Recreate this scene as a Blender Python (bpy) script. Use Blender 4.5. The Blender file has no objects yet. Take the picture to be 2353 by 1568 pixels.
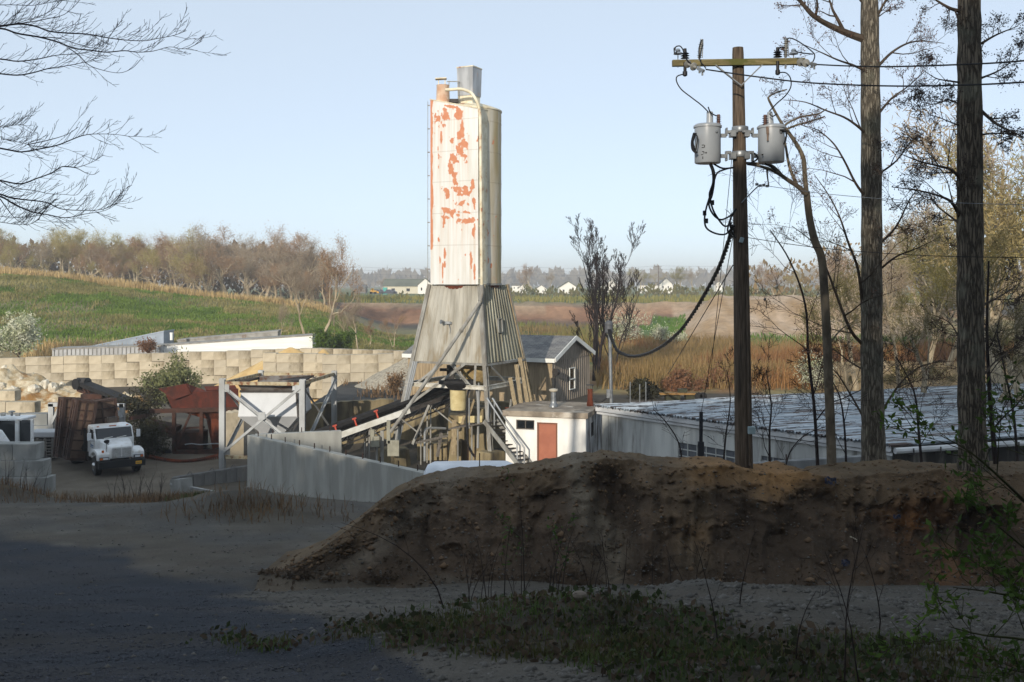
import bpy, math, random
import numpy as np
from mathutils import Vector, Matrix
R = math.radians
SC = bpy.context.scene
COL = SC.collection
# ------------------------------------------------------------------ camera, sky, sun, exposure
EYE = 10.0
FPX, CX, HY = 2306.0, 1176.5, 654.0          # focal length, centre and horizon on a 2353 px wide picture
cam = bpy.data.cameras.new('camera'); cam_o = bpy.data.objects.new('camera', cam); COL.objects.link(cam_o)
cam_o.location = (0, 0, EYE); cam_o.rotation_euler = (R(90), 0, 0)
cam.sensor_width = 36.0; cam.lens = 36.0*FPX/2353.0
cam.shift_y = -(784.0-HY)/2353.0
cam.clip_start = 0.05; cam.clip_end = 9000
SC.camera = cam_o
SUN_EL, SUN_AZ = 14.5, 198.0                  # azimuth clockwise from +Y
wd = bpy.data.worlds.new('World'); SC.world = wd; wd.use_nodes = True
nt = wd.node_tree; nt.nodes.clear()
sky = nt.nodes.new('ShaderNodeTexSky'); sky.sky_type = 'NISHITA'; sky.sun_disc = False
sky.sun_elevation = R(SUN_EL); sky.sun_rotation = R(SUN_AZ)
sky.air_density = 0.5; sky.dust_density = 0.6; sky.ozone_density = 0.9; sky.altitude = 0
bg = nt.nodes.new('ShaderNodeBackground'); bg.inputs[1].default_value = 0.15
wo = nt.nodes.new('ShaderNodeOutputWorld')
hz = nt.nodes.new('ShaderNodeHueSaturation'); hz.inputs['Saturation'].default_value = 0.85     # thin high haze pales the blue
veil = nt.nodes.new('ShaderNodeMix'); veil.data_type = 'RGBA'; veil.inputs[0].default_value = 0.7; veil.inputs[7].default_value = (2.98, 3.40, 3.72, 1)   # high thin overcast veil
nt.links.new(sky.outputs[0], hz.inputs['Color']); nt.links.new(hz.outputs[0], veil.inputs[6]); nt.links.new(veil.outputs[2], bg.inputs[0]); nt.links.new(bg.outputs[0], wo.inputs[0])
sl = bpy.data.lights.new('sun', 'SUN'); sl.energy = 2.5; sl.angle = R(0.55); sl.color = (1.0, 0.90, 0.76)
so = bpy.data.objects.new('sun', sl); COL.objects.link(so)
TO_SUN = Vector((math.sin(R(SUN_AZ))*math.cos(R(SUN_EL)), math.cos(R(SUN_AZ))*math.cos(R(SUN_EL)), math.sin(R(SUN_EL))))
so.rotation_euler = (-TO_SUN).to_track_quat('-Z', 'Y').to_euler(); so.location = (-20, -40, 60)
SC.view_settings.view_transform = 'Standard'; SC.view_settings.look = 'None'
SC.view_settings.exposure = 0.70; SC.view_settings.gamma = 1.0; SC.view_settings.use_curve_mapping = False
SC.render.engine = 'CYCLES'
SC.cycles.max_bounces = 6; SC.cycles.diffuse_bounces = 3; SC.cycles.transparent_max_bounces = 8
SC.cycles.volume_bounces = 0
SC.cycles.use_denoising = True

# ------------------------------------------------------------------ helpers
def W(u, v, D):
    "picture place (2353 px wide) at depth D -> world point"
    return Vector(((u-CX)/FPX*D, D, EYE-(v-HY)/FPX*D))
def V(*a): return Vector(a)
def s2l(c):
    c = c/255.0
    return c/12.92 if c <= 0.04045 else ((c+0.055)/1.055)**2.4
def rgb(r, g, b): return (s2l(r), s2l(g), s2l(b), 1.0)
def sstep(a, b, x):
    t = np.clip((np.asarray(x, float)-a)/(b-a), 0, 1); return t*t*(3-2*t)
def hash2(ix, iy, seed):
    n = (ix.astype(np.int64)*374761393 + iy.astype(np.int64)*668265263 + seed*974634777) & 0x7fffffff
    n = ((n ^ (n >> 13))*1274126177) & 0x7fffffff
    return ((n ^ (n >> 16)) & 0xffff)/65535.0
def vnoise(x, y, seed=0):
    x = np.asarray(x, float); y = np.asarray(y, float)
    ix = np.floor(x); iy = np.floor(y); fx = x-ix; fy = y-iy
    fx = fx*fx*(3-2*fx); fy = fy*fy*(3-2*fy)
    a = hash2(ix, iy, seed); b = hash2(ix+1, iy, seed); c = hash2(ix, iy+1, seed); d = hash2(ix+1, iy+1, seed)
    return (a+(b-a)*fx+(c-a)*fy+(a-b-c+d)*fx*fy)*2-1
def fbm(x, y, seed=0, oct=4, gain=0.5):
    s = 0; a = 1.0
    for k in range(oct):
        s = s+a*vnoise(x*(2**k), y*(2**k), seed+k*17); a *= gain
    return s

def tag(o, label=None, cat=None, group=None, kind=None):
    if label: o['label'] = label
    if cat: o['category'] = cat
    if group: o['group'] = group
    if kind: o['kind'] = kind
    return o
MATS = {}
def world_of(o):
    m = Matrix.Identity(4)
    while o is not None:
        m = Matrix.LocRotScale(o.location, o.rotation_euler, o.scale) @ m
        o = o.parent
    return m
def thing(name, label, cat, loc=(0, 0, 0), rot=0.0, group=None):
    o = bpy.data.objects.new(name, None); COL.objects.link(o); o.empty_display_size = 0.2
    o.location = loc; o.rotation_euler = (0, 0, rot) if not hasattr(rot, '__len__') else rot
    return tag(o, label, cat, group)
def copy_tree(o, parent=None):
    c = o.copy(); COL.objects.link(c)
    if parent is not None: c.parent = parent
    for ch in list(KIDS.get(o.name, [])):
        copy_tree(ch, c)
    return c
KIDS = {}
def np_mesh(name, verts, faces_list, smooth=False):
    "verts (N,3); faces_list: list of (M,k) index arrays"
    me = bpy.data.meshes.new(name)
    verts = np.ascontiguousarray(verts, dtype=np.float32)
    me.vertices.add(len(verts)); me.vertices.foreach_set('co', verts.ravel())
    fl = [np.asarray(f, dtype=np.int32) for f in faces_list if len(f)]
    tot = sum(f.size for f in fl); n = sum(len(f) for f in fl)
    me.loops.add(tot); me.polygons.add(n)
    me.loops.foreach_set('vertex_index', np.concatenate([f.ravel() for f in fl]))
    starts = []; s = 0
    for f in fl:
        k = f.shape[1]; starts.append(s+np.arange(len(f))*k); s += f.size
    me.polygons.foreach_set('loop_start', np.concatenate(starts).astype(np.int32))
    if smooth: me.polygons.foreach_set('use_smooth', np.ones(n, dtype=bool))
    me.update(calc_edges=True); me.validate()
    return me
def link_mesh(name, me, m, parent=None, loc=None):
    o = bpy.data.objects.new(name, me); COL.objects.link(o)
    if m is not None: me.materials.append(m)
    if parent is not None:
        o.parent = parent; KIDS.setdefault(parent.name, []).append(o)
    if loc is not None: o.location = loc
    return o
class MB:
    "collects shapes, linked as one mesh object"
    def __init__(s): s.v = []; s.f = []
    def add(s, vs, fs):
        n = len(s.v); s.v += [tuple(q) for q in vs]; s.f += [tuple(n+i for i in f) for f in fs]; return s
    def hexa(s, p):
        return s.add(p, [(0, 3, 2, 1), (4, 5, 6, 7), (0, 1, 5, 4), (1, 2, 6, 5), (2, 3, 7, 6), (3, 0, 4, 7)])
    def box(s, c, d, rz=0.0, rx=0.0, ry=0.0):
        m = Matrix.Rotation(rz, 3, 'Z') @ Matrix.Rotation(ry, 3, 'Y') @ Matrix.Rotation(rx, 3, 'X')
        x, y, z = d[0]/2, d[1]/2, d[2]/2; c = Vector(c)
        q = [(-x, -y, -z), (x, -y, -z), (x, y, -z), (-x, y, -z), (-x, -y, z), (x, -y, z), (x, y, z), (-x, y, z)]
        return s.hexa([c+m @ Vector(t) for t in q])
    def bar(s, a, b, w, h=None, up=(0, 0, 1)):
        "rectangular bar from a to b, w wide, h high"
        h = h or w; a = Vector(a); b = Vector(b); d = (b-a).normalized(); u = Vector(up)
        if abs(d.dot(u)) > 0.98: u = Vector((0, 1, 0))
        x = d.cross(u).normalized()*(w/2); z = x.cross(d).normalized()*(h/2)
        return s.hexa([a-x-z, a+x-z, b+x-z, b-x-z, a-x+z, a+x+z, b+x+z, b-x+z])
    def angle(s, a, b, w, t=0.012, up=(0, 0, 1)):
        "L-section steel angle"
        a = Vector(a); b = Vector(b); d = (b-a).normalized(); u = Vector(up)
        if abs(d.dot(u)) > 0.98: u = Vector((0, 1, 0))
        x = d.cross(u).normalized(); z = x.cross(d).normalized()
        s.bar(a-z*(w/2), b-z*(w/2), w, t, up); s.bar(a-x*(w/2)+z*t*0.6, b-x*(w/2)+z*t*0.6, t, w, up); return s
    def hbeam(s, a, b, w, h, t=0.02, up=(0, 0, 1)):
        "H-section steel: two flanges, a web"
        a = Vector(a); b = Vector(b); d = (b-a).normalized(); u = Vector(up)
        if abs(d.dot(u)) > 0.98: u = Vector((0, 1, 0))
        x = d.cross(u).normalized(); z = x.cross(d).normalized()
        o = z*(h/2-t/2)
        s.bar(a+o, b+o, w, t, u); s.bar(a-o, b-o, w, t, u); s.bar(a, b, t, h-2*t, u); return s
    def tube(s, pts, r, n=8, cap=True):
        pts = [Vector(p) for p in pts]; k = len(pts)
        rs = r if hasattr(r, '__len__') else [r]*k
        base = len(s.v); px = None
        for i, p in enumerate(pts):
            d = (pts[min(i+1, k-1)]-pts[max(i-1, 0)])
            d = d.normalized() if d.length > 1e-9 else Vector((0, 0, 1))
            if px is None:
                a = Vector((0, 0, 1)) if abs(d.z) < 0.9 else Vector((1, 0, 0))
                px = d.cross(a).normalized()
            px = (px-d*px.dot(d)).normalized(); py = d.cross(px)
            for j in range(n):
                t = 2*math.pi*j/n
                s.v.append(tuple(p+(px*math.cos(t)+py*math.sin(t))*rs[i]))
        for i in range(k-1):
            for j in range(n):
                a = base+i*n+j; b = base+i*n+(j+1) % n
                s.f.append((a, b, b+n, a+n))
        if cap:
            s.f.append(tuple(base+j for j in reversed(range(n)))); s.f.append(tuple(base+(k-1)*n+j for j in range(n)))
        return s
    def lathe(s, prof, n=16, c=(0, 0, 0), axis=None):
        "prof: (r, z) pairs, about +Z or about axis"
        c = Vector(c); q = Vector(axis).to_track_quat('Z', 'Y') if axis is not None else None
        base = len(s.v)
        for r, z in prof:
            for j in range(n):
                t = 2*math.pi*j/n; p = Vector((r*math.cos(t), r*math.sin(t), z))
                s.v.append(tuple(c+(q @ p if q else p)))
        for i in range(len(prof)-1):
            for j in range(n):
                a = base+i*n+j; b = base+i*n+(j+1) % n
                s.f.append((a, b, b+n, a+n))
        s.f.append(tuple(base+j for j in reversed(range(n)))); k = base+(len(prof)-1)*n
        s.f.append(tuple(k+j for j in range(n)))
        return s
    def prism(s, poly, ext):
        "closed 3-D polygon pushed along ext"
        n = len(poly); a = [Vector(p) for p in poly]; e = Vector(ext)
        return s.add(a+[p+e for p in a], [tuple(reversed(range(n))), tuple(range(n, 2*n))]+[(i, (i+1) % n, n+(i+1) % n, n+i) for i in range(n)])
    def sheet(s, a, b, c, d, t):
        "four-cornered plate of thickness t"
        a, b, c, d = map(Vector, (a, b, c, d)); n = (b-a).cross(d-a).normalized()*t
        return s.hexa([a, b, c, d, a+n, b+n, c+n, d+n])
    def ball(s, c, r, nu=10, nv=6, sq=(1, 1, 1)):
        c = Vector(c); prof = []
        base = len(s.v)
        for i in range(nv+1):
            p = math.pi*i/nv
            for j in range(nu):
                t = 2*math.pi*j/nu
                s.v.append((c.x+r*sq[0]*math.sin(p)*math.cos(t), c.y+r*sq[1]*math.sin(p)*math.sin(t), c.z+r*sq[2]*math.cos(p)))
        for i in range(nv):
            for j in range(nu):
                a = base+i*nu+j; b = base+i*nu+(j+1) % nu
                s.f.append((a, a+nu, b+nu, b))
        return s
    def build(s, name, m, parent=None, world=True, bevel=0.0, smooth=False, loc=None):
        vs = s.v
        if parent is not None and world:
            inv = world_of(parent).inverted(); vs = [tuple(inv @ Vector(p)) for p in vs]
        if parent is None and loc is not None and world:
            l = Vector(loc); vs = [tuple(Vector(p)-l) for p in vs]
        me = bpy.data.meshes.new(name); me.from_pydata(vs, [], s.f)
        if smooth:
            me.polygons.foreach_set('use_smooth', [True]*len(me.polygons))
        me.update()
        o = link_mesh(name, me, m, parent, loc if parent is None else None)
        if smooth: 
            try: me.set_sharp_from_angle(angle=R(38))
            except Exception: pass
        if bevel:
            b = o.modifiers.new('bevel', 'BEVEL'); b.width = bevel; b.segments = 2; b.limit_method = 'ANGLE'; b.angle_limit = R(40)
        return o
def arc(pts, n=8):
    "smooth curve through points (Catmull-Rom)"
    p = [Vector(q) for q in pts]; out = []
    for i in range(len(p)-1):
        a = p[max(i-1, 0)]; b = p[i]; c = p[i+1]; d = p[min(i+2, len(p)-1)]
        for k in range(n):
            t = k/n
            out.append(0.5*((2*b)+(c-a)*t+(2*a-5*b+4*c-d)*t*t+(3*b-a-3*c+d)*t**3))
    return out+[p[-1]]
def sag(a, b, s, n=16):
    a = Vector(a); b = Vector(b)
    return [a.lerp(b, i/n)-Vector((0, 0, s*4*(i/n)*(1-i/n))) for i in range(n+1)]
def solo(name, label, cat, mb, m, loc, group=None, bevel=0.0, smooth=False, kind=None):
    o = mb.build(name, m, None, True, bevel, smooth, loc); return tag(o, label, cat, group, kind)

# many thin straight pieces (twigs, stems) as one numpy mesh
def seg_arrays(segs, n):
    S = np.array([[*a, *b, ra, rb] for a, b, ra, rb in segs], float).reshape(-1, 8)
    return S
def segs_geo(S, n):
    P0 = S[:, 0:3]; P1 = S[:, 3:6]; d = P1-P0
    d = d/np.maximum(np.linalg.norm(d, axis=1, keepdims=True), 1e-9)
    ref = np.where(np.abs(d[:, 2:3]) < 0.9, np.array([[0, 0, 1.0]]), np.array([[1.0, 0, 0]]))
    x = np.cross(d, ref); x /= np.maximum(np.linalg.norm(x, axis=1, keepdims=True), 1e-9); y = np.cross(d, x)
    vs = []
    for P, r in ((P0, S[:, 6:7]), (P1, S[:, 7:8])):
        for j in range(n):
            t = 2*math.pi*j/n
            vs.append(P+(x*math.cos(t)+y*math.sin(t))*r)
    vs = np.stack(vs, 1).reshape(-1, 3)
    b = np.arange(len(S))[:, None]*(2*n)
    fs = np.concatenate([np.stack([b[:, 0]+j, b[:, 0]+(j+1) % n, b[:, 0]+n+(j+1) % n, b[:, 0]+n+j], 1) for j in range(n)])
    return vs, fs
def leaf_geo(P, size, rng, asp=0.45, vert=False):
    "small leaf quads (diamonds) at points P"
    n = len(P); sz = size*(0.6+0.8*rng.random((n, 1)))
    a = rng.normal(size=(n, 3))
    if vert: a[:, 2] = np.abs(a[:, 2])+1.2
    a /= np.linalg.norm(a, axis=1, keepdims=True)
    b = np.cross(a, rng.normal(size=(n, 3))); b /= np.maximum(np.linalg.norm(b, axis=1, keepdims=True), 1e-9)
    v = np.stack([P, P+a*sz*0.5+b*sz*asp*0.5, P+a*sz, P+a*sz*0.5-b*sz*asp*0.5], 1).reshape(-1, 3)
    i = np.arange(n)[:, None]*4
    return v, np.concatenate([i, i+1, i+2, i+3], 1)
def blades_geo(P, h, w, rng, lean=0.35, hvar=0.5):
    "grass blades: bent two-piece strips at points P"
    n = len(P); hh = h*(1-hvar+2*hvar*rng.random((n, 1))); az = rng.random((n, 1))*2*np.pi
    d = np.concatenate([np.cos(az), np.sin(az), np.zeros((n, 1))], 1); s = np.concatenate([-np.sin(az), np.cos(az), np.zeros((n, 1))], 1)
    ln = lean*hh*rng.random((n, 1)); up = np.array([[0, 0, 1.0]])
    m = P+up*hh*0.55+d*ln*0.35; t = P+up*hh+d*ln
    v = np.stack([P-s*w/2, P+s*w/2, m+s*w*0.4, m-s*w*0.4, t], 1).reshape(-1, 3)
    i = np.arange(n)[:, None]*5
    return v, np.concatenate([i, i+1, i+2, i+3], 1), np.concatenate([i+3, i+2, i+4], 1)
def join_geo(parts):
    vs = []; fs = []; o = 0
    for v, *ff in parts:
        vs.append(v); fs += [f+o for f in ff]; o += len(v)
    return np.concatenate(vs), fs

# ------------------------------------------------------------------ materials
def new_mat(name):
    m = bpy.data.materials.new(name); m.use_nodes = True
    t = m.node_tree; b = t.nodes['Principled BSDF']
    return m, t, b
def N(t, typ, **kw):
    n = t.nodes.new('ShaderNode'+typ)
    for k, v in kw.items(): setattr(n, k, v)
    return n
def L(t, a, b): t.links.new(a, b)
def mix_rgb(t, fac, a, b, mode='MIX'):
    n = N(t, 'Mix'); n.data_type = 'RGBA'; n.blend_type = mode
    for s, x in ((n.inputs[0], fac), (n.inputs[6], a), (n.inputs[7], b)):
        if hasattr(x, 'is_output') or hasattr(x, 'links'): L(t, x, s)
        elif isinstance(x, (int, float)): s.default_value = x
        else: s.default_value = x
    return n.outputs[2]
def ramp(t, x, a, b):
    n = N(t, 'MapRange'); n.interpolation_type = 'SMOOTHSTEP'; L(t, x, n.inputs[0])
    n.inputs[1].default_value = a; n.inputs[2].default_value = b; return n.outputs[0]
def math_n(t, op, a, b=0.0):
    n = N(t, 'Math', operation=op)
    for s, x in ((n.inputs[0], a), (n.inputs[1], b)):
        if isinstance(x, (int, float)): s.default_value = x
        else: L(t, x, s)
    return n.outputs[0]
def coords(t, stretch=(1, 1, 1), kind='Object', rot=(0, 0, 0)):
    c = N(t, 'TexCoord'); mp = N(t, 'Mapping'); mp.inputs['Scale'].default_value = stretch; mp.inputs['Rotation'].default_value = rot
    L(t, c.outputs[kind], mp.inputs[0]); return mp.outputs[0]
def noise(t, co, scale, detail=5, rough=0.55, dist=0.0):
    n = N(t, 'TexNoise'); L(t, co, n.inputs['Vector']); n.inputs['Scale'].default_value = scale
    n.inputs['Detail'].default_value = detail; n.inputs['Roughness'].default_value = rough; n.inputs['Distortion'].default_value = dist
    return n.outputs[0]
def mat(name, c1, c2=None, scale=4, stretch=(1, 1, 1), lo=0.35, hi=0.65, rough=0.8, metal=0.0, bump=0.0, bscale=None,
        c3=None, s3=2, t3=(0.55, 0.65), st3=(1, 1, 1), spec=0.3, detail=6, bdist=0.02, coord='Object'):
    if name in MATS: return MATS[name]
    m, t, b = new_mat(name); co = coords(t, stretch, coord)
    col = c1
    if c2 is not None:
        col = mix_rgb(t, ramp(t, noise(t, co, scale, detail), lo, hi), c1, c2)
    if c3 is not None:
        co3 = coords(t, st3, coord)
        col = mix_rgb(t, ramp(t, noise(t, co3, s3, 8, 0.65), *t3), col, c3)
    if hasattr(col, 'links'): L(t, col, b.inputs['Base Color'])
    else: b.inputs['Base Color'].default_value = col
    b.inputs['Roughness'].default_value = rough; b.inputs['Metallic'].default_value = metal
    b.inputs['Specular IOR Level'].default_value = spec
    if bump:
        bn = N(t, 'Bump'); bn.inputs['Strength'].default_value = bump; bn.inputs['Distance'].default_value = bdist
        L(t, noise(t, co, bscale or scale*4, 8, 0.6), bn.inputs['Height']); L(t, bn.outputs[0], b.inputs['Normal'])
    MATS[name] = m
    return m
# ------------------------------------------------------------------ terrain
PY = [-3000, -400, -60, -10, 0, 6.5, 16, 24, 30, 34, 41, 46, 60, 70, 76, 84]
PZ = [30, 22, 11.5, 9.0, 8.3, 7.42, 5.2, 4.2, 3.45, 2.5, 1.2, 1.2, 1.2, 1.7, 2.3, 4.4]
RU = [-2500, -900, -300, 0, 180, 310, 468, 594, 720, 900, 1100]
RZ = [14.0, 13.5, 12.4, 11.4, 10.6, 9.66, 8.14, 7.58, 7.2, 6.6, 5.0]
QY = [41, 54.6, 55.6, 66, 76, 84, 110, 150, 164, 171, 200, 6000]
QZ = [1.2, 1.2, 3.4, 3.5, 3.5, 3.4, 3.3, 3.1, 3.3, 6.85, 7.0, 7.0]
def H(x, y):
    x = np.asarray(x, float); y = np.asarray(y, float)
    uu = CX+FPX*x/np.maximum(y, 1.0)
    zl = np.interp(y, PY, PZ)
    zr = np.interp(uu, RU, RZ)
    zh = 4.4+(zr-4.4)*sstep(82, 130, y)*0.55+(zr-4.4)*np.clip((y-84)/46, 0, 1)*0.45
    zh = np.where(y > 130, zr+(7.0-zr)*sstep(131, 175, y), zh)
    zl = np.where(y > 84, zh, zl)
    zq = np.interp(y, QY, QZ)
    w = np.where(y > 84, sstep(940, 700, uu), sstep(-11.0, -13.0, x)); w = np.where(y < 46, 1.0, w)
    z = zq+(zl-zq)*w
    m = sstep(1545, 1660, uu)*sstep(2300, 1980, uu)*np.clip((y-112)/27, 0, 1)*(y > 100)
    zm = np.where(y < 140, 3.3+4.9*m, 3.3+4.9*m+(7.0-3.3-4.9*m)*sstep(141, 185, y))
    z = np.where((y > 105) & (uu > 1500), np.maximum(z, zm), z)
    # small relief
    near = sstep(60, 20, np.hypot(x, y))
    z = z+0.05*fbm(x*0.35, y*0.35, 3, 4)*near+0.02*fbm(x*2.1, y*2.1, 5, 3)*sstep(30, 8, np.hypot(x, y))
    z = z+0.28*fbm(x*0.08, y*0.08, 9, 4)*sstep(70, 90, y)*sstep(400, 200, y)
    z = z+0.30*fbm(x*0.35, y*0.35, 13, 4)*((y > 112) & (y < 175) & (uu > 760))*sstep(900, 980, uu)
    # bumps between the long wall and the drive
    z = z+0.55*np.exp(-(((x+7.3)/2.6)**2+((y-27.5)/2.2)**2))*(1+0.3*fbm(x*0.9, y*0.9, 21, 3))
    z = z+0.14*np.exp(-(((x+12.0)/2.6)**2+((y-36.0)/2.4)**2))
    z = z+0.75*np.exp(-(((x+18.6)/2.1)**2+((y-35.6)/1.5)**2))
    # grassy mound near the camera
    mu = np.exp(-(((x-1.7)/2.6)**2+((y-9.2)/2.1)**2)); z = z+0.42*mu+0.05*mu*fbm(x*1.7, y*1.7, 31, 4)
    return z
def Hs(x, y): return float(H(np.array([x]), np.array([y]))[0])
def G(u, D):
    "ground point under picture column u at depth D"
    x = (u-CX)/FPX*D; return Vector((x, D, Hs(x, D)))

def uv_of(x, y, z):
    yy = np.maximum(y, 0.5); return CX+FPX*x/yy, HY+FPX*(EYE-z)/yy
ASU = [-900, 0, 250, 330, 420, 560, 700, 850, 1000, 1300]
ASV = [1215, 1230, 1258, 1286, 1318, 1366, 1412, 1462, 1560, 1720]
GTU = [700, 780, 1000, 1150, 1300, 1500, 1700, 1900, 2353, 3000]
GTV = [1470, 1448, 1424, 1390, 1372, 1385, 1440, 1475, 1500, 1500]
GBU = [700, 780, 1000, 1200, 1350, 1500, 1700]
GBV = [1470, 1460, 1490, 1515, 1540, 1600, 1800]
def zones(x, y, z):
    u, v = uv_of(x, y, z); fr = (y > 1.5)
    n1 = fbm(x*0.5, y*0.5, 41, 4); n2 = fbm(x*1.9, y*1.9, 43, 3)
    Z = {}
    av = np.interp(u, ASU, ASV)
    Z['asph'] = np.where(fr & (y < 33), sstep(-20, 26, v-av+22*n1+12*n2), 0)*sstep(1165, 1200, v)
    Z['asph'] = np.where(y <= 1.5, 1.0*(x < 3), Z['asph'])
    gt = np.interp(u, GTU, GTV); gb = np.interp(u, GBU, GBV)
    Z['mound'] = np.where(fr & (y < 16), sstep(-14, 16, v-gt+16*n2)*sstep(30, -20, v-gb+16*n2), 0)*(1-0.7*sstep(1900, 2350, u))
    Z['path'] = np.where(fr & (y < 22), sstep(1330, 1352, v)*sstep(30, -25, v-gt+10*n2)*sstep(350, 560, u), 0)*(1-Z['asph'])
    Z['yard'] = sstep(37, 42, y)*sstep(74, 66, y)*sstep(-11.5, -14, x)
    Z['grass'] = np.where(y > 78, np.where(u < 960, sstep(80, 86, y)*sstep(160, 145, y), 0), 0)
    g2 = sstep(760, 700, v)*0
    Z['green2'] = np.where((y > 96) & (y < 116) & (u > 1700) & (u < 2330), sstep(96, 104, y), 0)
    Z['green2'] = np.maximum(Z['green2'], np.where((y > 120) & (u > 1470) & (u < 1575), sstep(120, 130, y)*sstep(163, 158, y), 0))
    Z['green2'] = np.maximum(Z['green2'], np.where((y > 84) & (y < 158) & (u > 1150) & (u < 1420), 0.55+0.4*n1, 0))
    Z['plain'] = sstep(171, 178, y)
    Z['soil'] = np.where((y > 162) & (y < 172.5) & (u > 780) & (u < 1600), 1.0, 0)
    Z['chip'] = np.where((y > 112) & (y < 190) & (u > 1545) & (u < 2150), sstep(113, 118, y)*(1-0.6*sstep(150, 180, y)), 0)
    Z['reed'] = np.where((y > 60) & (y < 160) & (u > 1120), 1.0, 0)*(1-Z['chip'])*(1-Z['green2'])
    Z['weed'] = np.exp(-(((x+12.0)/3.0)**2+((y-36.0)/2.4)**2))+np.exp(-(((x+18.8)/2.3)**2+((y-35.4)/1.6)**2))+0.8*np.exp(-(((x+6.6)/1.6)**2+((y-25.6)/1.0)**2))
    Z['tan'] = np.where((y > 60) & (y < 84) & (u > 1880) & (u < 2350), 1.0, 0)
    Z['gravel'] = np.where((y > 55.5) & (y < 66) & (x > -13) & (x < 0), 1.0, 0)
    Z['gravel'] = np.maximum(Z['gravel'], np.where(y > 1.5, sstep(0.1, 0.6, 0.3+0.7*n1), 0)*(y < 36)*0.75*(1-Z['asph']))
    return {k: np.clip(a, 0, 1) for k, a in Z.items()}, u, v, n1, n2

ph = np.concatenate([np.arange(-180, -60, 4.0), np.arange(-60, -34, 1.0), np.arange(-34, 34, 0.2), np.arange(34, 60, 1.0), np.arange(60, 180, 4.0)])
rr = np.concatenate([[0.6], 1.0*1.0235**np.arange(0, 374)]); rr = rr[rr < 6000]
PHI, RRR = np.meshgrid(np.radians(ph), rr)
gx = RRR*np.sin(PHI); gy = RRR*np.cos(PHI); gz = H(gx, gy)
Z, GU, GV, n1, n2 = zones(gx, gy, gz)
# base colours of the bare materials, blended over the sheet (linear values)
C = lambda *a: np.array(a)
col = np.ones(gx.shape+(3,))*C(.078, .069, .056)
def lay(c, w): 
    global col
    col = col*(1-w[..., None])+np.array(c)*w[..., None]
lay((.070, .069, .066), Z['gravel']); lay((.13, .112, .088), Z['yard'])
lay((.082, .074, .063), Z['path']*0.9); lay((.021, .027, .038), Z['asph']*0.97)
stk = sstep(.15, .6, fbm(gx*.22, gy*1.5, 141, 4))*(gy > 2)*(gy < 34)*(1-.6*Z['asph']); lay((.075, .062, .05), stk*.55)
stk2 = sstep(.25, .6, fbm(gx*.3+5, gy*1.9, 143, 4))*(gy > 2)*(gy < 34)*(1-Z['asph']); lay((.14, .13, .115), stk2*.4)
lay((.040, .034, .024), Z['mound']*0.9); lay((.075, .062, .04), Z['weed']*0.85)
grn = C(.10, .145, .035); dry = C(.25, .21, .12)
hw = sstep(-0.45, 0.65, fbm(gx*0.045, gy*0.07, 51, 5)+0.25*fbm(gx*0.4, gy*0.3, 53, 3)+0.15)
hillc = grn*(1-hw[..., None])+dry*hw[..., None]
hw2 = sstep(92, 83, gy)*0.8; hillc = hillc*(1-hw2[..., None])+C(.33, .25, .11)*hw2[..., None]
crest = sstep(124, 129, gy)*0.7; hillc = hillc*(1-crest[..., None])+dry*crest[..., None]
col = np.where(Z['grass'][..., None] > 0, col*(1-Z['grass'][..., None])+hillc*Z['grass'][..., None], col)
reedc = C(.24, .145, .07)*(1-sstep(-.3, .5, n1)[..., None])+C(.26, .21, .10)*sstep(-.3, .5, n1)[..., None]
col = col*(1-Z['reed'][..., None])+reedc*Z['reed'][..., None]
lay((.09, .16, .035), Z['green2']*0.9)
sw = sstep(-.1, .35, fbm(gx*.06, gy*.3, 57, 3)); soilc = C(.19, .10, .06)*(1-sw[..., None])+C(.34, .20, .12)*sw[..., None]
col = col*(1-Z['soil'][..., None])+soilc*Z['soil'][..., None]; lay((.36, .27, .18), np.where((gy > 169.5) & (gy < 175) & (GU > 780) & (GU < 1600), .8, 0)); 
chipc = C(.46, .325, .205)+0.09*(fbm(gx*.5, gy*.25, 58, 4))[..., None]; col = col*(1-Z['chip'][..., None])+chipc*Z['chip'][..., None]
lay((.13, .16, .06), Z['plain']*(1-Z['chip'])); lay((.40, .27, .13), Z['tan']*0.9)
nr, nc = gx.shape
vid = np.arange(nr*nc).reshape(nr, nc)
a = vid[:-1, :]; b = vid[1:, :]
quad = np.stack([a, b, np.roll(b, -1, 1), np.roll(a, -1, 1)], -1)          # closed ring of quads
def fmask(m): 
    m = m.astype(float); return (m[:-1]+m[1:]+np.roll(m[:-1], -1, 1)+np.roll(m[1:], -1, 1))/4 > 0.5
zone = np.zeros(quad.shape[:2], int)
zone[fmask(Z['asph'] > 0.5)] = 1
zone[fmask((Z['path'] > 0.5) & (Z['asph'] < 0.5))] = 2
zone[fmask((gy > 83) & (gy < 150) & (GU < 900))] = 3
zone[fmask(Z['soil'] > 0.5)] = 4
zone[fmask(Z['chip'] > 0.3)] = 5
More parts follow.
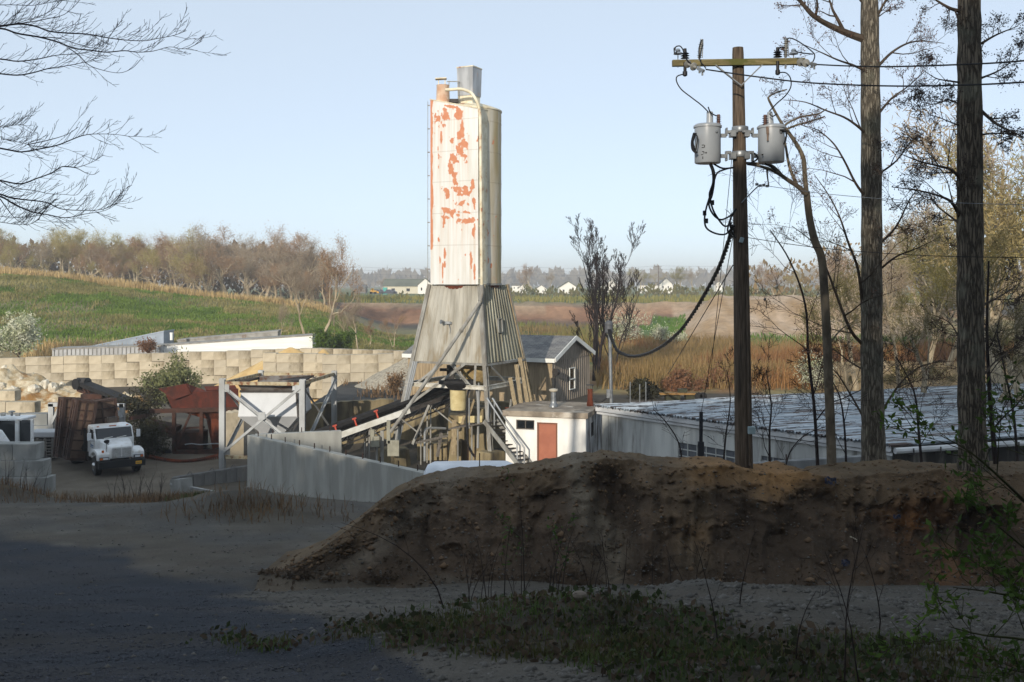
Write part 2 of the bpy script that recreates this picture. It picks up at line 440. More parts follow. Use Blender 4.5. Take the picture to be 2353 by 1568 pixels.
def ground_mat():
    m, t, b = new_mat('earth')
    at = N(t, 'Attribute', attribute_name='tint'); co = coords(t)
    f1 = noise(t, co, 0.9, 8, 0.62); f2 = noise(t, co, 22, 4, 0.7); f3 = noise(t, co, 75, 3, 0.7)
    k = math_n(t, 'ADD', math_n(t, 'MULTIPLY', f1, 0.9), math_n(t, 'ADD', math_n(t, 'MULTIPLY', f2, 0.55), math_n(t, 'MULTIPLY', f3, 0.6)))
    k = math_n(t, 'ADD', math_n(t, 'MULTIPLY', math_n(t, 'SUBTRACT', k, 1.03), 1.35), 1.0)
    c1 = mix_rgb(t, 1.0, at.outputs['Color'], k, 'MULTIPLY')
    # loose stones: paler and darker chips
    vo = N(t, 'TexVoronoi'); L(t, co, vo.inputs['Vector']); vo.inputs['Scale'].default_value = 34
    sp = math_n(t, 'MULTIPLY', ramp(t, vo.outputs['Distance'], 0.34, 0.2), ramp(t, noise(t, co, 3.1, 3), 0.44, 0.7))
    sv = N(t, 'Separate'+'Color'); L(t, vo.outputs['Color'], sv.inputs[0])
    sp = math_n(t, 'MULTIPLY', sp, ramp(t, sv.outputs[0], 0.45, 0.95))
    c2 = mix_rgb(t, math_n(t, 'MULTIPLY', sp, 0.4), c1, (.16, .155, .15, 1))
    L(t, c2, b.inputs['Base Color']); b.inputs['Roughness'].default_value = 0.93; b.inputs['Specular IOR Level'].default_value = 0.2
    bn = N(t, 'Bump'); bn.inputs['Strength'].default_value = 0.75; bn.inputs['Distance'].default_value = 0.025
    hsum = math_n(t, 'ADD', f2, math_n(t, 'ADD', math_n(t, 'MULTIPLY', f3, 0.5), math_n(t, 'MULTIPLY', sp, 0.6)))
    L(t, hsum, bn.inputs['Height']); L(t, bn.outputs[0], b.inputs['Normal'])
    return m
EARTH = ground_mat()
allv = np.stack([gx, gy, gz], -1).reshape(-1, 3); allc = np.concatenate([col.reshape(-1, 3), np.ones((nr*nc, 1))], 1)
def colour_mesh(me, c, name='tint'):
    at = me.color_attributes.new(name, 'FLOAT_COLOR', 'POINT'); at.data.foreach_set('color', np.ascontiguousarray(c, dtype=np.float32).ravel())
for zi, nm in enumerate(('ground', 'road', 'path', 'hill', 'soil_slope', 'woodchip_slope')):
    q = quad[zone == zi].reshape(-1, 4)
    if zi == 0: q0 = q
    use, inv = np.unique(q.ravel(), return_inverse=True); q = inv.reshape(-1, 4)
    vv = allv[use]; cc = allc[use]
    me = np_mesh(nm, vv, [q[:, ::-1]], True); colour_mesh(me, cc)
    o = link_mesh(nm, me, EARTH); tag(o, kind='structure')
# ---- the earth bank along the track
BU = [600, 640, 700, 790, 870, 930, 985, 1060, 1150, 1200, 1290, 1330, 1400, 1500, 1560, 1640, 1700, 1730, 1800, 1850, 1905, 2000, 2150, 2250, 2353, 2700, 3400]
BV = [1318, 1310, 1285, 1225, 1160, 1115, 1095, 1085, 1078, 1074, 1060, 1048, 1047, 1060, 1067, 1065, 1065, 1080, 1083, 1078, 1095, 1085, 1075, 1085, 1080, 1075, 1070]
FU = [600, 700, 900, 1200, 1500, 1800, 2353, 3400]; FV = [1316, 1332, 1346, 1352, 1360, 1370, 1376, 1385]
us = np.linspace(600, 3300, 760); ts = np.concatenate([[-.14, -.06], np.linspace(0, 1, 108), np.linspace(1.02, 1.6, 24), np.linspace(1.7, 3.0, 14)])
UU, TT = np.meshgrid(us, ts)
lm = fbm(UU/95.0, 0*UU, 61, 4)                                            # buttress waves along the bank
cD = 18.0+0.35*fbm(UU/180.0, 0*UU+3, 62, 3)-1.6*sstep(1000, 640, UU)
fD = 16.0+0.12*fbm(UU/120.0, 0*UU+7, 63, 3)
cv = np.interp(UU, BU, BV)+16*sstep(860, 960, UU)*sstep(1420, 1280, UU)+7*sstep(1280, 1420, UU); fv = np.interp(UU, FU, FV)
cx_, cz = (UU-CX)/FPX*cD, EYE-(cv-HY)/FPX*cD
fx_, fz = (UU-CX)/FPX*fD, EYE-(fv-HY)/FPX*fD
t1 = np.clip(TT, 0, 1)
prof = np.where(t1 < 0.62, t1*0.86, 0.533+(t1-0.62)*1.229); prof = prof-.25*t1*(1-t1)**3               # gentle talus, steep lip
depth = t1**1.0+0.14*np.sin(np.pi*t1)*lm*1.6
yy = fD+(cD-fD)*depth; xx = (UU-CX)/FPX*yy*1.0
zz = fz+(cz-fz)*prof
back = np.clip(TT-1, 0, 2)
yy = yy+back*3.2; xx = xx+0*back; zz = zz-0.25*np.minimum(back, 0.6)-np.clip(back-0.6, 0, 2)*2.6
hgt = np.clip((cz-fz)/1.2, 0.05, 1)
face = np.sin(np.pi*np.clip(t1, 0.02, 0.98))**0.5
d1 = fbm(xx*1.1, zz*1.4+yy*0.3, 65, 4); d2 = fbm(xx*3.7, zz*4.1+yy*2.0, 66, 4); d3 = fbm(xx*11, zz*11+yy*7, 67, 3)
ridge = 1-np.abs(fbm(xx*0.9, zz*0.7, 68, 3))
toe = sstep(0.0, .16, t1); face = face*toe
gul = fbm(UU/24.0+.9*d1, t1*3.2, 69, 5); yy = yy-hgt*(0.24*d1*face+0.035*d2*face*sstep(.2, .7, t1)+0.012*d3*toe+0.07*gul*face)+0.16*hgt*face*sstep(.75, 1.0, ridge)*(t1 < 0.8)
lip = np.exp(-((t1-0.84)/0.10)**2); yy = yy-0.16*lip*hgt*(0.6+d1); zz = zz+hgt*(0.03*d2+0.015*d3)*sstep(0.1, 0.6, t1); dn = np.clip(-TT, 0, 1); yy = yy-dn*3.2; zz = zz-dn*1.2
# colours of the soil
bc = np.ones(xx.shape+(3,))*C(.068, .046, .030)
def blay(c, w):
    global bc
    bc = bc*(1-w[..., None])+np.array(c)*w[..., None]
bv = fv+(cv-fv)*prof
blay((.125, .085, .05), sstep(0.62, 0.9, t1+0.16*d1+0.06*d2)*(t1 <= 1)*0.8); blay((.12, .085, .05), (TT > 1)*0.9)
blay((.26, .145, .06), np.exp(-((UU-1790)/90)**2)*sstep(0.75, 0.95, t1+0.1*d1))
blay((.27, .15, .06), np.exp(-((UU-1640)/60)**2)*sstep(0.8, 0.97, t1+0.1*d1)*0.7)
pale = np.exp(-((UU-(1335+(1-t1)*70+22*d1))/(26+30*np.exp(-((t1-.35)/.2)**2)))**2); blay((.15, .125, .092), np.clip(pale*(0.75+0.3*d2), 0, 1))
pal2 = np.exp(-((UU-(1600+40*d1))/45)**2)*sstep(.9, .6, t1)*sstep(.1, .3, t1); blay((.12, .09, .058), np.clip(pal2, 0, 1)*0.8)
blay((.18, .15, .115), np.clip(np.exp(-((UU-(690+340*t1))/60)**2), 0, 1)*0.6)
org = np.exp(-(((UU-2150-50*np.sin(t1*7))/(75+25*d2))**2+((t1-0.42)/0.3)**2)); blay((.27, .115, .04), np.clip(org*(0.9+0.8*d1), 0, 1))
org2 = np.exp(-(((UU-1610)/55)**2+((t1-0.5)/0.13)**2)); blay((.23, .14, .07), np.clip(org2*(0.6+0.7*d1), 0, 1))
bc = bc*(1+.16*np.clip(gul, -1, 1)+.14*np.clip(d2, -1, 1))[..., None]
blay((.095, .08, .062), sstep(.10, .0, t1+.05*d1)*.85)
nrb, ncb = xx.shape; vb = np.arange(nrb*ncb).reshape(nrb, ncb)
qb = np.stack([vb[:-1, :-1], vb[:-1, 1:], vb[1:, 1:], vb[1:, :-1]], -1).reshape(-1, 4)
me = np_mesh('earth_bank', np.stack([xx, yy, zz], -1).reshape(-1, 3), [qb], True)
colour_mesh(me, np.concatenate([bc.reshape(-1, 3), np.ones((nrb*ncb, 1))], 1))
tag(link_mesh('earth_bank', me, EARTH), kind='structure')
BANKV = np.stack([xx, yy, zz], -1); 
def bank_pt(u, t):
    j = int(np.clip((u-600)/2700*759, 0, 759)); i = int(np.argmin(np.abs(ts-t))); return Vector(BANKV[i, j])
# ------------------------------------------------------------------ shared materials
GREYSTEEL = mat('weathered_grey_paint', rgb(150, 150, 145), rgb(120, 116, 108), 3, (1, 1, .4), rough=.6, bump=.1, c3=rgb(120, 78, 50), s3=5, t3=(.62, .75))
PALESTEEL = mat('pale_steel', rgb(166, 170, 172), rgb(138, 140, 140), 2, (1, 1, .3), rough=.45, metal=.2, c3=rgb(135, 110, 80), s3=4, t3=(.64, .76))
DARKSTEEL = mat('dark_steel', rgb(62, 58, 55), rgb(40, 37, 36), 4, rough=.6)
GALV = mat('galvanised', rgb(140, 144, 147), rgb(116, 120, 124), 6, rough=.4, metal=.5)
RUBBER = mat('rubber', rgb(26, 26, 28), rgb(38, 37, 37), 8, rough=.75)
BLACKCABLE = mat('black_cable', rgb(20, 20, 22), rough=.5)
RUST = mat('rust', rgb(120, 62, 38), rgb(85, 44, 30), 3, (1, 1, .5), rough=.9, bump=.2, c3=rgb(60, 38, 30), s3=2.2, t3=(.5, .7))
REDRUST = mat('red_rusty_paint', rgb(96, 44, 31), rgb(72, 37, 29), 2.5, (1, 1, .4), rough=.85, bump=.15, c3=rgb(60, 34, 28), s3=1.3, t3=(.54, .66), st3=(1, 1, .6))
OLDWOOD = mat('old_wood', rgb(165, 150, 120), rgb(130, 115, 92), 6, (6, 6, .6), rough=.9, bump=.2)
GREYWOOD = mat('grey_wood', rgb(110, 104, 96), rgb(80, 75, 70), 6, (6, 6, .6), rough=.9, bump=.2)
OLDCONC = mat('stained_concrete', rgb(150, 136, 105), rgb(108, 98, 76), 1.1, (1, 1, .35), rough=.92, bump=.35, bscale=9, c3=rgb(62, 56, 46), s3=.9, t3=(.5, .68), st3=(1.4, 1.4, .3))
NEWCONC = mat('new_concrete', rgb(166, 166, 160), rgb(146, 146, 140), 1.3, (1.6, 1.6, .35), rough=.85, bump=.12, bscale=14, c3=rgb(122, 120, 114), s3=1.0, t3=(.56, .80), st3=(2.2, 2.2, .3))
BLOCKCONC = mat('block_concrete', rgb(197, 187, 166), rgb(172, 161, 139), .8, (1, 1, 1.2), rough=.9, bump=.45, bscale=6, c3=rgb(122, 112, 92), s3=.9, t3=(.48, .70), st3=(1, 1, .5))
_t = BLOCKCONC.node_tree; _b = _t.nodes['Principled BSDF']; _oi = N(_t, 'ObjectInfo'); _cr = N(_t, 'ValToRGB'); _src = _b.inputs['Base Color'].links[0].from_socket
_cr.color_ramp.elements[0].color = (.86, .86, .87, 1); _cr.color_ramp.elements[1].color = (1.07, 1.05, 1.02, 1); L(_t, _oi.outputs['Random'], _cr.inputs[0]); L(_t, mix_rgb(_t, 1.0, _src, _cr.outputs[0], 'MULTIPLY'), _b.inputs['Base Color'])
GREYBLOCK = mat('grey_block_concrete', rgb(150, 152, 150), rgb(122, 124, 122), 1.2, (1, 1, .5), rough=.9, bump=.25, bscale=9)
WHITEPAINT = mat('white_paint', rgb(235, 236, 232), rgb(222, 222, 215), 1.5, rough=.6)
GLASS_DK = mat('dark_glass', rgb(24, 28, 32), rough=.12, spec=.6)
YELLOWISH = mat('cream_paint', rgb(210, 196, 150), rgb(185, 168, 120), 2, rough=.7)

# ------------------------------------------------------------------ the concrete silo on its tapering tower
TB = V(-2.15, 50.0, 1.2)                                   # tower base centre
silo = thing('concrete_silo', 'tall cream cylindrical silo with peeling rust red patches on a tapering metal clad tower', 'silo', TB)
TH = R(27)                                                 # clad face turned to the camera's left
fx = V(math.cos(TH), -math.sin(TH), 0); fn = V(-math.sin(TH), -math.cos(TH), 0)   # along the left face (to its near corner); its outward normal
ax = TB.x, TB.y
def hw(z): return 1.40+(10-z)*0.163
def tc(i, z, off=0.0):
    "corner i of the tower at height z: 0 near, 1 left, 2 back, 3 right"
    sx, sn = ((1, 1), (-1, 1), (-1, -1), (1, -1))[i]; h = hw(z)+off
    p = fx*(sx*h)+fn*(sn*h); return V(TB.x+p.x, TB.y+p.y, z)
# silo shell: fine grid, rust blobs where the paint has come away
rad = 1.62; zb, zt = 10.0, 18.60
na, nz = 220, 400
ang = np.linspace(-math.pi, math.pi, na, endpoint=False); zz_ = np.linspace(zb, zt, nz)
A, ZZ = np.meshgrid(ang, zz_)
seam = np.zeros_like(ZZ)
for sz_ in (11.9, 13.45, 14.98, 16.45, 17.95): seam += np.exp(-((ZZ-sz_)/0.018)**2)
dent = 0.012*fbm(A*2.2, ZZ*1.1, 71, 3)
rr_ = rad+0.012*seam+dent
sv_ = np.stack([TB.x+rr_*np.sin(A), TB.y-rr_*np.cos(A), ZZ], -1).reshape(-1, 3)      # A = 0 faces the camera, + to the right
# patches traced as (x, y, half width, half height) on a 480 x 1270 face drawing
PAT = [(85, 55, 22, 14), (90, 110, 34, 44), (200, 70, 22, 34), (230, 150, 12, 40), (215, 205, 22, 24), (180, 240, 46, 10), (165, 262, 24, 12), (235, 275, 22, 26), (210, 318, 18, 20), (240, 355, 40, 10), (250, 395, 10, 34),
       (165, 380, 20, 28), (190, 400, 30, 8), (145, 440, 12, 40), (175, 485, 14, 24), (180, 555, 16, 28), (175, 590, 32, 10), (240, 600, 50, 20), (300, 550, 9, 36), (290, 580, 26, 10), (215, 630, 14, 10), (310, 690, 8, 44),
       (105, 615, 26, 14), (125, 640, 12, 26), (230, 700, 24, 16), (240, 755, 34, 8), (105, 750, 28, 18), (165, 770, 16, 20), (185, 780, 24, 8), (250, 820, 36, 20), (115, 800, 18, 10), (100, 830, 7, 54), (300, 820, 9, 22),
       (310, 870, 8, 40), (60, 950, 6, 30), (105, 1120, 5, 70), (90, 1180, 4, 50), (70, 1090, 5, 30), (290, 1090, 5, 50), (312, 1170, 5, 45), (62, 60, 9, 40), (150, 20, 30, 6), (80, 250, 5, 30), (60, 420, 5, 30), (370, 880, 9, 55), (378, 1090, 7, 40), (410, 1130, 5, 14)]
def wear_shade_of(px_, py_, X1, Z1, tone):
    rust = np.zeros_like(px_)
    for (a_, b_, wx, wy) in PAT: rust = np.maximum(rust, np.exp(-(((px_-a_)/(wx*1.5))**2+((py_-b_)/(wy*1.4))**2)**1.5*0.7)*1.2)
    rust = rust*.74-0.43+0.50*fbm(X1*5.2, Z1*4.2, 73, 5)+.12*fbm(X1*1.6, Z1*1.1, 79, 3)
    strip = (px_ < 17+5*fbm(X1*0, Z1*2, 74, 3)) & (py_ < 1030); rust = np.where(strip, 0.75+0.2*fbm(X1*9, Z1*5, 75, 3), rust)
    stain = np.zeros_like(px_); s_ = np.zeros(px_.shape[1])
    for i in range(px_.shape[0]-1, -1, -1):
        s_ = np.maximum((rust[i] > .12)*1.0, s_*.982); stain[i] = s_
    stain = np.clip(stain*(0.55+.9*fbm(X1*16, Z1*.35, 77, 3)), 0, 1)
    sm = np.zeros_like(Z1)
    for sz_ in (11.9, 13.45, 14.98, 16.45, 17.95): sm += np.exp(-((Z1-sz_)/0.018)**2)
    return np.stack([np.clip(rust, 0, 1).ravel(), np.clip(tone, 0, 1).ravel(), np.clip(sm, 0, 1).ravel(), stain.ravel()], 1)
# the round shell (only its right part shows) and the flat panel riveted over its front
pxc = np.where(np.abs(A) < 1.65, 240+240*np.sin(A), -900.0); pxc = np.where(pxc < 340, -900.0, pxc)
tone = .45+sstep(0.5, 1.3, A)*.55+0.25*fbm(A*5, ZZ*0.35, 76, 4)  # right side's turn from the sun is painted in as a yellowish darkening
pyc = (zt-ZZ)/(zt-zb)*1270
sc_ = wear_shade_of(pxc+0*A+2000*(pxc < 0), pyc, A*1.7, ZZ, tone)
vi = np.arange(na*nz).reshape(nz, na); a_ = vi[:-1]; b_ = vi[1:]
sq = np.stack([a_, np.roll(a_, -1, 1), np.roll(b_, -1, 1), b_], -1).reshape(-1, 4)
me = np_mesh('silo_shell', sv_-np.array(TB), [sq], True); colour_mesh(me, sc_, 'wear_shade')
PF, PHW, ns, PO = 1.67, 1.33, 200, .12
S1, T1 = np.meshgrid(np.linspace(0, 1, ns), np.linspace(0, 1, nz)); zl_, zr_ = 19.02, 18.38
Zp = zb+(zl_+(zr_-zl_)*S1-zb)*T1; lat = (S1*2-1)*PHW+PO; bul = .035*np.sin(np.pi*S1)+.008*fbm(S1*5, Zp*.9, 78, 3)
PXp = TB.x+fx.x*lat+fn.x*(PF+bul); PYp = TB.y+fx.y*lat+fn.y*(PF+bul)
pw_ = wear_shade_of(S1*337, (1-T1)*1270, lat, Zp, .05*fbm(S1*4, Zp*.35, 83, 3)+.10*sstep(.3, .0, S1)*(T1 > .3))
vi2 = np.arange(ns*nz).reshape(nz, ns); sq2 = np.stack([vi2[:-1, :-1], vi2[:-1, 1:], vi2[1:, 1:], vi2[1:, :-1]], -1).reshape(-1, 4)
me2 = np_mesh('front_panel', np.stack([PXp, PYp, Zp], -1).reshape(-1, 3)-np.array(TB), [sq2], True); colour_mesh(me2, pw_, 'wear_shade')
m, t, b = new_mat('peeling_silo_paint')
at = N(t, 'Attribute', attribute_name='wear_shade'); sp = N(t, 'SeparateColor'); L(t, at.outputs['Color'], sp.inputs[0]); co = coords(t)
cst = coords(t, (3, 3, .25))
base = mix_rgb(t, ramp(t, noise(t, cst, 1.6, 6), .35, .75), rgb(218, 219, 216), rgb(204, 202, 194))
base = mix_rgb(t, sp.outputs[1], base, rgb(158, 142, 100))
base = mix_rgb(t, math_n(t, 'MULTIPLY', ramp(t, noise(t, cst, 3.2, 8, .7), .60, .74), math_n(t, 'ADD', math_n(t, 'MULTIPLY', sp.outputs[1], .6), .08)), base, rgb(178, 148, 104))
base = mix_rgb(t, math_n(t, 'MULTIPLY', sp.outputs[2], .35), base, rgb(120, 105, 85))
rv = math_n(t, 'ADD', sp.outputs[0], math_n(t, 'MULTIPLY', math_n(t, 'SUBTRACT', noise(t, coords(t, (1, 1, .7)), 11, 10, .75), .5), .85))
base = mix_rgb(t, math_n(t, 'MULTIPLY', at.outputs['Alpha'], .30), base, rgb(192, 150, 112))
rcol = mix_rgb(t, noise(t, co, 5, 6), rgb(180, 106, 70), rgb(206, 146, 110))
base = mix_rgb(t, ramp(t, rv, .145, .175), base, rcol)
L(t, base, b.inputs['Base Color']); b.inputs['Roughness'].default_value = .5; b.inputs['Specular IOR Level'].default_value = .35
SILOPAINT = m
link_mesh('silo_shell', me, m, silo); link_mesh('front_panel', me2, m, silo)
SILOTOP = mat('silo_top_paint', rgb(225, 218, 196), rgb(200, 188, 158), 2, rough=.6, c3=rgb(165, 90, 55), s3=2, t3=(.58, .68))
mb = MB(); mb.lathe([(rad+.03, zt-.05), (rad+.03, zt+.02), (1.2, zt+.2), (.5, zt+.42), (.02, zt+.45)], 48, (TB.x, TB.y, 0)); mb.build('silo_roof', SILOTOP, silo, smooth=True)
def pn(a, c, z): return V(TB.x, TB.y, 0)+fx*(a+PO)+fn*c+V(0, 0, z)
mb = MB()                                                   # the panel's returns and its sloping top
mb.hexa([pn(PHW-.03, PF-.01, 10), pn(PHW-.03, .7, 10), pn(PHW, .7, 10), pn(PHW, PF-.01, 10), pn(PHW-.03, PF-.01, zr_), pn(PHW-.03, .7, zr_+.05), pn(PHW, .7, zr_+.05), pn(PHW, PF-.01, zr_)])
mb.hexa([pn(-PHW, PF-.01, 10), pn(-PHW, .7, 10), pn(-PHW+.03, .7, 10), pn(-PHW+.03, PF-.01, 10), pn(-PHW, PF-.01, zl_), pn(-PHW, .7, zl_+.05), pn(-PHW+.03, .7, zl_+.05), pn(-PHW+.03, PF-.01, zl_)])
mb.hexa([pn(-PHW-.02, PF+.05, zl_), pn(PHW+.02, PF+.05, zr_), pn(PHW+.02, .2, zr_+.08), pn(-PHW-.02, .2, zl_+.08), pn(-PHW-.02, PF+.05, zl_+.05), pn(PHW+.02, PF+.05, zr_+.05), pn(PHW+.02, .2, zr_+.13), pn(-PHW-.02, .2, zl_+.13)]); mb.build('panel_return', SILOTOP, silo)
mb = MB(); mb.lathe([(rad+.035, 9.96), (rad+.035, 10.06), (rad-.02, 10.06)], 48, (TB.x, TB.y, 0)); mb.build('silo_ring', GREYSTEEL, silo, smooth=True)
mb = MB(); mb.lathe([(.35, 7.4), (rad-.05, 9.98)], 32, (TB.x, TB.y, 0)); mb.build('discharge_cone', RUST, silo, smooth=True)
# vent housing on the roof
VB = V(TB.x+.05, TB.y-.55, 0)
def vb(a, c, z): return VB+fx*a+fn*c+V(0, 0, z)
mb = MB(); h = .42
mb.hexa([vb(-h, -h, 19.25), vb(-h, h, 19.25), vb(h, h, 19.25), vb(h, -h, 19.25), vb(-h-.03, -h-.03, 20.62), vb(-h-.03, h+.03, 20.62), vb(h+.03, h+.03, 20.62), vb(h+.03, -h-.03, 20.62)])
vent = mb.build('vent_housing', mat('zinc_sheet', rgb(178, 180, 182), rgb(150, 152, 154), 3, (1, 1, .3), rough=.45, metal=.35, c3=rgb(185, 140, 95), s3=2.0, t3=(.58, .70), st3=(1, 1, .7)), silo)
mb = MB(); h2 = .47
mb.hexa([vb(-h2, -h2, 20.62), vb(-h2, h2, 20.62), vb(h2, h2, 20.62), vb(h2, -h2, 20.62), vb(-h2, -h2, 20.67), vb(-h2, h2, 20.67), vb(h2, h2, 20.67), vb(h2, -h2, 20.67)]); mb.build('vent_rim', SILOTOP, vent)
mb = MB(); h3 = .39
mb.hexa([vb(-h3, -h3, 18.7), vb(-h3, h3, 18.7), vb(h3, h3, 18.7), vb(h3, -h3, 18.7), vb(-h3, -h3, 19.25), vb(-h3, h3, 19.25), vb(h3, h3, 19.25), vb(h3, -h3, 19.25)]); mb.build('vent_skirt', SILOTOP, vent)
# small filter drum at the left of the roof, its lid, rail
FD = W(1018, 225, 49.2)
mb = MB(); mb.lathe([(.33, 18.6), (.33, 18.78), (.34, 18.9), (.31, 19.72), (.33, 19.76), (.02, 19.77)], 20, (FD.x, FD.y, 0)); fdm = mat('faded_rust_paint', rgb(206, 178, 154), rgb(190, 150, 122), 2.5, rough=.7, c3=rgb(225, 212, 190), s3=2, t3=(.5, .65)); drum = mb.build('filter_drum', fdm, silo, smooth=True)
mb = MB(); mb.box((FD.x-.1, FD.y, 20.08), (.55, .4, .05), ry=-.05); mb.bar((FD.x-.22, FD.y, 19.6), (FD.x-.22, FD.y, 20.07), .04); mb.bar((FD.x+.1, FD.y, 19.6), (FD.x+.1, FD.y, 20.07), .04); mb.build('drum_lid', SILOTOP, drum)
mb = MB(); q = W(1030, 205, 49.0)
for dx in (.05, .5): mb.bar((FD.x+.25+dx, FD.y-.1, 18.85), (FD.x+.25+dx, FD.y-.1, 19.95), .035)
mb.bar((FD.x+.2, FD.y-.1, 19.93), (FD.x+.8, FD.y-.1, 19.93), .04); mb.build('roof_rail', GREYSTEEL, silo)
mb = MB(); mb.box((FD.x+.55, FD.y-.2, 18.95), (.4, .3, .18)); mb.build('roof_valve', DARKSTEEL, silo)
# fill pipe: up the face of the silo, over to the drum; below it slants across the clad face
pip = [W(1023, 207, 48.1), W(1040, 206, 48.1), W(1058, 205, 48.0), W(1073, 209, 48.0), W(1085, 216, 48.0), W(1095, 232, 47.8), W(1101, 250, 47.74), W(1103.5, 275, 47.74)]
mb = MB(); mb.tube(arc(pip, 5), .075, 10); mb.build('fill_pipe_bend', SILOTOP, silo, smooth=True)
mb = MB(); mb.tube([W(1103.5, 262, 47.74), W(1107, 660, 47.74)], .072, 10)
for vv in (360, 520, 640): mb.bar(W(1104.5, vv, 47.74), W(1098, vv, 48.15), .05)
mb.build('fill_pipe', SILOTOP, silo, smooth=True)
mb = MB(); mb.tube([W(1107, 655, 47.74), W(1108.5, 672, 47.72), W(1103, 695, 47.7), W(1070, 745, 47.2), W(985, 868, 46.2), W(897, 994, 45.6)], .082, 10)
for uv in ((1104, 692, 47.7), (1060, 760, 47.05), (930, 947, 45.8)): p_ = W(*uv); mb.lathe([(.11, -.04), (.11, .04)], 10, p_, axis=W(985, 868, 46.2)-W(1070, 745, 47.2))
mb.build('fill_pipe_slope', GREYSTEEL, silo, smooth=True)
# thin conduit with stand-offs at the silo's left edge
mb = MB(); lx = -4.14; ly = 49.35
mb.tube([(lx, ly, 9.2), (lx, ly, 19.0)], .014, 6)
for k in range(9): mb.box((lx+.04, ly, 9.6+k*1.15), (.12, .04, .05))
mb.build('side_conduit', GREYSTEEL, silo)
# cladding: ribbed sheets on the four faces
def clad(i, j, name, m, zt_=9.98, zb_=6.27, ribs=14, depth=.05, n_out=None):
    mb = MB(); a0, a1 = tc(i, zb_), tc(j, zb_); b0, b1 = tc(i, zt_), tc(j, zt_)
    nrm = (a1-a0).cross(b0-a0).normalized(); mid = (a0+a1)/2
    if (mid-V(TB.x, TB.y, zb_)).dot(nrm) < 0: nrm = -nrm
    vs = []; P = [(0, 0), (.62, 0), (.72, 1), (.90, 1)]
    cols = []
    for k in range(ribs):
        for f, o in P: cols.append(((k+f)/ribs, o*depth))
    cols.append((1, 0))
    nrow = 9
    for r in range(nrow+1):
        s = r/nrow
        for f, o in cols:
            p = (a0.lerp(a1, f)).lerp(b0.lerp(b1, f), s)+nrm*(o+.02)+nrm*.008*math.sin(f*23+s*9); vs.append(p)
    w = len(cols); fs = [(r*w+c, r*w+c+1, (r+1)*w+c+1, (r+1)*w+c) for r in range(nrow) for c in range(w-1)]
    mb.add(vs, fs); return mb.build(name, m, silo)
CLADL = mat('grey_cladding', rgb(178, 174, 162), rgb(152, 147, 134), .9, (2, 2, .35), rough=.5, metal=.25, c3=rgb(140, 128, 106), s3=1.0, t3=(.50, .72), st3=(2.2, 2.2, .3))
CLADR = mat('shaded_ribbed_cladding', rgb(140, 140, 126), rgb(112, 110, 96), 1.2, (2, 2, .4), rough=.5, metal=.3, c3=rgb(112, 100, 76), s3=1.4, t3=(.5, .7), st3=(3, 3, .25))  # the side face's shading is put into this darker green-grey colour
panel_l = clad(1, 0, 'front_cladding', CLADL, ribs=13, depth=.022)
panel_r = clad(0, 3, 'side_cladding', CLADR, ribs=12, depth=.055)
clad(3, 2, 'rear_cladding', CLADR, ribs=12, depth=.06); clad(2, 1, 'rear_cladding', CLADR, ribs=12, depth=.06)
for i in (0, 1, 3):
    mb = MB(); mb.bar(tc(i, 6.2, .03), tc(i, 10.0, .03), .13, .13); mb.build('corner_trim', GREYSTEEL, silo, bevel=.01)
mb = MB(); mb.bar(tc(1, 6.22, .05), tc(0, 6.22, .05), .06, .1); mb.bar(tc(0, 6.2, .09), tc(3, 6.2, .09), .06, .1); mb.build('bottom_trim', GREYSTEEL, silo)
# hatch on the side sheet, lamp with its bracket on the front sheet
nR = fx
hc = (tc(0, 8.0)*.56+tc(3, 8.0)*.44)+nR*.12
mb = MB(); d_ = (tc(3, 8.0)-tc(0, 8.0)).normalized()
up_ = (tc(0, 8.5)-tc(0, 7.5)).normalized()
for a_, b_ in (((-.2, -.33), (-.2, .33)), ((.2, -.33), (.2, .33)), ((-.2, .33), (.2, .33)), ((-.2, -.33), (.2, -.33))):
    mb.bar(hc+d_*a_[0]+up_*a_[1]+nR*.02, hc+d_*b_[0]+up_*b_[1]+nR*.02, .06, .04)
hatch = mb.build('hatch_frame', GREYSTEEL, silo)
mb = MB(); mb.hexa([hc+d_*s*.18+up_*q*.31+nR*(.0+k) for k in (-.03, .0) for s, q in ((-1, -1), (1, -1), (1, 1), (-1, 1))]); mb.build('hatch_panel', CLADR, hatch)
lp = W(1029, 742, 48.4)
mb = MB(); mb.box(lp, (.26, .18, .12)); mb.lathe([(.05, 0), (.10, .18), (.11, .2)], 10, lp+V(-.16, -.05, .03), axis=(-.8, -.5, .1)); mb.box(lp+V(.15, .0, -.02), (.06, .1, .1)); mb.tube([lp+V(.05, 0, -.05), lp+V(.13, .0, -.35), lp+V(.1, .0, -.55)], .02, 5); mb.build('flood_lamp', GALV, silo)
# legs, platform beam, bracing
feet = [3.1, 2.1, 1.9, 2.0]
for i in range(4):
    mb = MB(); a, b2 = tc(i, 1.9 if i != 0 else 2.2), tc(i, 10.0)
    mb.hbeam(a, b2, .2, .2, .03, up=fn); mb.build('leg', GREYSTEEL if i != 3 else OLDWOOD, silo)
mb = MB(); z0 = 5.15
mb.hbeam(tc(1, z0, .06), tc(0, z0, .06), .16, .2, .025); mb.hbeam(tc(0, z0), tc(3, z0), .16, .2, .025); mb.hbeam(tc(1, z0), tc(2, z0), .16, .2, .025); mb.hbeam(tc(2, z0), tc(3, z0), .16, .2, .025)
mb.build('platform_beam', mat('worn_white_steel', rgb(205, 203, 195), rgb(170, 165, 150), 4, rough=.6, c3=rgb(120, 95, 70), s3=6, t3=(.58, .68)), silo)
def onface(i, j, f, z, off=0.05):
    return tc(i, z).lerp(tc(j, z), f)+((fn if (i, j) == (1, 0) else fx)*off)
mb = MB()
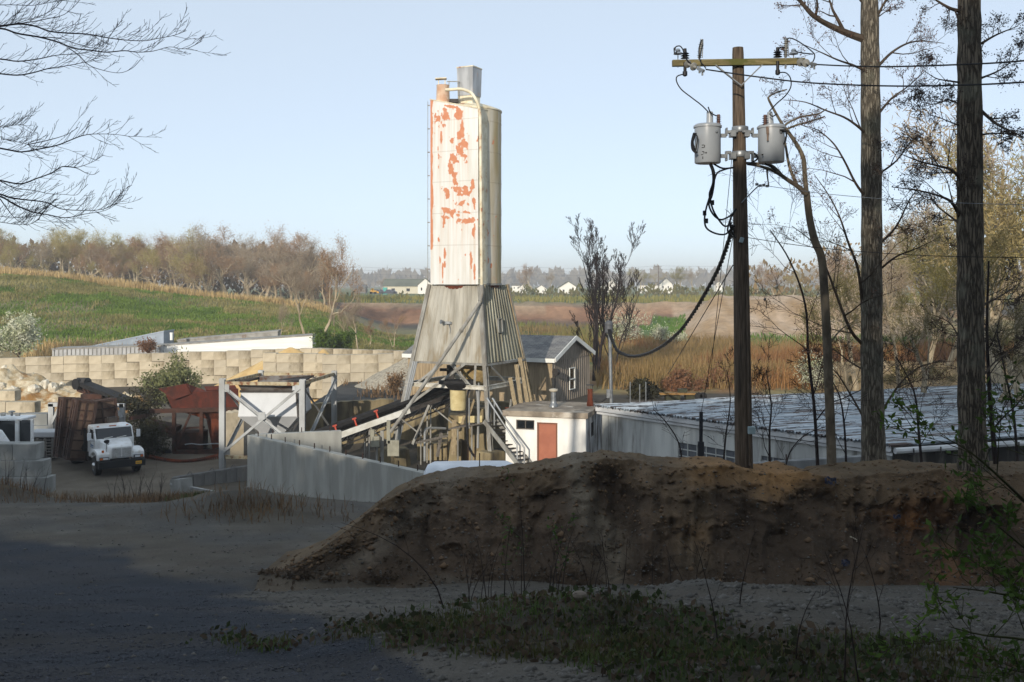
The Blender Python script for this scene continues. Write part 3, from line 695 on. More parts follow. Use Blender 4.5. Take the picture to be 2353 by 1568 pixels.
for (f0, z0_, f1, z1_) in ((.12, 5.2, .42, 6.2), (.55, 6.2, .80, 5.2), (.40, 6.2, .02, 3.6), (.75, 6.25, .04, 4.0), (.20, 2.3, .32, 4.2), (.88, 6.2, .86, 5.2)):
    mb.angle(onface(1, 0, f0, z0_), onface(1, 0, f1, z1_), .1, .02)
for (f0, z0_, f1, z1_) in ((.1, 6.2, .55, 4.95), (.88, 6.25, .62, 4.95)): mb.angle(onface(0, 3, f0, z0_), onface(0, 3, f1, z1_), .11, .02)
mb.build('bracing', GREYSTEEL, silo)
mb = MB(); g_ = onface(0, 3, .585, 4.7, .07)
mb.prism([g_+d_*a+V(0, 0, c) for a, c in ((-.16, .35), (.16, .35), (.12, 0), (.17, -.42), (-.17, -.42), (-.12, 0))], fx*.02); mb.build('gusset_plate', GREYSTEEL, silo)
mb = MB(); mb.tube(arc([g_+V(-.1, 0, -.35)-d_*.1, g_+d_*-.45+V(0, 0, -.9), g_+d_*-.6+V(0, 0, -1.8), g_+d_*-.75+V(0, 0, -2.4)], 4), .06, 7); mb.tube([g_+d_*.1+V(0, 0, -.35), g_+d_*.45+V(0, 0, -1.2), g_+d_*1.1+V(0, 0, -2.4)], .06, 7); mb.build('brace_pipe', GREYSTEEL, silo, smooth=True)
# bundle of pipes down the left leg, curved hose pipe by the near leg
mb = MB()
for k in range(3):
    o_ = fn*(.12+.05*k)+fx*(.12+.13*k)
    mb.tube([tc(1, 6.25)+o_, tc(1, 2.0)+o_*1.0], .045, 6)
mb.build('conduit_bundle', PALESTEEL, silo)
mb = MB(); mb.tube(arc([W(1098, 1030, 47.6), W(1099, 960, 47.6), W(1097, 905, 47.7), W(1089, 882, 47.9), W(1075, 905, 48.1)], 5), .06, 8); mb.build('bent_pipe', PALESTEEL, silo, smooth=True)
mb = MB(); mb.tube(arc([W(1085, 880, 48.0), W(1075, 905, 47.4), W(1073, 985, 47.2), W(1078, 1030, 47.2), W(1102, 1062, 47.3)], 6), .055, 8); mb.build('black_hose', RUBBER, silo, smooth=True)
# inside: scale hopper, chute, clutter under the skirt
mb = MB(); mb.lathe([(.3, 4.9), (.75, 5.7), (.8, 6.3)], 18, (TB.x+.35, TB.y-.4, 0)); mb.build('weigh_hopper', mat('beige_hopper', rgb(170, 150, 105), rgb(140, 118, 80), 3, rough=.8), silo, smooth=True)
mb = MB(); mb.box((TB.x+.1, TB.y-.3, 5.35), (.9, .5, .5)); mb.box((TB.x-.9, TB.y-.2, 5.6), (.35, .3, .8)); mb.box((TB.x-.5, TB.y+.6, 5.7), (2.0, .1, .15)); mb.build('gate_gear', DARKSTEEL, silo)
mb = MB(); q = W(1053, 917, 48.0); mb.lathe([(.36, -.52), (.38, -.4), (.4, .4), (.42, .5), (.3, .52)], 18, q); mb.build('cream_drum', YELLOWISH, silo, smooth=True)
mb = MB(); q = W(1050, 878, 48.0); mb.box(q+V(0, .1, 0), (1.7, .9, .16)); mb.lathe([(.75, 0), (.5, -.3)], 16, q+V(.1, 0, -.05)); mb.build('discharge_boot', RUBBER, silo)
mb = MB(); q = onface(0, 3, .8, 3.6, -.5); mb.box(q, (.5, .5, .5)); mb.bar(q+V(-.6, 0, .2), q+V(.6, 0, .25), .05); mb.build('rusty_motor', RUST, silo)
mb = MB(); c0, c1 = W(930, 895, 50.6), W(930, 895, 50.6)
# weathered planks leaning on the right leg
for k, (u0, v0, u1, v1, D0) in enumerate(((1186, 838, 1205, 992, 49.0), (1194, 822, 1222, 985, 49.4), (1200, 832, 1229, 972, 49.6), (1205, 850, 1236, 980, 49.8), (1172, 868, 1196, 1000, 48.8))):
    mb = MB(); a, b2 = W(u0, v0, D0), W(u1, v1, D0-.35); mb.bar(a, b2, .19, .05, up=(0.2, -1, 0)); o = mb.build('weathered_plank', OLDWOOD, None, loc=W(u1, v1, D0-.35))
    tag(o, ('short splintered plank lowest in the stack leaning on the tower right leg', 'long bleached plank leaning highest against the tower right leg', 'bleached plank behind the longest one on the tower right leg', 'outermost pale plank leaning at the tower right leg', 'dark narrow plank leaning inside the tower right leg')[k], 'plank', 'planks leaning on the tower')
# concrete pedestals under the legs
for i, (w_, zt__, lab) in enumerate(((1.2, 2.3, 'grey concrete block under the near leg of the silo tower'), (1.35, 2.05, 'stained round shouldered concrete pier under the left leg of the silo tower'), (1.4, 2.0, 'concrete pier hidden under the rear leg of the tower'), (1.4, 2.0, 'concrete pier under the plank covered leg of the tower'))):
    p_ = tc(i, zt__); mb = MB(); mb.lathe([(w_*.66, 0.9), (w_*.62, 1.4), (w_*.56, zt__-.05), (w_*.5, zt__)], 10 if i == 1 else 4, (p_.x, p_.y, 0))
    solo('concrete_pier', lab, 'concrete pier', mb, OLDCONC, (p_.x, p_.y, 1.2), 'piers under the silo tower', bevel=.03)
# ------------------------------------------------------------------ white block hut in front of the tower
def frame_axes(p0, p1):
    d = (p1-p0); d.z = 0; L_ = d.length; d.normalize(); return d, V(-d.y, d.x, 0), L_
HA, HB = V(-0.29, 46.0, 0), V(3.31, 45.0, 0); hd, hb, hL = frame_axes(HA, HB)
hut = thing('block_hut', 'small flat roofed white block hut with a rust orange door', 'hut', (HA.x, HA.y, 1.2))
HUTW = mat('white_washed_block', rgb(240, 238, 232), rgb(222, 220, 214), 1.2, (1, 1, .5), rough=.8, bump=.08, c3=rgb(150, 142, 128), s3=1.0, t3=(.64, .80), st3=(2.5, 2.5, .35))
HUTS = mat('sooty_white_block', rgb(214, 214, 214), rgb(176, 178, 182), 1.4, (2, 2, .3), rough=.85, bump=.15, c3=rgb(74, 68, 62), s3=1.3, t3=(.47, .62), st3=(2.5, 2.5, .3))
def hp(a, c, z): return HA+hd*a+hb*c+V(0, 0, z)
def wall_holes(mb, pt, Lx, z0, z1, holes, t, nrm):
    "wall in the plane pt(a, z) with rectangular holes (a0, a1, z0, z1), t thick along nrm"
    xs = sorted({0, Lx}|{h[0] for h in holes}|{h[1] for h in holes}); zs = sorted({z0, z1}|{h[2] for h in holes}|{h[3] for h in holes})
    for i in range(len(xs)-1):
        for j in range(len(zs)-1):
            cx, cz = (xs[i]+xs[i+1])/2, (zs[j]+zs[j+1])/2
            if any(h[0] < cx < h[1] and h[2] < cz < h[3] for h in holes): continue
            q = [pt(xs[i], zs[j]), pt(xs[i+1], zs[j]), pt(xs[i+1], zs[j+1]), pt(xs[i], zs[j+1])]
            mb.hexa(q+[p+nrm*t for p in q])
def ua(u, z=None): 
    "distance along the hut front seen at column u"
    k = (u-CX)/FPX; return (k*HA.y-HA.x)/(hd.x-k*hd.y)
d0, d1 = ua(1234), ua(1281); w0, w1 = ua(1186), ua(1228)
dz1 = 10-(972-HY)/FPX*45.4; wz0 = 10-(987-HY)/FPX*45.8; wz1 = 10-(965-HY)/FPX*45.8
mb = MB(); wall_holes(mb, lambda a, z: hp(a, 0, z), hL, .6, 3.98, [(d0, d1, .6, dz1), (w0, w1, wz0, wz1)], .2, hb); mb.build('front_wall', HUTW, hut)
mb = MB(); sw = (1.05, 1.75, 2.95, 3.62); wall_holes(mb, lambda a, z: hp(hL, a+.201, z), 3.7, .6, 3.98, [sw], .2, -hd); mb.build('side_wall', HUTS, hut)
mb = MB(); mb.hexa([hp(0, .201, .6), hp(.2, .201, .6), hp(.2, 3.7, .6), hp(0, 3.7, .6), hp(0, .201, 3.98), hp(.2, .201, 3.98), hp(.2, 3.7, 3.98), hp(0, 3.7, 3.98)]); mb.hexa([hp(.2, 3.7, .6), hp(hL-.2, 3.7, .6), hp(hL-.2, 3.9, .6), hp(.2, 3.9, .6), hp(.2, 3.7, 3.98), hp(hL-.2, 3.7, 3.98), hp(hL-.2, 3.9, 3.98), hp(.2, 3.9, 3.98)]); mb.build('rear_wall', HUTS, hut)
mb = MB(); o = .12
ROOFC = mat('dirty_roof_slab', rgb(160, 148, 132), rgb(120, 110, 98), 1.5, rough=.9, bump=.2, c3=rgb(196, 188, 175), s3=1.2, t3=(.55, .7))
mb.hexa([hp(-o, -o, 3.985), hp(hL+o, -o, 3.985), hp(hL+o, 4.0, 3.985), hp(-o, 4.0, 3.985), hp(-o, -o, 4.24), hp(hL+o, -o, 4.24), hp(hL+o, 4.0, 4.24), hp(-o, 4.0, 4.24)]); roof = mb.build('roof_slab', ROOFC, hut, bevel=.02)
mb = MB(); mb.hexa([hp(d0+.05, .05, .62), hp(d1-.05, .05, .62), hp(d1-.05, .10, .62), hp(d0+.05, .10, .62), hp(d0+.05, .05, dz1-.05), hp(d1-.05, .05, dz1-.05), hp(d1-.05, .10, dz1-.05), hp(d0+.05, .10, dz1-.05)])
DOORM = mat('rust_orange_door', rgb(168, 104, 80), rgb(156, 94, 72), 2, rough=.55); door = mb.build('door', DOORM, hut)
mb = MB(); mb.lathe([(.018, 0), (.02, .05), (.035, .06), (.03, .09), (.01, .1)], 10, hp(d1-.15, .05, 1.75), axis=-hb); mb.build('door_knob', GALV, door, smooth=True)
mb = MB()
for a in (d0+.025, d1-.025): mb.bar(hp(a, .03, .6), hp(a, .03, dz1-.05), .05, .1, up=hd)
mb.bar(hp(d0, .03, dz1-.025), hp(d1, .03, dz1-.025), .1, .05); mb.build('door_frame', mat('brown_frame', rgb(120, 80, 62), rough=.7), door)
def window(par, pt, a0, a1, z0, z1, n, out, mf, mullion=True, name='window'):
    mb = MB()
    for a in ([a0+.02, a1-.02]+([(a0+a1)/2] if mullion else [])): mb.bar(pt(a, z0)+n*out, pt(a, z1)+n*out, .05, .05, up=(pt(a1, z0)-pt(a0, z0)).normalized())
    for z in (z0+.02, z1-.02): mb.bar(pt(a0+.045, z)+n*out, pt(a1-.045, z)+n*out, .045, .05)
    f = mb.build(name, mf, par)
    mb = MB(); mb.hexa([pt(a, z)+n*(out+k) for k in (.03, .04) for a, z in ((a0+.02, z0+.02), (a1-.02, z0+.02), (a1-.02, z1-.02), (a0+.02, z1-.02))]); mb.build('pane', GLASS_DK, f)
    return f
window(hut, lambda a, z: hp(a, 0, z), w0, w1, wz0, wz1, hb, .06, GREYWOOD)
window(hut, lambda a, z: hp(hL, a+.201, z), sw[0], sw[1], sw[2], sw[3], -hd, .06, GREYWOOD, False)
mb = MB(); mb.hexa([hp(w0-.03, -.03, wz0-.05), hp(w1+.03, -.03, wz0-.05), hp(w1+.03, .06, wz0-.02), hp(w0-.03, .06, wz0-.02), hp(w0-.03, -.03, wz0-.0), hp(w1+.03, -.03, wz0-.0), hp(w1+.03, .06, wz0+.0), hp(w0-.03, .06, wz0+.0)]); mb.build('window_sill', HUTW, hut)
q = W(1272, 945, 47.2); q.z = 4.24
mb = MB(); mb.lathe([(.22, 0), (.2, .12), (.14, .2), (.14, .28)], 14, q); mb.lathe([(.13, .28), (.13, .72)], 14, q); fl = mb.build('vent_pipe', GALV, hut, smooth=True)
mb = MB(); mb.lathe([(.17, .72), (.22, .78), (.2, .84), (.02, .88)], 14, q); mb.build('vent_cap', mat('dull_cap', rgb(180, 172, 155), rough=.6), fl, smooth=True)
q = W(1356, 935, 47.6); q.z = 4.24
mb = MB(); mb.lathe([(.16, 0), (.15, .22)], 14, q, None); mb.lathe([(.12, .22), (.12, .74), (.14, .75), (.14, .80)], 14, q); fl = mb.build('flue_pipe', RUST, hut, smooth=True)
mb = MB(); mb.lathe([(.2, .98), (.2, 1.0)], 14, q); [mb.bar(q+V(.11*sx, .11*sy, .78), q+V(.11*sx, .11*sy, .98), .02) for sx in (-1, 1) for sy in (-1, 1)]; mb.build('flue_cap', DARKSTEEL, fl)

# ------------------------------------------------------------------ long grey shed house behind the tower
GC = V(2.2, 55.0, 0); gth = R(25); ge = V(-math.cos(gth), math.sin(gth), 0); gg = V(math.sin(gth), math.cos(gth), 0)   # along the eave to the left; along the gable to the back
GL_, GW_ = 9.1, 5.66; ZE, ZR = 5.97, 6.95
house = thing('gabled_shed', 'grey timber clad shed with a shingle gable roof and white fascia behind the tower', 'shed', (GC.x, GC.y, 3.3))
def gp(a, c, z): return GC+ge*a+gg*c+V(0, 0, z)
BOARD = mat('grey_board_siding', rgb(150, 140, 128), rgb(120, 112, 102), 3, (5, 5, .4), rough=.9, bump=.15)
EAVW = mat('tan_board_siding', rgb(168, 150, 122), rgb(140, 124, 100), 2, (4, 4, .4), rough=.9, bump=.15)
def boards(pt, x0, x1, zlo, zhi, n, nrm, t=.03, gap=.03):
    mb = MB()
    for k in range(n):
        a, b2 = x0+(x1-x0)*k/n, x0+(x1-x0)*(k+1)/n
        lo = zlo; h0, h1 = (zhi(a), zhi(b2)) if callable(zhi) else (zhi, zhi)
        mb.hexa([pt(a, lo), pt(b2, lo), pt(b2, lo)-nrm*.02, pt(a, lo)-nrm*.02, pt(a, h0), pt(b2, h1), pt(b2, h1)-nrm*.02, pt(a, h0)-nrm*.02])
        mb.hexa([pt(b2-.035, lo)+nrm*t, pt(b2+.035, lo)+nrm*t, pt(b2+.035, lo), pt(b2-.035, lo), pt(b2-.035, h1-.01)+nrm*t, pt(b2+.035, h1-.01)+nrm*t, pt(b2+.035, h1-.01), pt(b2-.035, h1-.01)])
    return mb
gz_ = lambda c: ZE+(ZR-ZE)*(1-abs(c-GW_/2)/(GW_/2))-.12
boards(lambda c, z: gp(-.02, c, z), 0, GW_, 3.0, lambda c: min(gz_(c), ZE-.2), 18, -ge).build('gable_wall', BOARD, house)
boards(lambda c, z: gp(-.05, c, z), 0.01, GW_-.01, ZE-.19, gz_, 18, -ge, t=.025).build('gable_top', BOARD, house)
boards(lambda a, z: gp(a, -.02, z), 0, GL_, 3.0, ZE-.1, 20, -gg, t=.012).build('eave_wall', EAVW, house)
mb = MB(); mb.hexa([gp(.03, GW_, 3), gp(GL_, GW_, 3), gp(GL_, GW_-.1, 3), gp(.03, GW_-.1, 3), gp(.03, GW_, ZE-.1), gp(GL_, GW_, ZE-.1), gp(GL_, GW_-.1, ZE-.1), gp(.03, GW_-.1, ZE-.1)]); mb.hexa([gp(GL_, .03, 3), gp(GL_-.1, .03, 3), gp(GL_-.1, GW_-.15, 3), gp(GL_, GW_-.15, 3), gp(GL_, .03, ZE-.1), gp(GL_-.1, .03, ZE-.1), gp(GL_-.1, GW_-.15, ZE-.1), gp(GL_, GW_-.15, ZE-.1)]); mb.build('rear_wall', BOARD, house)
m, t, b = new_mat('grey_shingles'); co = coords(t); br = N(t, 'TexBrick'); br.inputs['Scale'].default_value = 1.0; br.inputs['Brick Width'].default_value = .34; br.inputs['Row Height'].default_value = .16; br.inputs['Mortar Size'].default_value = .012
br.inputs['Color1'].default_value = rgb(128, 128, 128); br.inputs['Color2'].default_value = rgb(98, 99, 102); br.inputs['Mortar'].default_value = rgb(62, 62, 64)
cx2 = N(t, 'Mapping'); cx2.inputs['Rotation'].default_value = (0, 0, gth); L(t, co, cx2.inputs[0]); L(t, cx2.outputs[0], br.inputs['Vector'])
L(t, mix_rgb(t, math_n(t, 'MULTIPLY', ramp(t, noise(t, co, 1.5, 5), .4, .7), .4), br.outputs[0], rgb(150, 148, 142)), b.inputs['Base Color']); b.inputs['Roughness'].default_value = .95; SHING = m
oh = .28; rr0 = (ZR-ZE)/(GW_/2)
for nm, c0, c1 in (('roof', -oh, GW_/2), ('roof', GW_+oh, GW_/2)):
    mb = MB(); z0 = ZE-rr0*oh
    mb.hexa([gp(-oh, c0, z0), gp(GL_+oh, c0, z0), gp(GL_+oh, c1, ZR), gp(-oh, c1, ZR), gp(-oh, c0, z0+.1), gp(GL_+oh, c0, z0+.1), gp(GL_+oh, c1, ZR+.1), gp(-oh, c1, ZR+.1)]); mb.build(nm, SHING, house)
mb = MB(); z0 = ZE-rr0*oh
mb.bar(gp(-oh, -oh-.03, z0-.03), gp(GL_+oh, -oh-.03, z0-.03), .04, .22)
mb.bar(gp(-oh-.03, -oh, z0), gp(-oh-.03, GW_/2, ZR), .05, .24); mb.bar(gp(-oh-.03, GW_+oh, z0), gp(-oh-.03, GW_/2+.02, ZR), .05, .24); mb.build('white_fascia', WHITEPAINT, house)
gw = (GW_*.40, GW_*.55); window(house, lambda c, z: gp(-.06, c, z), gw[0], gw[1], 4.0, 5.25, ge, -.06, WHITEPAINT, False); 
mb = MB(); mb.bar(gp(-.14, gw[0], 4.6), gp(-.14, gw[1], 4.6), .05, .06); mb.build('window_bar', WHITEPAINT, house)
window(house, lambda a, z: gp(a, -.03, z), 5.6, 6.3, 3.9, 5.2, gg, -.05, WHITEPAINT, False)
q = gp(-.25, .15, 5.2); mb = MB(); mb.lathe([(.19, 0), (.2, .22), (.17, .24)], 14, q, axis=(-.6, -.8, 0)); mb.bar(q, q+ge*.3, .05); mb.build('wall_fan', DARKSTEEL, house)
mb = MB(); mb.tube(arc([gp(-.1, .12, 5.1), gp(-.1, .2, 4.6), gp(-.1, .1, 4.2), gp(-.1, .2, 3.6)], 4), .02, 5); mb.build('wall_cable', BLACKCABLE, house)

# ------------------------------------------------------------------ long low shed with the corrugated roof
LA, LB = V(4.15, 46.2, 0), V(13.2, 35.1, 0); ld = (LB-LA).normalized(); LL = (LB-LA).length; lw = V(.951, .309, 0)
lsh = thing('long_shed', 'long low block shed with a worn pale corrugated roof behind the big trunks', 'shed', (LA.x, LA.y, 1.2))
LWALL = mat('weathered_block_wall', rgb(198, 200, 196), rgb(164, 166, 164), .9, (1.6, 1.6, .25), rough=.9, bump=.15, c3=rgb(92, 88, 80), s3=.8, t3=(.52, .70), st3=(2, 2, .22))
m_, t_, b_2 = LWALL, LWALL.node_tree, LWALL.node_tree.nodes['Principled BSDF']
WLEN = 24.0
def lpnt(a, c, z): return LA+ld*a+lw*c+V(0, 0, z)
inw = V(-ld.y, ld.x, 0); inw = inw if inw.dot(lw) > 0 else -inw
holes = [(LL*.32, LL*.53, 1.9, 3.3), (LL*.62, LL*.73, 2.3, 3.3)]
mb = MB(); wall_holes(mb, lambda a, z: lpnt(a, 0, z), LL, .8, 4.25, holes, .2, inw)
for r_ in range(16):                                        # proud block courses: thin raised beds
    pass
mb.build('long_wall', LWALL, lsh)
for h in holes:
    mb = MB(); n = 6
    mb.hexa([lpnt(a, 0, z)+inw*k for k in (.08, .16) for a, z in ((h[0], h[2]), (h[1], h[2]), (h[1], h[3]), (h[0], h[3]))]); o = mb.build('boarded_window', mat('glass_block', rgb(96, 100, 106), rgb(74, 78, 84), 4, rough=.5), lsh)
    mb = MB()
    for k in range(1, n): a = h[0]+(h[1]-h[0])*k/n; mb.bar(lpnt(a, 0, h[2])+inw*.06, lpnt(a, 0, h[3])+inw*.06, .04, .03, up=ld)
    for k in range(1, 5): z = h[2]+(h[3]-h[2])*k/5; mb.bar(lpnt(h[0], 0, z)+inw*.055, lpnt(h[1], 0, z)+inw*.055, .03, .04)
    mb.build('window_grid', LWALL, o)
nB = V(lw.y, -lw.x, 0); nB = nB if nB.y < 0 else -nB
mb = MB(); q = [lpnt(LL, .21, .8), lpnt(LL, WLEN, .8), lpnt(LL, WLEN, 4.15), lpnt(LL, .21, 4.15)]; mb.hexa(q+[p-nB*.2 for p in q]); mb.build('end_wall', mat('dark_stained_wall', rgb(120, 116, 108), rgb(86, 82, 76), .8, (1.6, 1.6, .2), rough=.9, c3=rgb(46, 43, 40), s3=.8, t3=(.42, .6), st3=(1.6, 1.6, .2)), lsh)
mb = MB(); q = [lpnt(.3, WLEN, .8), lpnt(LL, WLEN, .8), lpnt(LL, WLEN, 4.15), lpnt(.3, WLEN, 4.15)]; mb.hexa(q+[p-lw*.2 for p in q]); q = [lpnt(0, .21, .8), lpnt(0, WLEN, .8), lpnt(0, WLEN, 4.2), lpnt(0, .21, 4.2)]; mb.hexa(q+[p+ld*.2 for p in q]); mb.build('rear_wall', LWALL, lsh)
# corrugated sheets: ribs run from the near end up to the far edge (along lw)
m, t, b = new_mat('worn_corrugated_roof'); co = coords(t); mp = N(t, 'Mapping'); ang_ = math.atan2(lw.y, lw.x); mp.inputs['Rotation'].default_value = (0, 0, -ang_); L(t, co, mp.inputs[0])
def mscale(sc):
    k = N(t, 'Mapping'); k.inputs['Scale'].default_value = sc; L(t, mp.outputs[0], k.inputs[0]); return k.outputs[0]
c1 = mix_rgb(t, ramp(t, noise(t, mscale((.18, 2.2, 1)), 1.5, 6, .65), .38, .62), rgb(196, 204, 210), rgb(138, 150, 160))
c1 = mix_rgb(t, ramp(t, noise(t, mscale((.30, 3.0, 1)), 1.6, 8, .7), .50, .57), c1, rgb(82, 68, 62))
c1 = mix_rgb(t, ramp(t, noise(t, mscale((.5, 4.0, 1)), 1.1, 8, .7), .56, .60), c1, rgb(46, 40, 38))
L(t, c1, b.inputs['Base Color']); b.inputs['Roughness'].default_value = .42; b.inputs['Metallic'].default_value = .25
mb = MB(); nr_ = 96; oh = .25; vs = []; nc_ = 13; rng = random.Random(5)
jit = [rng.uniform(-.25, .25) for _ in range(nr_*4+2)]
rowz = []
for k in range(nr_*4+1):
    f = -oh+(LL+2*oh)*k/(nr_*4); ph_ = k % 4; hgt_ = (0, .05, .05, 0)[ph_]
    for c in range(nc_):
        g = c/(nc_-1); a_c = -oh+(WLEN+.6+jit[k//10*10])*g
        step = .03 if (int(g*4+0.001) % 2) else 0
        vs.append(lpnt(f, a_c, 4.42+.26*g+hgt_+step+.015*math.sin(k*.7+c*1.7)))
fs = [(k*nc_+c, k*nc_+c+1, (k+1)*nc_+c+1, (k+1)*nc_+c) for k in range(nr_*4) for c in range(nc_-1)]
mb.add(vs, fs); mb.add([p-V(0, 0, .06) for p in vs], [tuple(reversed(f)) for f in fs]); mb.build('corrugated_roof', m, lsh)
mb = MB(); fa = mat('white_fascia_board', rgb(205, 207, 208), rgb(176, 178, 180), 2, (.5, .5, 2), rough=.6, c3=rgb(120, 112, 100), s3=1.3, t3=(.6, .75))
for dz, w_ in ((4.27, .2), (4.08, .1)): mb.bar(lpnt(-.2, -.16 if dz > 4.2 else -.1, dz), lpnt(LL+.2, -.16 if dz > 4.2 else -.1, dz), .06, w_)
mb.build('fascia_board', fa, lsh)
mb = MB(); mb.tube([lpnt(LL+.3, -.1, 4.22), lpnt(LL+.3, WLEN, 4.25)], .11, 8)
mb.build('rain_gutter', fa, lsh, smooth=True)
for k in range(16):
    mb = MB(); a = .5+k*1.15; mb.tube([lpnt(LL+.46, a, 4.30), lpnt(LL+.47, a, 4.1), lpnt(LL+.25, a, 4.05)], .03, 5); mb.build('gutter_bracket', DARKSTEEL, lsh)
mb = MB(); mb.bar(lpnt(LL*.985, WLEN*.62, 4.5), lpnt(LL*.985, WLEN*.62, 5.3), .25, .25); mb.build('roof_stack', DARKSTEEL, lsh)

# ------------------------------------------------------------------ new cast concrete wall (two runs meeting in a point) with bar stubs
def cast_wall(name, label, pts, zt_, zb_, t, nrm_side, m, rods, ledge=None):
    p0, p1 = V(*pts[0], 0), V(*pts[1], 0); d = (p1-p0).normalized(); n = V(-d.y, d.x, 0)*nrm_side
    o = thing(name, label, 'wall', (p0.x, p0.y, zb_))
    mb = MB(); q = [p0, p1, p1+n*t, p0+n*t]; mb.hexa([V(a.x, a.y, zb_) for a in q]+[V(a.x, a.y, zt_) for a in q]); mb.build('wall_panel', m, o, bevel=.02)
    if ledge:
        q = [p0-n*.14, p1-n*.14, p1, p0]; mb = MB(); mb.hexa([V(a.x, a.y, zb_-.1) for a in q]+[V(a.x, a.y, ledge[i_ in (1, 2)]) for i_, a in enumerate(q)]); mb.build('footing', OLDCONC2, o, bevel=.02)
    for k in range(rods):
        mb = MB(); p = p0.lerp(p1, (k+.6)/rods)+n*t*.5; mb.tube([V(p.x, p.y, zt_-.02), V(p.x, p.y, zt_+.2)], .022, 5); mb.build('bar_stub', RUST_DK, o)
    return o
RUST_DK = mat('dark_rust', rgb(58, 42, 36), rough=.9)
OLDCONC2 = mat('grey_footing', rgb(140, 138, 130), rgb(112, 110, 104), 1.2, (2, 2, .3), rough=.9, bump=.2, c3=rgb(92, 88, 80), s3=1.1, t3=(.52, .7))
KC = W(568, 1000, 42.0); KA = W(985, 1090, 42.0*346/436); KB = W(785, 990, 42.0*346/336)
kdir = (KA-KC).normalized(); KA2 = KC+kdir*((KA-KC).length*1.5)
cast_wall('concrete_wall', 'long new grey concrete wall with bar stubs running down behind the earth bank', [(KC.x, KC.y), (KA2.x, KA2.y)], KC.z, .2, .3, 1, NEWCONC, 17, ledge=(1.55, 2.6))
cast_wall('concrete_wall', 'short new grey concrete wall going back from the corner below the steel hopper', [(KC.x+.32, KC.y+.12), (KB.x, KB.y)], KC.z-.003, .6, .3, 1, NEWCONC, 3)
a, b2 = W(1545, 1077, 31.0), W(2040, 1043, 33.5)
cast_wall('concrete_wall', 'low new grey concrete wall in front of the long shed', [(a.x, a.y), (b2.x, b2.y)], a.z, .8, .25, 1, mat('blue_grey_concrete', rgb(128, 130, 130), rgb(108, 110, 111), 1.3, (2, 2, .3), rough=.9), 5)
# ------------------------------------------------------------------ old stained retaining wall behind the tower yard, and its pieces
def retain(u0, v0, D0, u1, v1, D1, zb_, t, label, m=OLDCONC, cat='wall', group=None, name='retaining_wall'):
    a, c = W(u0, v0, D0), W(u1, v1, D1); d = (c-a); d.z = 0; d.normalize(); n = V(-d.y, d.x, 0)
    mb = MB(); k = 14; rng = random.Random(int(u0)); T = []
    for i in range(k+1):
        p = a.lerp(c, i/k); T.append((p, p.z+rng.uniform(-.05, .03)))
    vs = []
    for p, z in T: vs += [V(p.x, p.y, zb_), V(p.x, p.y, z), V(p.x, p.y, z)+n*t, V(p.x, p.y, zb_)+n*t]
    fs = []
    for i in range(k):
        for j in range(4): fs.append((i*4+j, i*4+(j+1) % 4, (i+1)*4+(j+1) % 4, (i+1)*4+j)[::-1])
    fs += [(0, 1, 2, 3), (k*4+3, k*4+2, k*4+1, k*4)]
    mb.add(vs, fs); return solo(name, label, cat, mb, m, (a.x, a.y, zb_), group)
retain(690, 930, 53.6, 905, 917, 54.4, .9, .5, 'weathered concrete retaining wall behind the rising belt conveyor')
retain(905, 925, 54.4, 1240, 925, 53.8, .9, .5, 'stained tan concrete retaining wall behind the tower legs')
retain(520, 950, 51.0, 560, 946, 51.5, .9, .9, 'pale block wall end inside the steel hopper frame', BLOCKCONC)
# stepped concrete shapes under and beside the tower
def cblock(u0, u1, v0, v1, D, depth, label, m=OLDCONC):
    a = W(u0, v0, D); c = W(u1, v1, D); mb = MB(); mb.hexa([V(a.x, D, c.z), V(c.x, D, c.z), V(c.x, D+depth, c.z), V(a.x, D+depth, c.z), V(a.x, D, a.z), V(c.x, D, a.z), V(c.x, D+depth, a.z), V(a.x, D+depth, a.z)])
    return solo('concrete_block', label, 'concrete block', mb, m, ((a.x+c.x)/2, D, c.z), 'stained blocks in the tower yard', bevel=.04)
cblock(1085, 1125, 940, 1082, 49.6, 1.8, 'tall stained concrete block just left of the metal stair')
cblock(958, 1028, 1020, 1082, 50.2, 1.5, 'low mossy concrete block right of the left leg pier')
cblock(1030, 1084, 955, 1082, 50.0, 2.0, 'broad tan concrete block under the timber deck')
cblock(1030, 1060, 1015, 1082, 49.0, .9, 'small dark concrete block at the foot of the deck')
# ------------------------------------------------------------------ stair with hand rails, deck, posts beside the hut
stair = thing('metal_stair', 'steep grey metal stair with pipe hand rails beside the white hut', 'stair', W(1195, 1080, 45.3))
S0, S1 = W(1112, 968, 46.6), W(1200, 1080, 45.0)
off = V(.55, .35, 0)
for o_ in (V(0, 0, 0), off):
    mb = MB(); mb.bar(S0+o_, S1+o_, .06, .2); mb.build('stringer', GREYSTEEL, stair)
for k in range(13):
    p = S0.lerp(S1, (k+.5)/13); mb = MB(); mb.hexa([p+V(0, 0, 0), p+off, p+off+V(.14, -.1, 0), p+V(.14, -.1, 0)]+[q+V(0, 0, .03) for q in (p, p+off, p+off+V(.14, -.1, 0), p+V(.14, -.1, 0))]); mb.build('tread', DARKSTEEL, stair)
for (u0, v0, u1, v1, u2, v2, u3, v3, D) in ((1120, 915, 1120, 962, 1188, 1022, 1189, 1082, 45.4), (1131, 915, 1150, 945, 1205, 1030, 1205, 1082, 45.0)):
    mb = MB(); mb.tube([W(u0, v0, D+1.3), W(u1 if u0 == 1120 else 1150, v0+2 if u0 == 1120 else 945, D+1.2), W(u2, v2, D), W(u3, v3, D)], .04, 7); mb.build('hand_rail', PALESTEEL, stair, smooth=True)
mb = MB()
for u in (1122, 1136): mb.tube([W(u, 917, 46.6), W(u, 985, 46.6)], .035, 6)
mb.build('rail_post', PALESTEEL, stair)
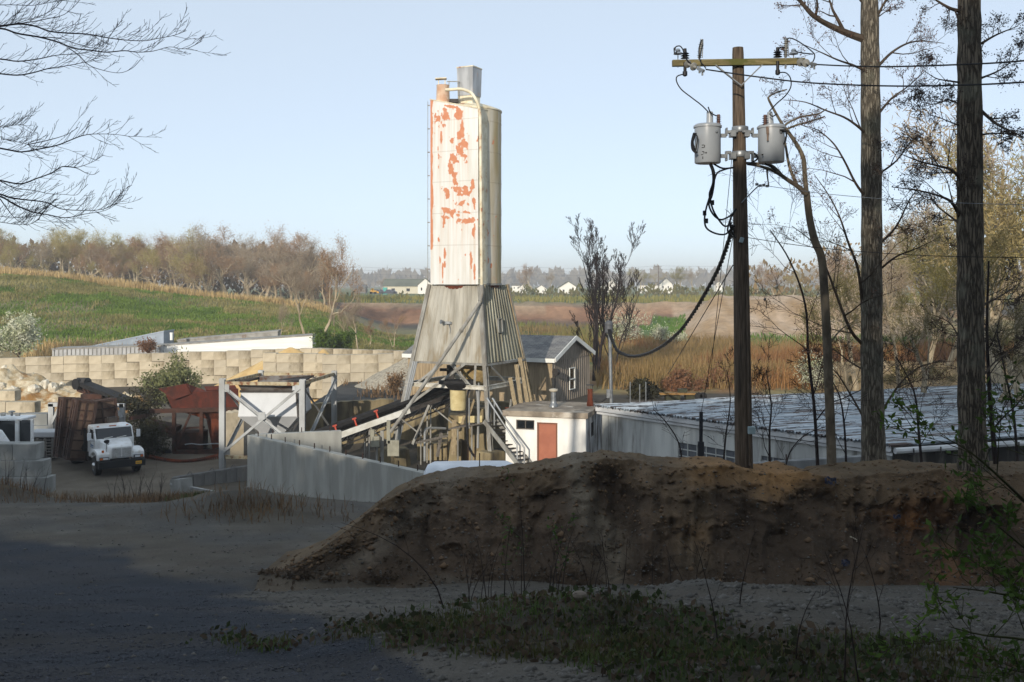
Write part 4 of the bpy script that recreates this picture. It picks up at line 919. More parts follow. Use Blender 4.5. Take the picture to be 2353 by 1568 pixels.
deck = thing('timber_deck', 'rickety plank deck on thin posts at the head of the stair', 'walkway', W(1090, 1075, 47.4))
mb = MB(); mb.hexa([W(1030, 988, 47.2), W(1122, 973, 47.2), W(1146, 968, 48.6), W(1075, 975, 48.6)]+[W(u, v-3, D) for u, v, D in ((1030, 988, 47.2), (1122, 973, 47.2), (1146, 968, 48.6), (1075, 975, 48.6))]); mb.build('deck_boards', GREYWOOD, deck)
for u, v0 in ((1052, 985), (1084, 978)):
    mb = MB(); mb.tube([W(u, v0, 47.3), W(u, 1080, 47.3)], .045, 6); mb.build('deck_post', GREYSTEEL, deck)
mb = MB(); mb.tube([W(1078, 915, 47.3), W(1078, 985, 47.3)], .04, 6); mb.tube([W(1100, 880, 47.3), W(1101, 975, 47.3)], .04, 6); mb.build('deck_rail', PALESTEEL, deck)
def board(u0, v0, u1, v1, D, w, label, m=OLDWOOD, group='loose boards in the tower yard'):
    mb = MB(); a, b2 = W(u0, v0, D), W(u1, v1, D-.15); mb.bar(a, b2, w, .05, up=(0, -1, .1)); return solo('timber_board', label, 'board', mb, m, b2, group)
board(1044, 965, 1041, 1045, 48.4, .22, 'upright pale board left of the timber deck')
board(1067, 955, 1049, 1022, 48.2, .12, 'board tilting above the timber deck')
board(1054, 965, 1108, 963, 48.5, .32, 'pale board lying on the broad tan block', YELLOWISH)
board(1076, 960, 1090, 918, 48.6, .1, 'narrow stick propped by the cream drum')
board(1014, 995, 1005, 1050, 48.0, .16, 'dark board leaning on the low mossy block', GREYWOOD)
board(1028, 1002, 955, 1018, 47.8, .1, 'dark board lying across pipes left of the deck', GREYWOOD)
# bent pale pipe against the old wall, long dark pipe
mb = MB(); mb.tube(arc([W(976, 1060, 48.6), W(976, 1010, 48.6), W(977, 990, 48.6), W(985, 984, 48.7), W(1000, 984, 49.0), W(1024, 985, 49.5)], 5), .06, 8); solo('bent_pipe', 'pale pipe bent over at the top standing against the tan wall', 'pipe', mb, PALESTEEL, W(976, 1062, 48.6), smooth=True)
mb = MB(); mb.tube([W(967, 985, 49), W(967, 1075, 49)], .04, 6); solo('upright_pipe', 'thin upright pipe left of the bent pale pipe', 'pipe', mb, GREYSTEEL, W(967, 1075, 49))
for u in (1076, 1091):
    mb = MB(); mb.tube([W(u, 1028, 47), W(u, 1078, 46.9)], .025, 5); solo('ground_rod', 'dark thin rod standing under the deck, %s one' % ('left' if u == 1076 else 'right'), 'rod', mb, RUST_DK, W(u, 1078, 46.9), 'rods under the deck')
# rail on the terrace behind the hut
mb = MB(); 
for u in (1150, 1171, 1202, 1227): mb.bar(W(u, 933, 52), W(u, 966, 52), .05)
mb.bar(W(1145, 945, 52), W(1240, 930, 52), .04); mb.bar(W(1145, 955, 52), W(1240, 945, 52), .03); solo('pipe_rail', 'thin pipe railing along the terrace edge behind the hut', 'railing', mb, GREYSTEEL, W(1190, 966, 52))
# electric boxes on posts by the yard
eb = thing('switch_post', 'grey switch boxes on a post left of the tower pier', 'electric box', W(868, 1065, 47.4))
mb = MB(); mb.bar(W(866, 1025, 47.5), W(866, 1070, 47.5), .09); mb.bar(W(878, 990, 47.6), W(878, 1072, 47.6), .16, .1); mb.build('post', GREYSTEEL, eb)
for u, v, w_, h_ in ((862, 1007, .42, .5), (856, 988, .2, .35), (893, 985, .18, 1.1), (904, 1022, .55, .75)):
    mb = MB(); mb.box(W(u, v+8, 47.35), (w_, .18, h_)); mb.build('switch_box', mat('beige_grey_box', rgb(150, 148, 132), rgb(132, 130, 116), 3, rough=.6), eb, bevel=.015)
mb = MB(); mb.tube([W(838, 1015, 47.6), W(838, 1070, 47.6)], .03, 6); mb.build('conduit', GREYSTEEL, eb)
# white rounded tank lying behind the bank
mb = MB(); a, b2 = W(975, 1083, 33.5), W(1195, 1078, 33.5); n = 16; vs = []; 
for i, f in enumerate((0, .03, .1, .5, .86, .95, 1.0)):
    p = a.lerp(b2, f); s = (.55, .85, 1, 1, .95, .75, .35)[i]
    for j in range(n):
        t_ = math.pi*2*j/n; y_ = math.cos(t_); z_ = math.sin(t_)
        vs.append(p+V(0, .75*s*math.copysign(abs(y_)**.6, y_), -.35+.62*s*math.copysign(abs(z_)**.5, z_)))
fs = [(i*n+j, i*n+(j+1) % n, (i+1)*n+(j+1) % n, (i+1)*n+j) for i in range(6) for j in range(n)]+[tuple(range(n))[::-1], tuple(6*n+j for j in range(n))]
mb.add(vs, fs); solo('storage_tank', 'long white rounded tank lying just behind the earth bank', 'tank', mb, mat('tank_white', rgb(220, 225, 232), rgb(200, 206, 214), 1.2, rough=.5), (a.x+1.6, a.y, 2.2), smooth=True)
mb = MB(); p = W(1102, 1080, 33.0); mb.bar(p, p+V(0, 0, .55), .035); solo('stake', 'thin dark stake in front of the white tank', 'stake', mb, RUST_DK, p)
p = W(1394, 1065, 18.4); mb = MB(); mb.bar(p, p+V(0, 0, .14), .025); solo('stake', 'short dark stake on top of the earth bank', 'stake', mb, RUST_DK, p)
# ------------------------------------------------------------------ aggregate hopper in its steel frame
hop = thing('steel_hopper', 'pale steel hopper bin inside a tall braced steel frame', 'hopper', W(511, 1072, 48.0))
FL, FM = W(511, 1072, 48.0), W(695, 1072, 47.6); FRb = W(768, 1050, 52.3); FLb = FL+(FRb-FM)
zt_ = 5.5; Z0 = 1.2
def fp(p, z): return V(p.x, p.y, z)
for p, m in ((FL, PALESTEEL), (FM, PALESTEEL), (FRb, PALESTEEL), (FLb, PALESTEEL)):
    mb = MB(); mb.hbeam(fp(p, Z0-.2), fp(p, zt_), .26, .26, .03, up=(0, 1, 0)); mb.build('column', m, hop)
mb = MB(); RUSTYBEAM = mat('rust_streaked_steel', rgb(178, 168, 140), rgb(150, 132, 100), 4, rough=.6, c3=rgb(116, 72, 44), s3=4, t3=(.52, .62))
for a, b2, z in ((FL, FM, 5.28), (FM, FRb, 5.32), (FL, FLb, 5.28), (FLb, FRb, 5.3), (FL, FM, 1.75)): 
    d = (b2-a).normalized()*.15; mb = MB(); mb.bar(fp(a, z)+d, fp(b2, z)-d, .1, .16); mb.build('frame_beam', RUSTYBEAM, hop)
mb = MB(); mid = fp(FL.lerp(FM, .5), 3.75)
for a, z0, b2, z1 in ((FL, 5.1, FM, 2.2), (FL, 2.0, FM, 5.1), (FL, 5.15, FLb, 2.0), (FL, 2.0, FLb, 5.1), (FM, 5.1, FRb, 2.2), (FM, 2.4, FRb, 5.1)):
    d = (b2-a).normalized()*.1; nn = V(d.y, -d.x, 0).normalized()*(.08 if z0 > 3 else .14); nn = nn if nn.y < 0 or nn.x > 0.5 else -nn
    mb = MB(); mb.angle(fp(a, z0)+d+nn, fp(b2, z1)-d+nn, .11, .02); mb.build('cross_brace', PALESTEEL, hop)
for p_, w_ in ((mid+V(0, -.15, 0), .34), (fp(FL, 2.05)+V(.2, -.1, 0), .4), (fp(FL, 5.05)+V(.2, -.1, 0), .3), (fp(FM, 5.05)+V(-.2, -.1, 0), .3)):
    mb = MB(); mb.box(p_, (w_, .03, .36)); mb.build('gusset_plate', PALESTEEL, hop)
# bin: upper box and the funnel below
BX0, BX1, BY0, BY1 = -13.12, -10.45, 48.6, 51.6
BINM = mat('pale_blue_white_steel', rgb(206, 210, 214), rgb(192, 196, 200), 1.2, (1, 1, .4), rough=.5, c3=rgb(150, 130, 105), s3=2.5, t3=(.66, .8))
def ring(x0, x1, y0, y1, z): return [V(x0, y0, z), V(x1, y0, z), V(x1, y1, z), V(x0, y1, z)]
def shell(mb, r0, r1): 
    mb.add(r0+r1, [(0, 1, 5, 4), (1, 2, 6, 5), (2, 3, 7, 6), (3, 0, 4, 7)])
mb = MB(); r0, r1 = ring(BX0-.12, BX1+.12, BY0-.12, BY1+.12, 3.62), ring(BX0, BX1, BY0, BY1, 4.80); shell(mb, r0, r1); mb.build('bin_wall', BINM, hop)
mb = MB(); r2 = ring(BX0+.95, BX1-.95, BY0+.95, BY1-.95, 2.5); r3 = ring(BX0+1.2, BX1-1.2, BY0+1.2, BY1-1.2, 1.9); shell(mb, r2, r0); shell(mb, r3, r2); mb.build('bin_funnel', BINM, hop)
mb = MB(); e = ring(BX0-.03, BX1+.03, BY0-.03, BY1+.03, 4.82)
for i in range(4): mb.bar(e[i], e[(i+1) % 4], .08, .1)
mb.bar(V(BX1+.05, BY0-.1, 4.75), V(BX1+.15, BY0-.2, 3.6), .1); mb.build('bin_rim', DARKSTEEL, hop)
mb = MB()                                                   # flared plates above the bin
for (q, m_) in ((([V(BX0+.05, BY0, 4.85), V(BX1-.2, BY0, 4.85), V(BX1-.1, BY0-.3, 5.25), V(BX0-.1, BY0-.3, 5.25)]), 0), ([V(BX0, BY1, 4.8), V(BX1, BY1, 4.8), V(BX1, BY1+.4, 5.3), V(BX0, BY1+.4, 5.25)], 0), ([V(BX1, BY0, 4.8), V(BX1, BY1, 4.8), V(BX1+.4, BY1, 5.3), V(BX1+.4, BY0, 5.25)], 0)):
    mb.sheet(*q, .02)
mb.build('flare_plate', mat('grey_brown_plate', rgb(120, 116, 112), rgb(92, 86, 80), 2, rough=.6, c3=rgb(88, 60, 44), s3=2, t3=(.5, .66)), hop)
mb = MB(); mb.sheet(W(518, 877, 49.2), W(596, 866, 49.6), W(597, 872, 49.8), W(560, 880, 49.4), .03); mb.build('loose_plate', DARKSTEEL, hop); mb = MB(); mb.sheet(W(640, 872, 51), W(722, 862, 52), W(722, 866, 52), W(690, 874, 51), .03); mb.build('loose_plate', DARKSTEEL, hop)
# ------------------------------------------------------------------ belt conveyor from the hopper up to the tower
conv = thing('belt_conveyor', 'black belt conveyor with a pale side beam rising from the hopper to the tower', 'conveyor', W(760, 1060, 47.5))
c0, c1 = W(715, 1002, 47.6), W(1050, 882, 49.6); cd = (c1-c0).normalized(); cs = cd.cross(V(0, 0, 1)).normalized(); cu = cs.cross(cd)
if cs.y > 0: cs = -cs
mb = MB(); mb.hexa([c0+cs*.35+cu*.12, c0+cu*-.02, c0-cs*.35+cu*.12, c0-cs*.35+cu*.18, c1+cs*.35+cu*.12, c1+cu*-.02, c1-cs*.35+cu*.12, c1-cs*.35+cu*.18]); mb.v = []; mb.f = []
prof_ = [(-.42, .14), (-.2, -.06), (.2, -.06), (.42, .14), (.42, .0), (.2, -.2), (-.2, -.2), (-.42, .0)]
n_ = len(prof_); mb.add([c0+cs*a+cu*z for a, z in prof_]+[c1+cs*a+cu*z for a, z in prof_], [(i, (i+1) % n_, n_+(i+1) % n_, n_+i) for i in range(n_)]+[tuple(range(n_))[::-1], tuple(range(n_, 2*n_))]); mb.build('belt', RUBBER, conv)
mb = MB(); lo = cu*-.62; mb.hexa([c0+cs*.36+lo, c0-cs*.36+lo, c0-cs*.36+lo-cu*.1, c0+cs*.36+lo-cu*.1, c1+cs*.36+lo, c1-cs*.36+lo, c1-cs*.36+lo-cu*.1, c1+cs*.36+lo-cu*.1]); mb.build('return_belt', RUBBER, conv)
c2 = c0.lerp(c1, .64)
mb = MB(); mb.bar(c0+cs*.46-cu*.36, c2+cs*.46-cu*.36, .08, .28, up=cu); mb.bar(c0-cs*.46-cu*.36, c1-cs*.46-cu*.36, .08, .22, up=cu); mb.build('side_beam', mat('white_beam', rgb(222, 222, 216), rgb(196, 194, 184), 2, rough=.5), conv)
mb = MB(); mb.bar(c2+cs*.46-cu*.36, c1+cs*.46-cu*.36, .08, .22, up=cu)
for k in range(12):
    a = c0.lerp(c1, k/12+.04); mb.bar(a+cs*.46-cu*.5, a+cs*.46-cu*.85, .04); mb.bar(a+cs*.46-cu*.85, c0.lerp(c1, (k+1)/12+.03)+cs*.46-cu*.5, .035)
mb.bar(c0+cs*.46-cu*.86, c1+cs*.46-cu*.86, .06, .06, up=cu); mb.build('truss', DARKSTEEL, conv)
for f in (.155, .285, .43):
    mb = MB(); a = c0.lerp(c1, f)+cs*.46; mb.bar(a-cu*.2, a+cu*.16, .12, .07, up=cd); mb.bar(a+cu*.16-cd*.1, a+cu*.16+cd*.1, .12, .06); mb.build('idler_bracket', mat('red_idler', rgb(190, 84, 66), rough=.6), conv)
for f, zz_ in ((.56, 1.2), (.36, 1.2), (.78, 1.2)):
    mb = MB(); a = c0.lerp(c1, f)-cu*.5
    for s in (-.4, .4): mb.bar(a+cs*s, V(a.x+cs.x*s, a.y+cs.y*s-.1, zz_), .07)
    mb.bar(a+cs*.4, V(a.x+cs.x*.4+1.1, a.y+cs.y*.4, a.z-.9), .06); mb.build('support_leg', GREYSTEEL, conv)
# ------------------------------------------------------------------ concrete barrier row in front of the hopper
BARM = mat('dark_grey_block', rgb(118, 118, 116), rgb(92, 92, 92), 1.2, (1.5, 1.5, .4), rough=.9, bump=.2, c3=rgb(78, 74, 70), s3=1.0, t3=(.5, .7))
B0, B1 = W(392, 1099, 43.0), W(568, 1071, 45.0); nb = 7
for k in range(nb):
    a, b2 = B0.lerp(B1, k/nb), B0.lerp(B1, (k+.97)/nb); mb = MB(); sec = [(.02, -.95), (.55, -.95), (.45, 0), (.06, 0)]
    mb.prism([a+V(0, y_, z_) for y_, z_ in sec], b2-a)
    if k % 2: mb.tube(arc([a.lerp(b2, .6)+V(-.12, .2, -.02), a.lerp(b2, .6)+V(0, .2, .12), a.lerp(b2, .6)+V(.12, .2, -.02)], 4), .02, 5)
    solo('concrete_barrier', 'dark grey concrete barrier before the hopper, %s from its left end' % ('first', 'second', 'third', 'fourth', 'fifth', 'sixth', 'seventh')[k], 'barrier', mb, BARM, (a.x, a.y, a.z-.95), 'barrier row by the new wall', bevel=.03)
for k, (u0, v0, u1, v1, D) in enumerate(((404, 1118, 430, 1116, 42.2), (392, 1112, 500, 1132, 42.0))):
    mb = MB(); a, b2 = W(u0, v0, D), W(u1, v1, D-.6); mb.bar(a, b2, .5 if k == 0 else .12, .6 if k == 0 else .08); solo('concrete_curb' if k == 0 else 'metal_rail', ('low dark concrete curb in the weeds beside the truck yard', 'bare metal rail lying in the weeds before the barriers')[k], ('curb', 'rail')[k], mb, (GREYBLOCK, PALESTEEL)[k], b2)
# ------------------------------------------------------------------ rusty old batching plant beside the truck
old = thing('rusty_plant', 'derelict red rust hopper plant on a wheeled frame beside the white truck', 'old machine', W(430, 1060, 52.5))
Dp = 52.5
def shellw(pts_f, depth, D, m, name, par=old, t=.05):
    mb = MB(); mb.prism([W(u, v, D) for u, v in pts_f], V(0, depth, 0)); return mb.build(name, m, par)
mb = MB()
front = [(364, 892), (390, 900), (430, 900), (470, 889), (545, 895), (545, 938), (500, 940), (400, 940)]
bk = [(u+4, v-6) for u, v in front]
mb.hexa([W(396, 940, Dp), W(548, 945, Dp), W(548, 940, Dp+3), W(420, 938, Dp+3), W(380, 905, Dp-.2), W(548, 896, Dp-.2), W(548, 893, Dp+3.2), W(400, 899, Dp+3.2)]); mb.build('hopper_body', REDRUST, old)
mb = MB(); mb.sheet(W(364, 893, Dp-.4), W(400, 918, Dp-.3), W(440, 905, Dp-.2), W(428, 882, Dp-.3), .06); mb.sheet(W(470, 890, Dp+.2), W(474, 899, Dp), W(546, 897, Dp), W(540, 887, Dp+.4), .06); mb.sheet(W(428, 882, Dp-.3), W(440, 905, Dp-.2), W(472, 899, Dp), W(450, 891, Dp+.3), .05); mb.build('flared_lip', REDRUST, old)
mb = MB(); mb.hexa([W(470, 962, Dp+.3), W(536, 965, Dp+.3), W(536, 960, Dp+2.4), W(474, 960, Dp+2.4), W(410, 945, Dp), W(548, 948, Dp), W(548, 945, Dp+3), W(420, 944, Dp+3)]); mb.hexa([W(490, 1040, Dp+.4), W(536, 1040, Dp+.4), W(536, 1036, Dp+2), W(492, 1036, Dp+2), W(474, 962, Dp+.3), W(536, 965, Dp+.3), W(536, 960, Dp+2.2), W(476, 960, Dp+2.2)]); mb.build('lower_bin', RUST, old)
mb = MB(); BRN = mat('brown_rust_frame', rgb(76, 50, 40), rgb(54, 38, 32), 3, rough=.9)
mb.bar(W(345, 945, Dp-.3), W(545, 941, Dp-.3), .16, .22); mb.bar(W(398, 1042, Dp-.3), W(540, 1036, Dp-.3), .18, .24)
for u in (400, 463, 535): mb.bar(W(u, 945, Dp-.3), W(u, 1040, Dp-.3), .18, .14)
mb.bar(W(402, 1035, Dp-.3), W(438, 950, Dp-.3), .1); mb.bar(W(340, 955, Dp), W(300, 962, Dp+.6), .2, .2); mb.bar(W(345, 990, Dp), W(400, 1005, Dp), .12); mb.bar(W(345, 960, Dp+.4), W(400, 1000, Dp+.4), .1); mb.bar(W(420, 985, Dp), W(470, 982, Dp), .1); mb.bar(W(440, 1040, Dp-.4), W(500, 1052, Dp-.4), .1)
mb.box(W(440, 1010, Dp+1), (1.4, 1.2, .9)); mb.box(W(375, 985, Dp+1.2), (1.6, 1.0, .6), ry=.2); mb.build('steel_frame', BRN, old)
for u in (375, 470, 505):
    mb = MB(); q = W(u, 1049, Dp-.1); mb.lathe([(.30, -.17), (.46, -.15), (.48, 0), (.46, .15), (.30, .17)], 18, q, axis=(0.15, -1, 0)); o = mb.build('wheel', RUBBER, old, smooth=True)
    mb = MB(); mb.lathe([(.28, .1), (.24, .17), (.08, .19), (.05, .24)], 14, q, axis=(0.15, -1, 0)); mb.build('rim', BRN, o, smooth=True)
mb = MB(); mb.tube(arc([W(425, 1022, Dp-.5), W(440, 1020, Dp-.5), W(460, 1022, Dp-.5), W(505, 1020, Dp-.5), W(512, 1032, Dp-.5), W(520, 1045, Dp-.5)], 4), .035, 6); mb.build('air_hose', GALV, old, smooth=True)
mb = MB(); 
for k in range(34):
    f = k/33; p = W(335+165*f, 1052+14*math.sin(f*3.1), 50.8-1.2*math.sin(f*3.1)); mb.box(p, (.07, .05, .42), rz=-f)
mb.tube([W(335+165*f, 1046+14*math.sin(f*3.1), 50.8-1.2*math.sin(f*3.1)) for f in [i/20 for i in range(21)]], .07, 6); mb.tube([W(335+165*f, 1060+14*math.sin(f*3.1), 50.8-1.2*math.sin(f*3.1)) for f in [i/20 for i in range(21)]], .07, 6)
solo('gear_ring', 'half round rusty toothed ring lying in front of the rusty plant', 'gear ring', mb, RUST, W(418, 1070, 49.8))
# dark old conveyor lying behind the truck load
oc = thing('old_conveyor', 'rusty dark conveyor boom sloping down behind the loaded truck', 'conveyor', W(235, 950, 57))
a, b2 = W(188, 882, 58.5), W(300, 925, 56.5); d = (b2-a).normalized(); s = d.cross(V(0, 0, 1)).normalized()
mb = MB(); mb.bar(a+V(0, 0, .05), b2+V(0, 0, .05), .8, .22); mb.lathe([(.32, -.45), (.32, .45)], 14, a, axis=s); mb.build('belt', RUBBER, oc)
mb = MB(); mb.bar(a-V(0, 0, .35), b2-V(0, 0, .35), .7, .12)
for k in range(7): p = a.lerp(b2, k/7); mb.bar(p-V(0, 0, .35), a.lerp(b2, (k+.5)/7), .07)
for u in (192, 200, 218, 236): mb.bar(W(u, 892, 58), W(u+22, 940, 57.4), .09)
mb.box(W(215, 915, 57.5), (1.2, .7, .5)); mb.build('boom_frame', BRN, oc)
mb = MB(); mb.sheet(W(176, 868, 58.4), W(196, 868, 58.4), W(192, 880, 58), W(180, 880, 58), .05); mb.build('head_plate', DARKSTEEL, oc)
# ------------------------------------------------------------------ white dump truck with rusty boxes
TR = V(-17.96, 46.15, Hs(-18.3, 46.4)); trot = R(36)       # nose towards -Y, turned a little to the camera's right
truck = thing('dump_truck', 'white flatbed truck facing the camera, loaded with rusty steel boxes', 'truck', TR, trot); truck.scale = (.88, .88, .88)
TW = mat('truck_white', rgb(226, 230, 233), rgb(206, 208, 208), 1.6, rough=.32, spec=.5, c3=rgb(176, 168, 154), s3=2.2, t3=(.54, .74))
CHROME = mat('truck_chrome', rgb(190, 192, 195), rough=.25, metal=.9)
def tp(mb, name, m, parent=truck, bevel=0, smooth=False):
    if name not in ('wheel', 'rim'): mb.v = [(x, y, z if z < .95 else .95+(z-.95)*.73) for x, y, z in mb.v]
    return mb.build(name, m, parent, world=False, bevel=bevel, smooth=smooth)
# nose at y = 0, cab behind
mb = MB()                                                    # hood: tapered, rounded top
secs = []
for y, hwid, zlo, zhi, rnd in ((0.0, .52, .95, 1.72, .08), (.12, .60, .92, 1.84, .10), (.6, .68, .9, 1.98, .12), (1.35, .80, .9, 2.12, .14)):
    secs.append([V(-hwid, y, zlo), V(-hwid, y, zhi-rnd), V(-hwid+rnd*.5, y, zhi-rnd*.25), V(-hwid+rnd*1.6, y, zhi), V(hwid-rnd*1.6, y, zhi), V(hwid-rnd*.5, y, zhi-rnd*.25), V(hwid, y, zhi-rnd), V(hwid, y, zlo)])
vs = [p for s_ in secs for p in s_]; n8 = 8
mb.add(vs, [(i*8+j, i*8+j+1, (i+1)*8+j+1, (i+1)*8+j) for i in range(3) for j in range(7)]+[tuple(range(8))[::-1]]); hood = tp(mb, 'hood', TW, smooth=True)
for sx in (-1, 1):                                           # fenders with wheel arches
    mb = MB(); pts = [(.05, .86), (.05, 1.28), (.18, 1.42), (.5, 1.5), (.9, 1.52), (1.3, 1.46), (1.62, 1.25), (1.78, .95), (1.5, .95), (1.38, 1.12), (1.2, 1.24), (.92, 1.3), (.62, 1.26), (.42, 1.14), (.32, .92), (.3, .86)]
    mb.prism([V(sx*.56, y, z) for y, z in pts], V(sx*.62, 0, 0)); tp(mb, 'fender', TW, bevel=.04)
mb = MB(); mb.box((0, -.02, 1.34), (.98, .05, .62)); grille = tp(mb, 'grille', mat('grille_dark', rgb(52, 58, 66), rough=.5))
mb = MB()
for k in range(8): mb.box((0, -.06, 1.08+k*.078), (1.0, .04, .036))
for sx in (-.5, 0, .5): mb.box((sx, -.055, 1.35), (.04, .03, .64))
tp(mb, 'grille_bar', TW, grille)
mb = MB(); mb.box((.18, -.045, .93), (.32, .02, .06)); tp(mb, 'maker_plate', mat('plate_dark', rgb(30, 34, 42), rough=.5), grille)
mb = MB(); mb.box((0, -.08, .66), (2.36, .22, .38)); bumper = tp(mb, 'bumper', mat('bumper_black', rgb(28, 30, 33), rough=.5), bevel=.03)
mb = MB(); mb.box((.82, -.2, .66), (.3, .015, .15)); lp_ = tp(mb, 'number_plate', mat('plate_yellow', rgb(224, 172, 40), rough=.5), bumper)
mb = MB(); 
for k in range(6): mb.box((.72+k*.04, -.21, .655), (.022, .006, .06))
tp(mb, 'plate_mark', mat('plate_blue', rgb(26, 40, 84), rough=.5), lp_)
for sx in (-1, 1):
    mb = MB(); mb.box((sx*.86, -.0, .99), (.46, .14, .2)); hl = tp(mb, 'headlight', mat('lamp_housing', rgb(70, 74, 80), rough=.3), bevel=.02)
    mb = MB(); mb.box((sx*.80, -.075, .99), (.26, .02, .13)); tp(mb, 'lens', mat('lamp_glass', rgb(200, 205, 210), rough=.1, spec=.8), hl)
    mb = MB(); mb.box((sx*1.02, -.075, .99), (.13, .02, .13)); tp(mb, 'turn_lamp', mat('amber_lens', rgb(190, 100, 40), rough=.25), hl)
mb = MB(); mb.box((-.93, -.0, 1.5), (.1, .1, .16)); tp(mb, 'side_lamp', mat('amber_lens', rgb(190, 100, 40), rough=.25))
# cab
mb = MB(); hwid = .98
S = [(1.35, .62, 2.1), (1.35, .62, 2.1)]
prof_c = [(1.30, .75), (1.30, 2.08), (1.62, 2.86), (1.85, 2.96), (2.85, 2.98), (2.95, 2.85), (2.95, .75)]
for sx in (-1, 1):
    mb.prism([V(sx*.92, y, z) for y, z in prof_c], V(sx*.07, 0, 0))
mb.hexa([V(-.92, 1.62, 2.84), V(.92, 1.62, 2.84), V(.92, 2.95, 2.84), V(-.92, 2.95, 2.84), V(-.92, 1.68, 2.93), V(.92, 1.68, 2.93), V(.92, 2.92, 2.975), V(-.92, 2.92, 2.975)])
mb.hexa([V(-.92, 1.3, .75), V(.92, 1.3, .75), V(.92, 1.38, .75), V(-.92, 1.38, .75), V(-.92, 1.3, 2.14), V(.92, 1.3, 2.14), V(.92, 1.38, 2.14), V(-.92, 1.38, 2.14)])
mb.box((0, 2.9, 1.85), (1.84, .08, 1.95)); cab = tp(mb, 'cab', TW, bevel=.025)
mb = MB(); mb.sheet(V(-.9, 1.33, 2.15), V(.9, 1.33, 2.15), V(.86, 1.62, 2.82), V(-.86, 1.62, 2.82), -.02); ws = tp(mb, 'windscreen', mat('cab_glass', rgb(20, 26, 34), rough=.08, spec=.7), cab)
mb = MB()
for x0, x1 in ((-.55, -.1), (.1, .6)): mb.bar(V(x0, 1.30, 2.17), V(x1, 1.33, 2.24), .03); 
tp(mb, 'wiper', WHITEPAINT, ws)
for sx in (-1, 1):
    mb = MB(); mb.hexa([V(sx*.995, 1.62, 2.1), V(sx*.995, 2.35, 2.1), V(sx*.995, 2.35, 2.75), V(sx*.995, 1.78, 2.75), V(sx*1.0, 1.62, 2.1), V(sx*1.0, 2.35, 2.1), V(sx*1.0, 2.35, 2.75), V(sx*1.0, 1.78, 2.75)]); tp(mb, 'side_window', GLASS_DK, cab)
    mb = MB(); mb.box((sx*1.26, 1.45, 2.35), (.2, .08, .55)); mr = tp(mb, 'door_mirror', mat('mirror_white', rgb(205, 208, 212), rough=.4), bevel=.02)
    mb = MB(); mb.bar((sx*.98, 1.5, 2.65), (sx*1.26, 1.48, 2.64), .03); mb.bar((sx*.98, 1.5, 2.0), (sx*1.26, 1.48, 2.06), .03); tp(mb, 'mirror_arm', DARKSTEEL, mr)
    mb = MB(); mb.box((sx*.99, 1.98, .8), (.04, .9, .04)); mb.box((sx*.985, 1.62, 1.45), (.012, .02, 1.2)); mb.box((sx*.985, 2.42, 1.7), (.012, .02, 1.6)); mb.box((sx*1.0, 2.3, 1.72), (.03, .14, .04)); tp(mb, 'door_trim', GREYSTEEL, cab)
    # hood mirror
mb = MB(); mb.lathe([(.02, 0), (.12, .03), (.15, .12), (.02, .16)], 12, V(-.60, .45, 2.05), axis=(0, .9, .4)); mb.bar((-.6, .5, 2.05), (-.72, .15, 1.42), .025); mb.bar((-.6, .5, 2.05), (-.5, .2, 1.7), .02); tp(mb, 'hood_mirror', RUBBER, truck)
for k, x in enumerate((-.75, -.12, 0, .12, .75)):
    mb = MB(); mb.box((x, 1.72, 2.98), (.11, .07, .05)); tp(mb, 'roof_lamp', mat('amber_lens', rgb(190, 100, 40), rough=.25), cab)
mb = MB(); rngl = random.Random(3)                            # small blue lettering on the door, unreadable at this size in the photograph
for k in range(5): mb.box((-1.003, 1.72+.12*k, 1.62), (.006, .075, .12-.02*(k % 2)))
for k in range(5): mb.box((-1.003, 1.75+.12*k, 1.48), (.006, .085, .05))
tp(mb, 'door_mark', mat('door_blue', rgb(70, 110, 150), rough=.5), cab)
mb = MB()
for sx in (-.42, .42): mb.box((sx, 3.6, .82), (.1, 6.6, .24))
for y in (1.0, 3.3, 5.0, 6.6): mb.box((0, y, .82), (.8, .12, .2))
mb.box((-.75, 3.2, .75), (.5, 1.0, .5)); mb.box((.75, 3.2, .75), (.5, 1.0, .5)); tp(mb, 'chassis', DARKSTEEL)
def wheel(x, y, dual=False):
    mb = MB(); w = .15 if not dual else .32
    mb.lathe([(.30, -w), (.48, -w), (.515, -w*.75), (.52, 0), (.515, w*.75), (.48, w), (.30, w)], 26, V(x, y, .52), axis=(1, 0, 0)); o = tp(mb, 'wheel', RUBBER, smooth=True)
    s = -1 if x < 0 else 1
    mb = MB(); mb.lathe([(.305, .02), (.29, w+.005), (.2, w-.05), (.16, w+.06), (.08, w+.1), (.02, w+.1)], 20, V(x, y, .52), axis=(s, 0, 0)); tp(mb, 'rim', CHROME if not dual else mat('rim_grey', rgb(150, 152, 155), rough=.5), o, smooth=True)
for x in (-1.0, 1.0): wheel(x, .92)
for x in (-.95, .95): wheel(x, 5.3, True)
BEDM = mat('bed_black', rgb(34, 32, 32), rgb(50, 46, 44), 3, rough=.7)
mb = MB(); mb.box((0, 5.0, 1.14), (2.4, 4.0, .2)); mb.bar((-1.15, 3.1, 1.05), (1.15, 3.1, 1.05), .12); tp(mb, 'truck_bed', BEDM)
mb = MB(); mb.box((-1.3, 3.25, 1.95), (.7, .1, 1.6)); mb.bar((-1.1, 3.1, 1.1), (-1.1, 3.1, 2.7), .1); tp(mb, 'bed_headboard', BEDM); mb = MB(); mb.box((.3, 3.05, 3.1), (.5, .3, .6)); tp(mb, 'exhaust_box', BEDM)
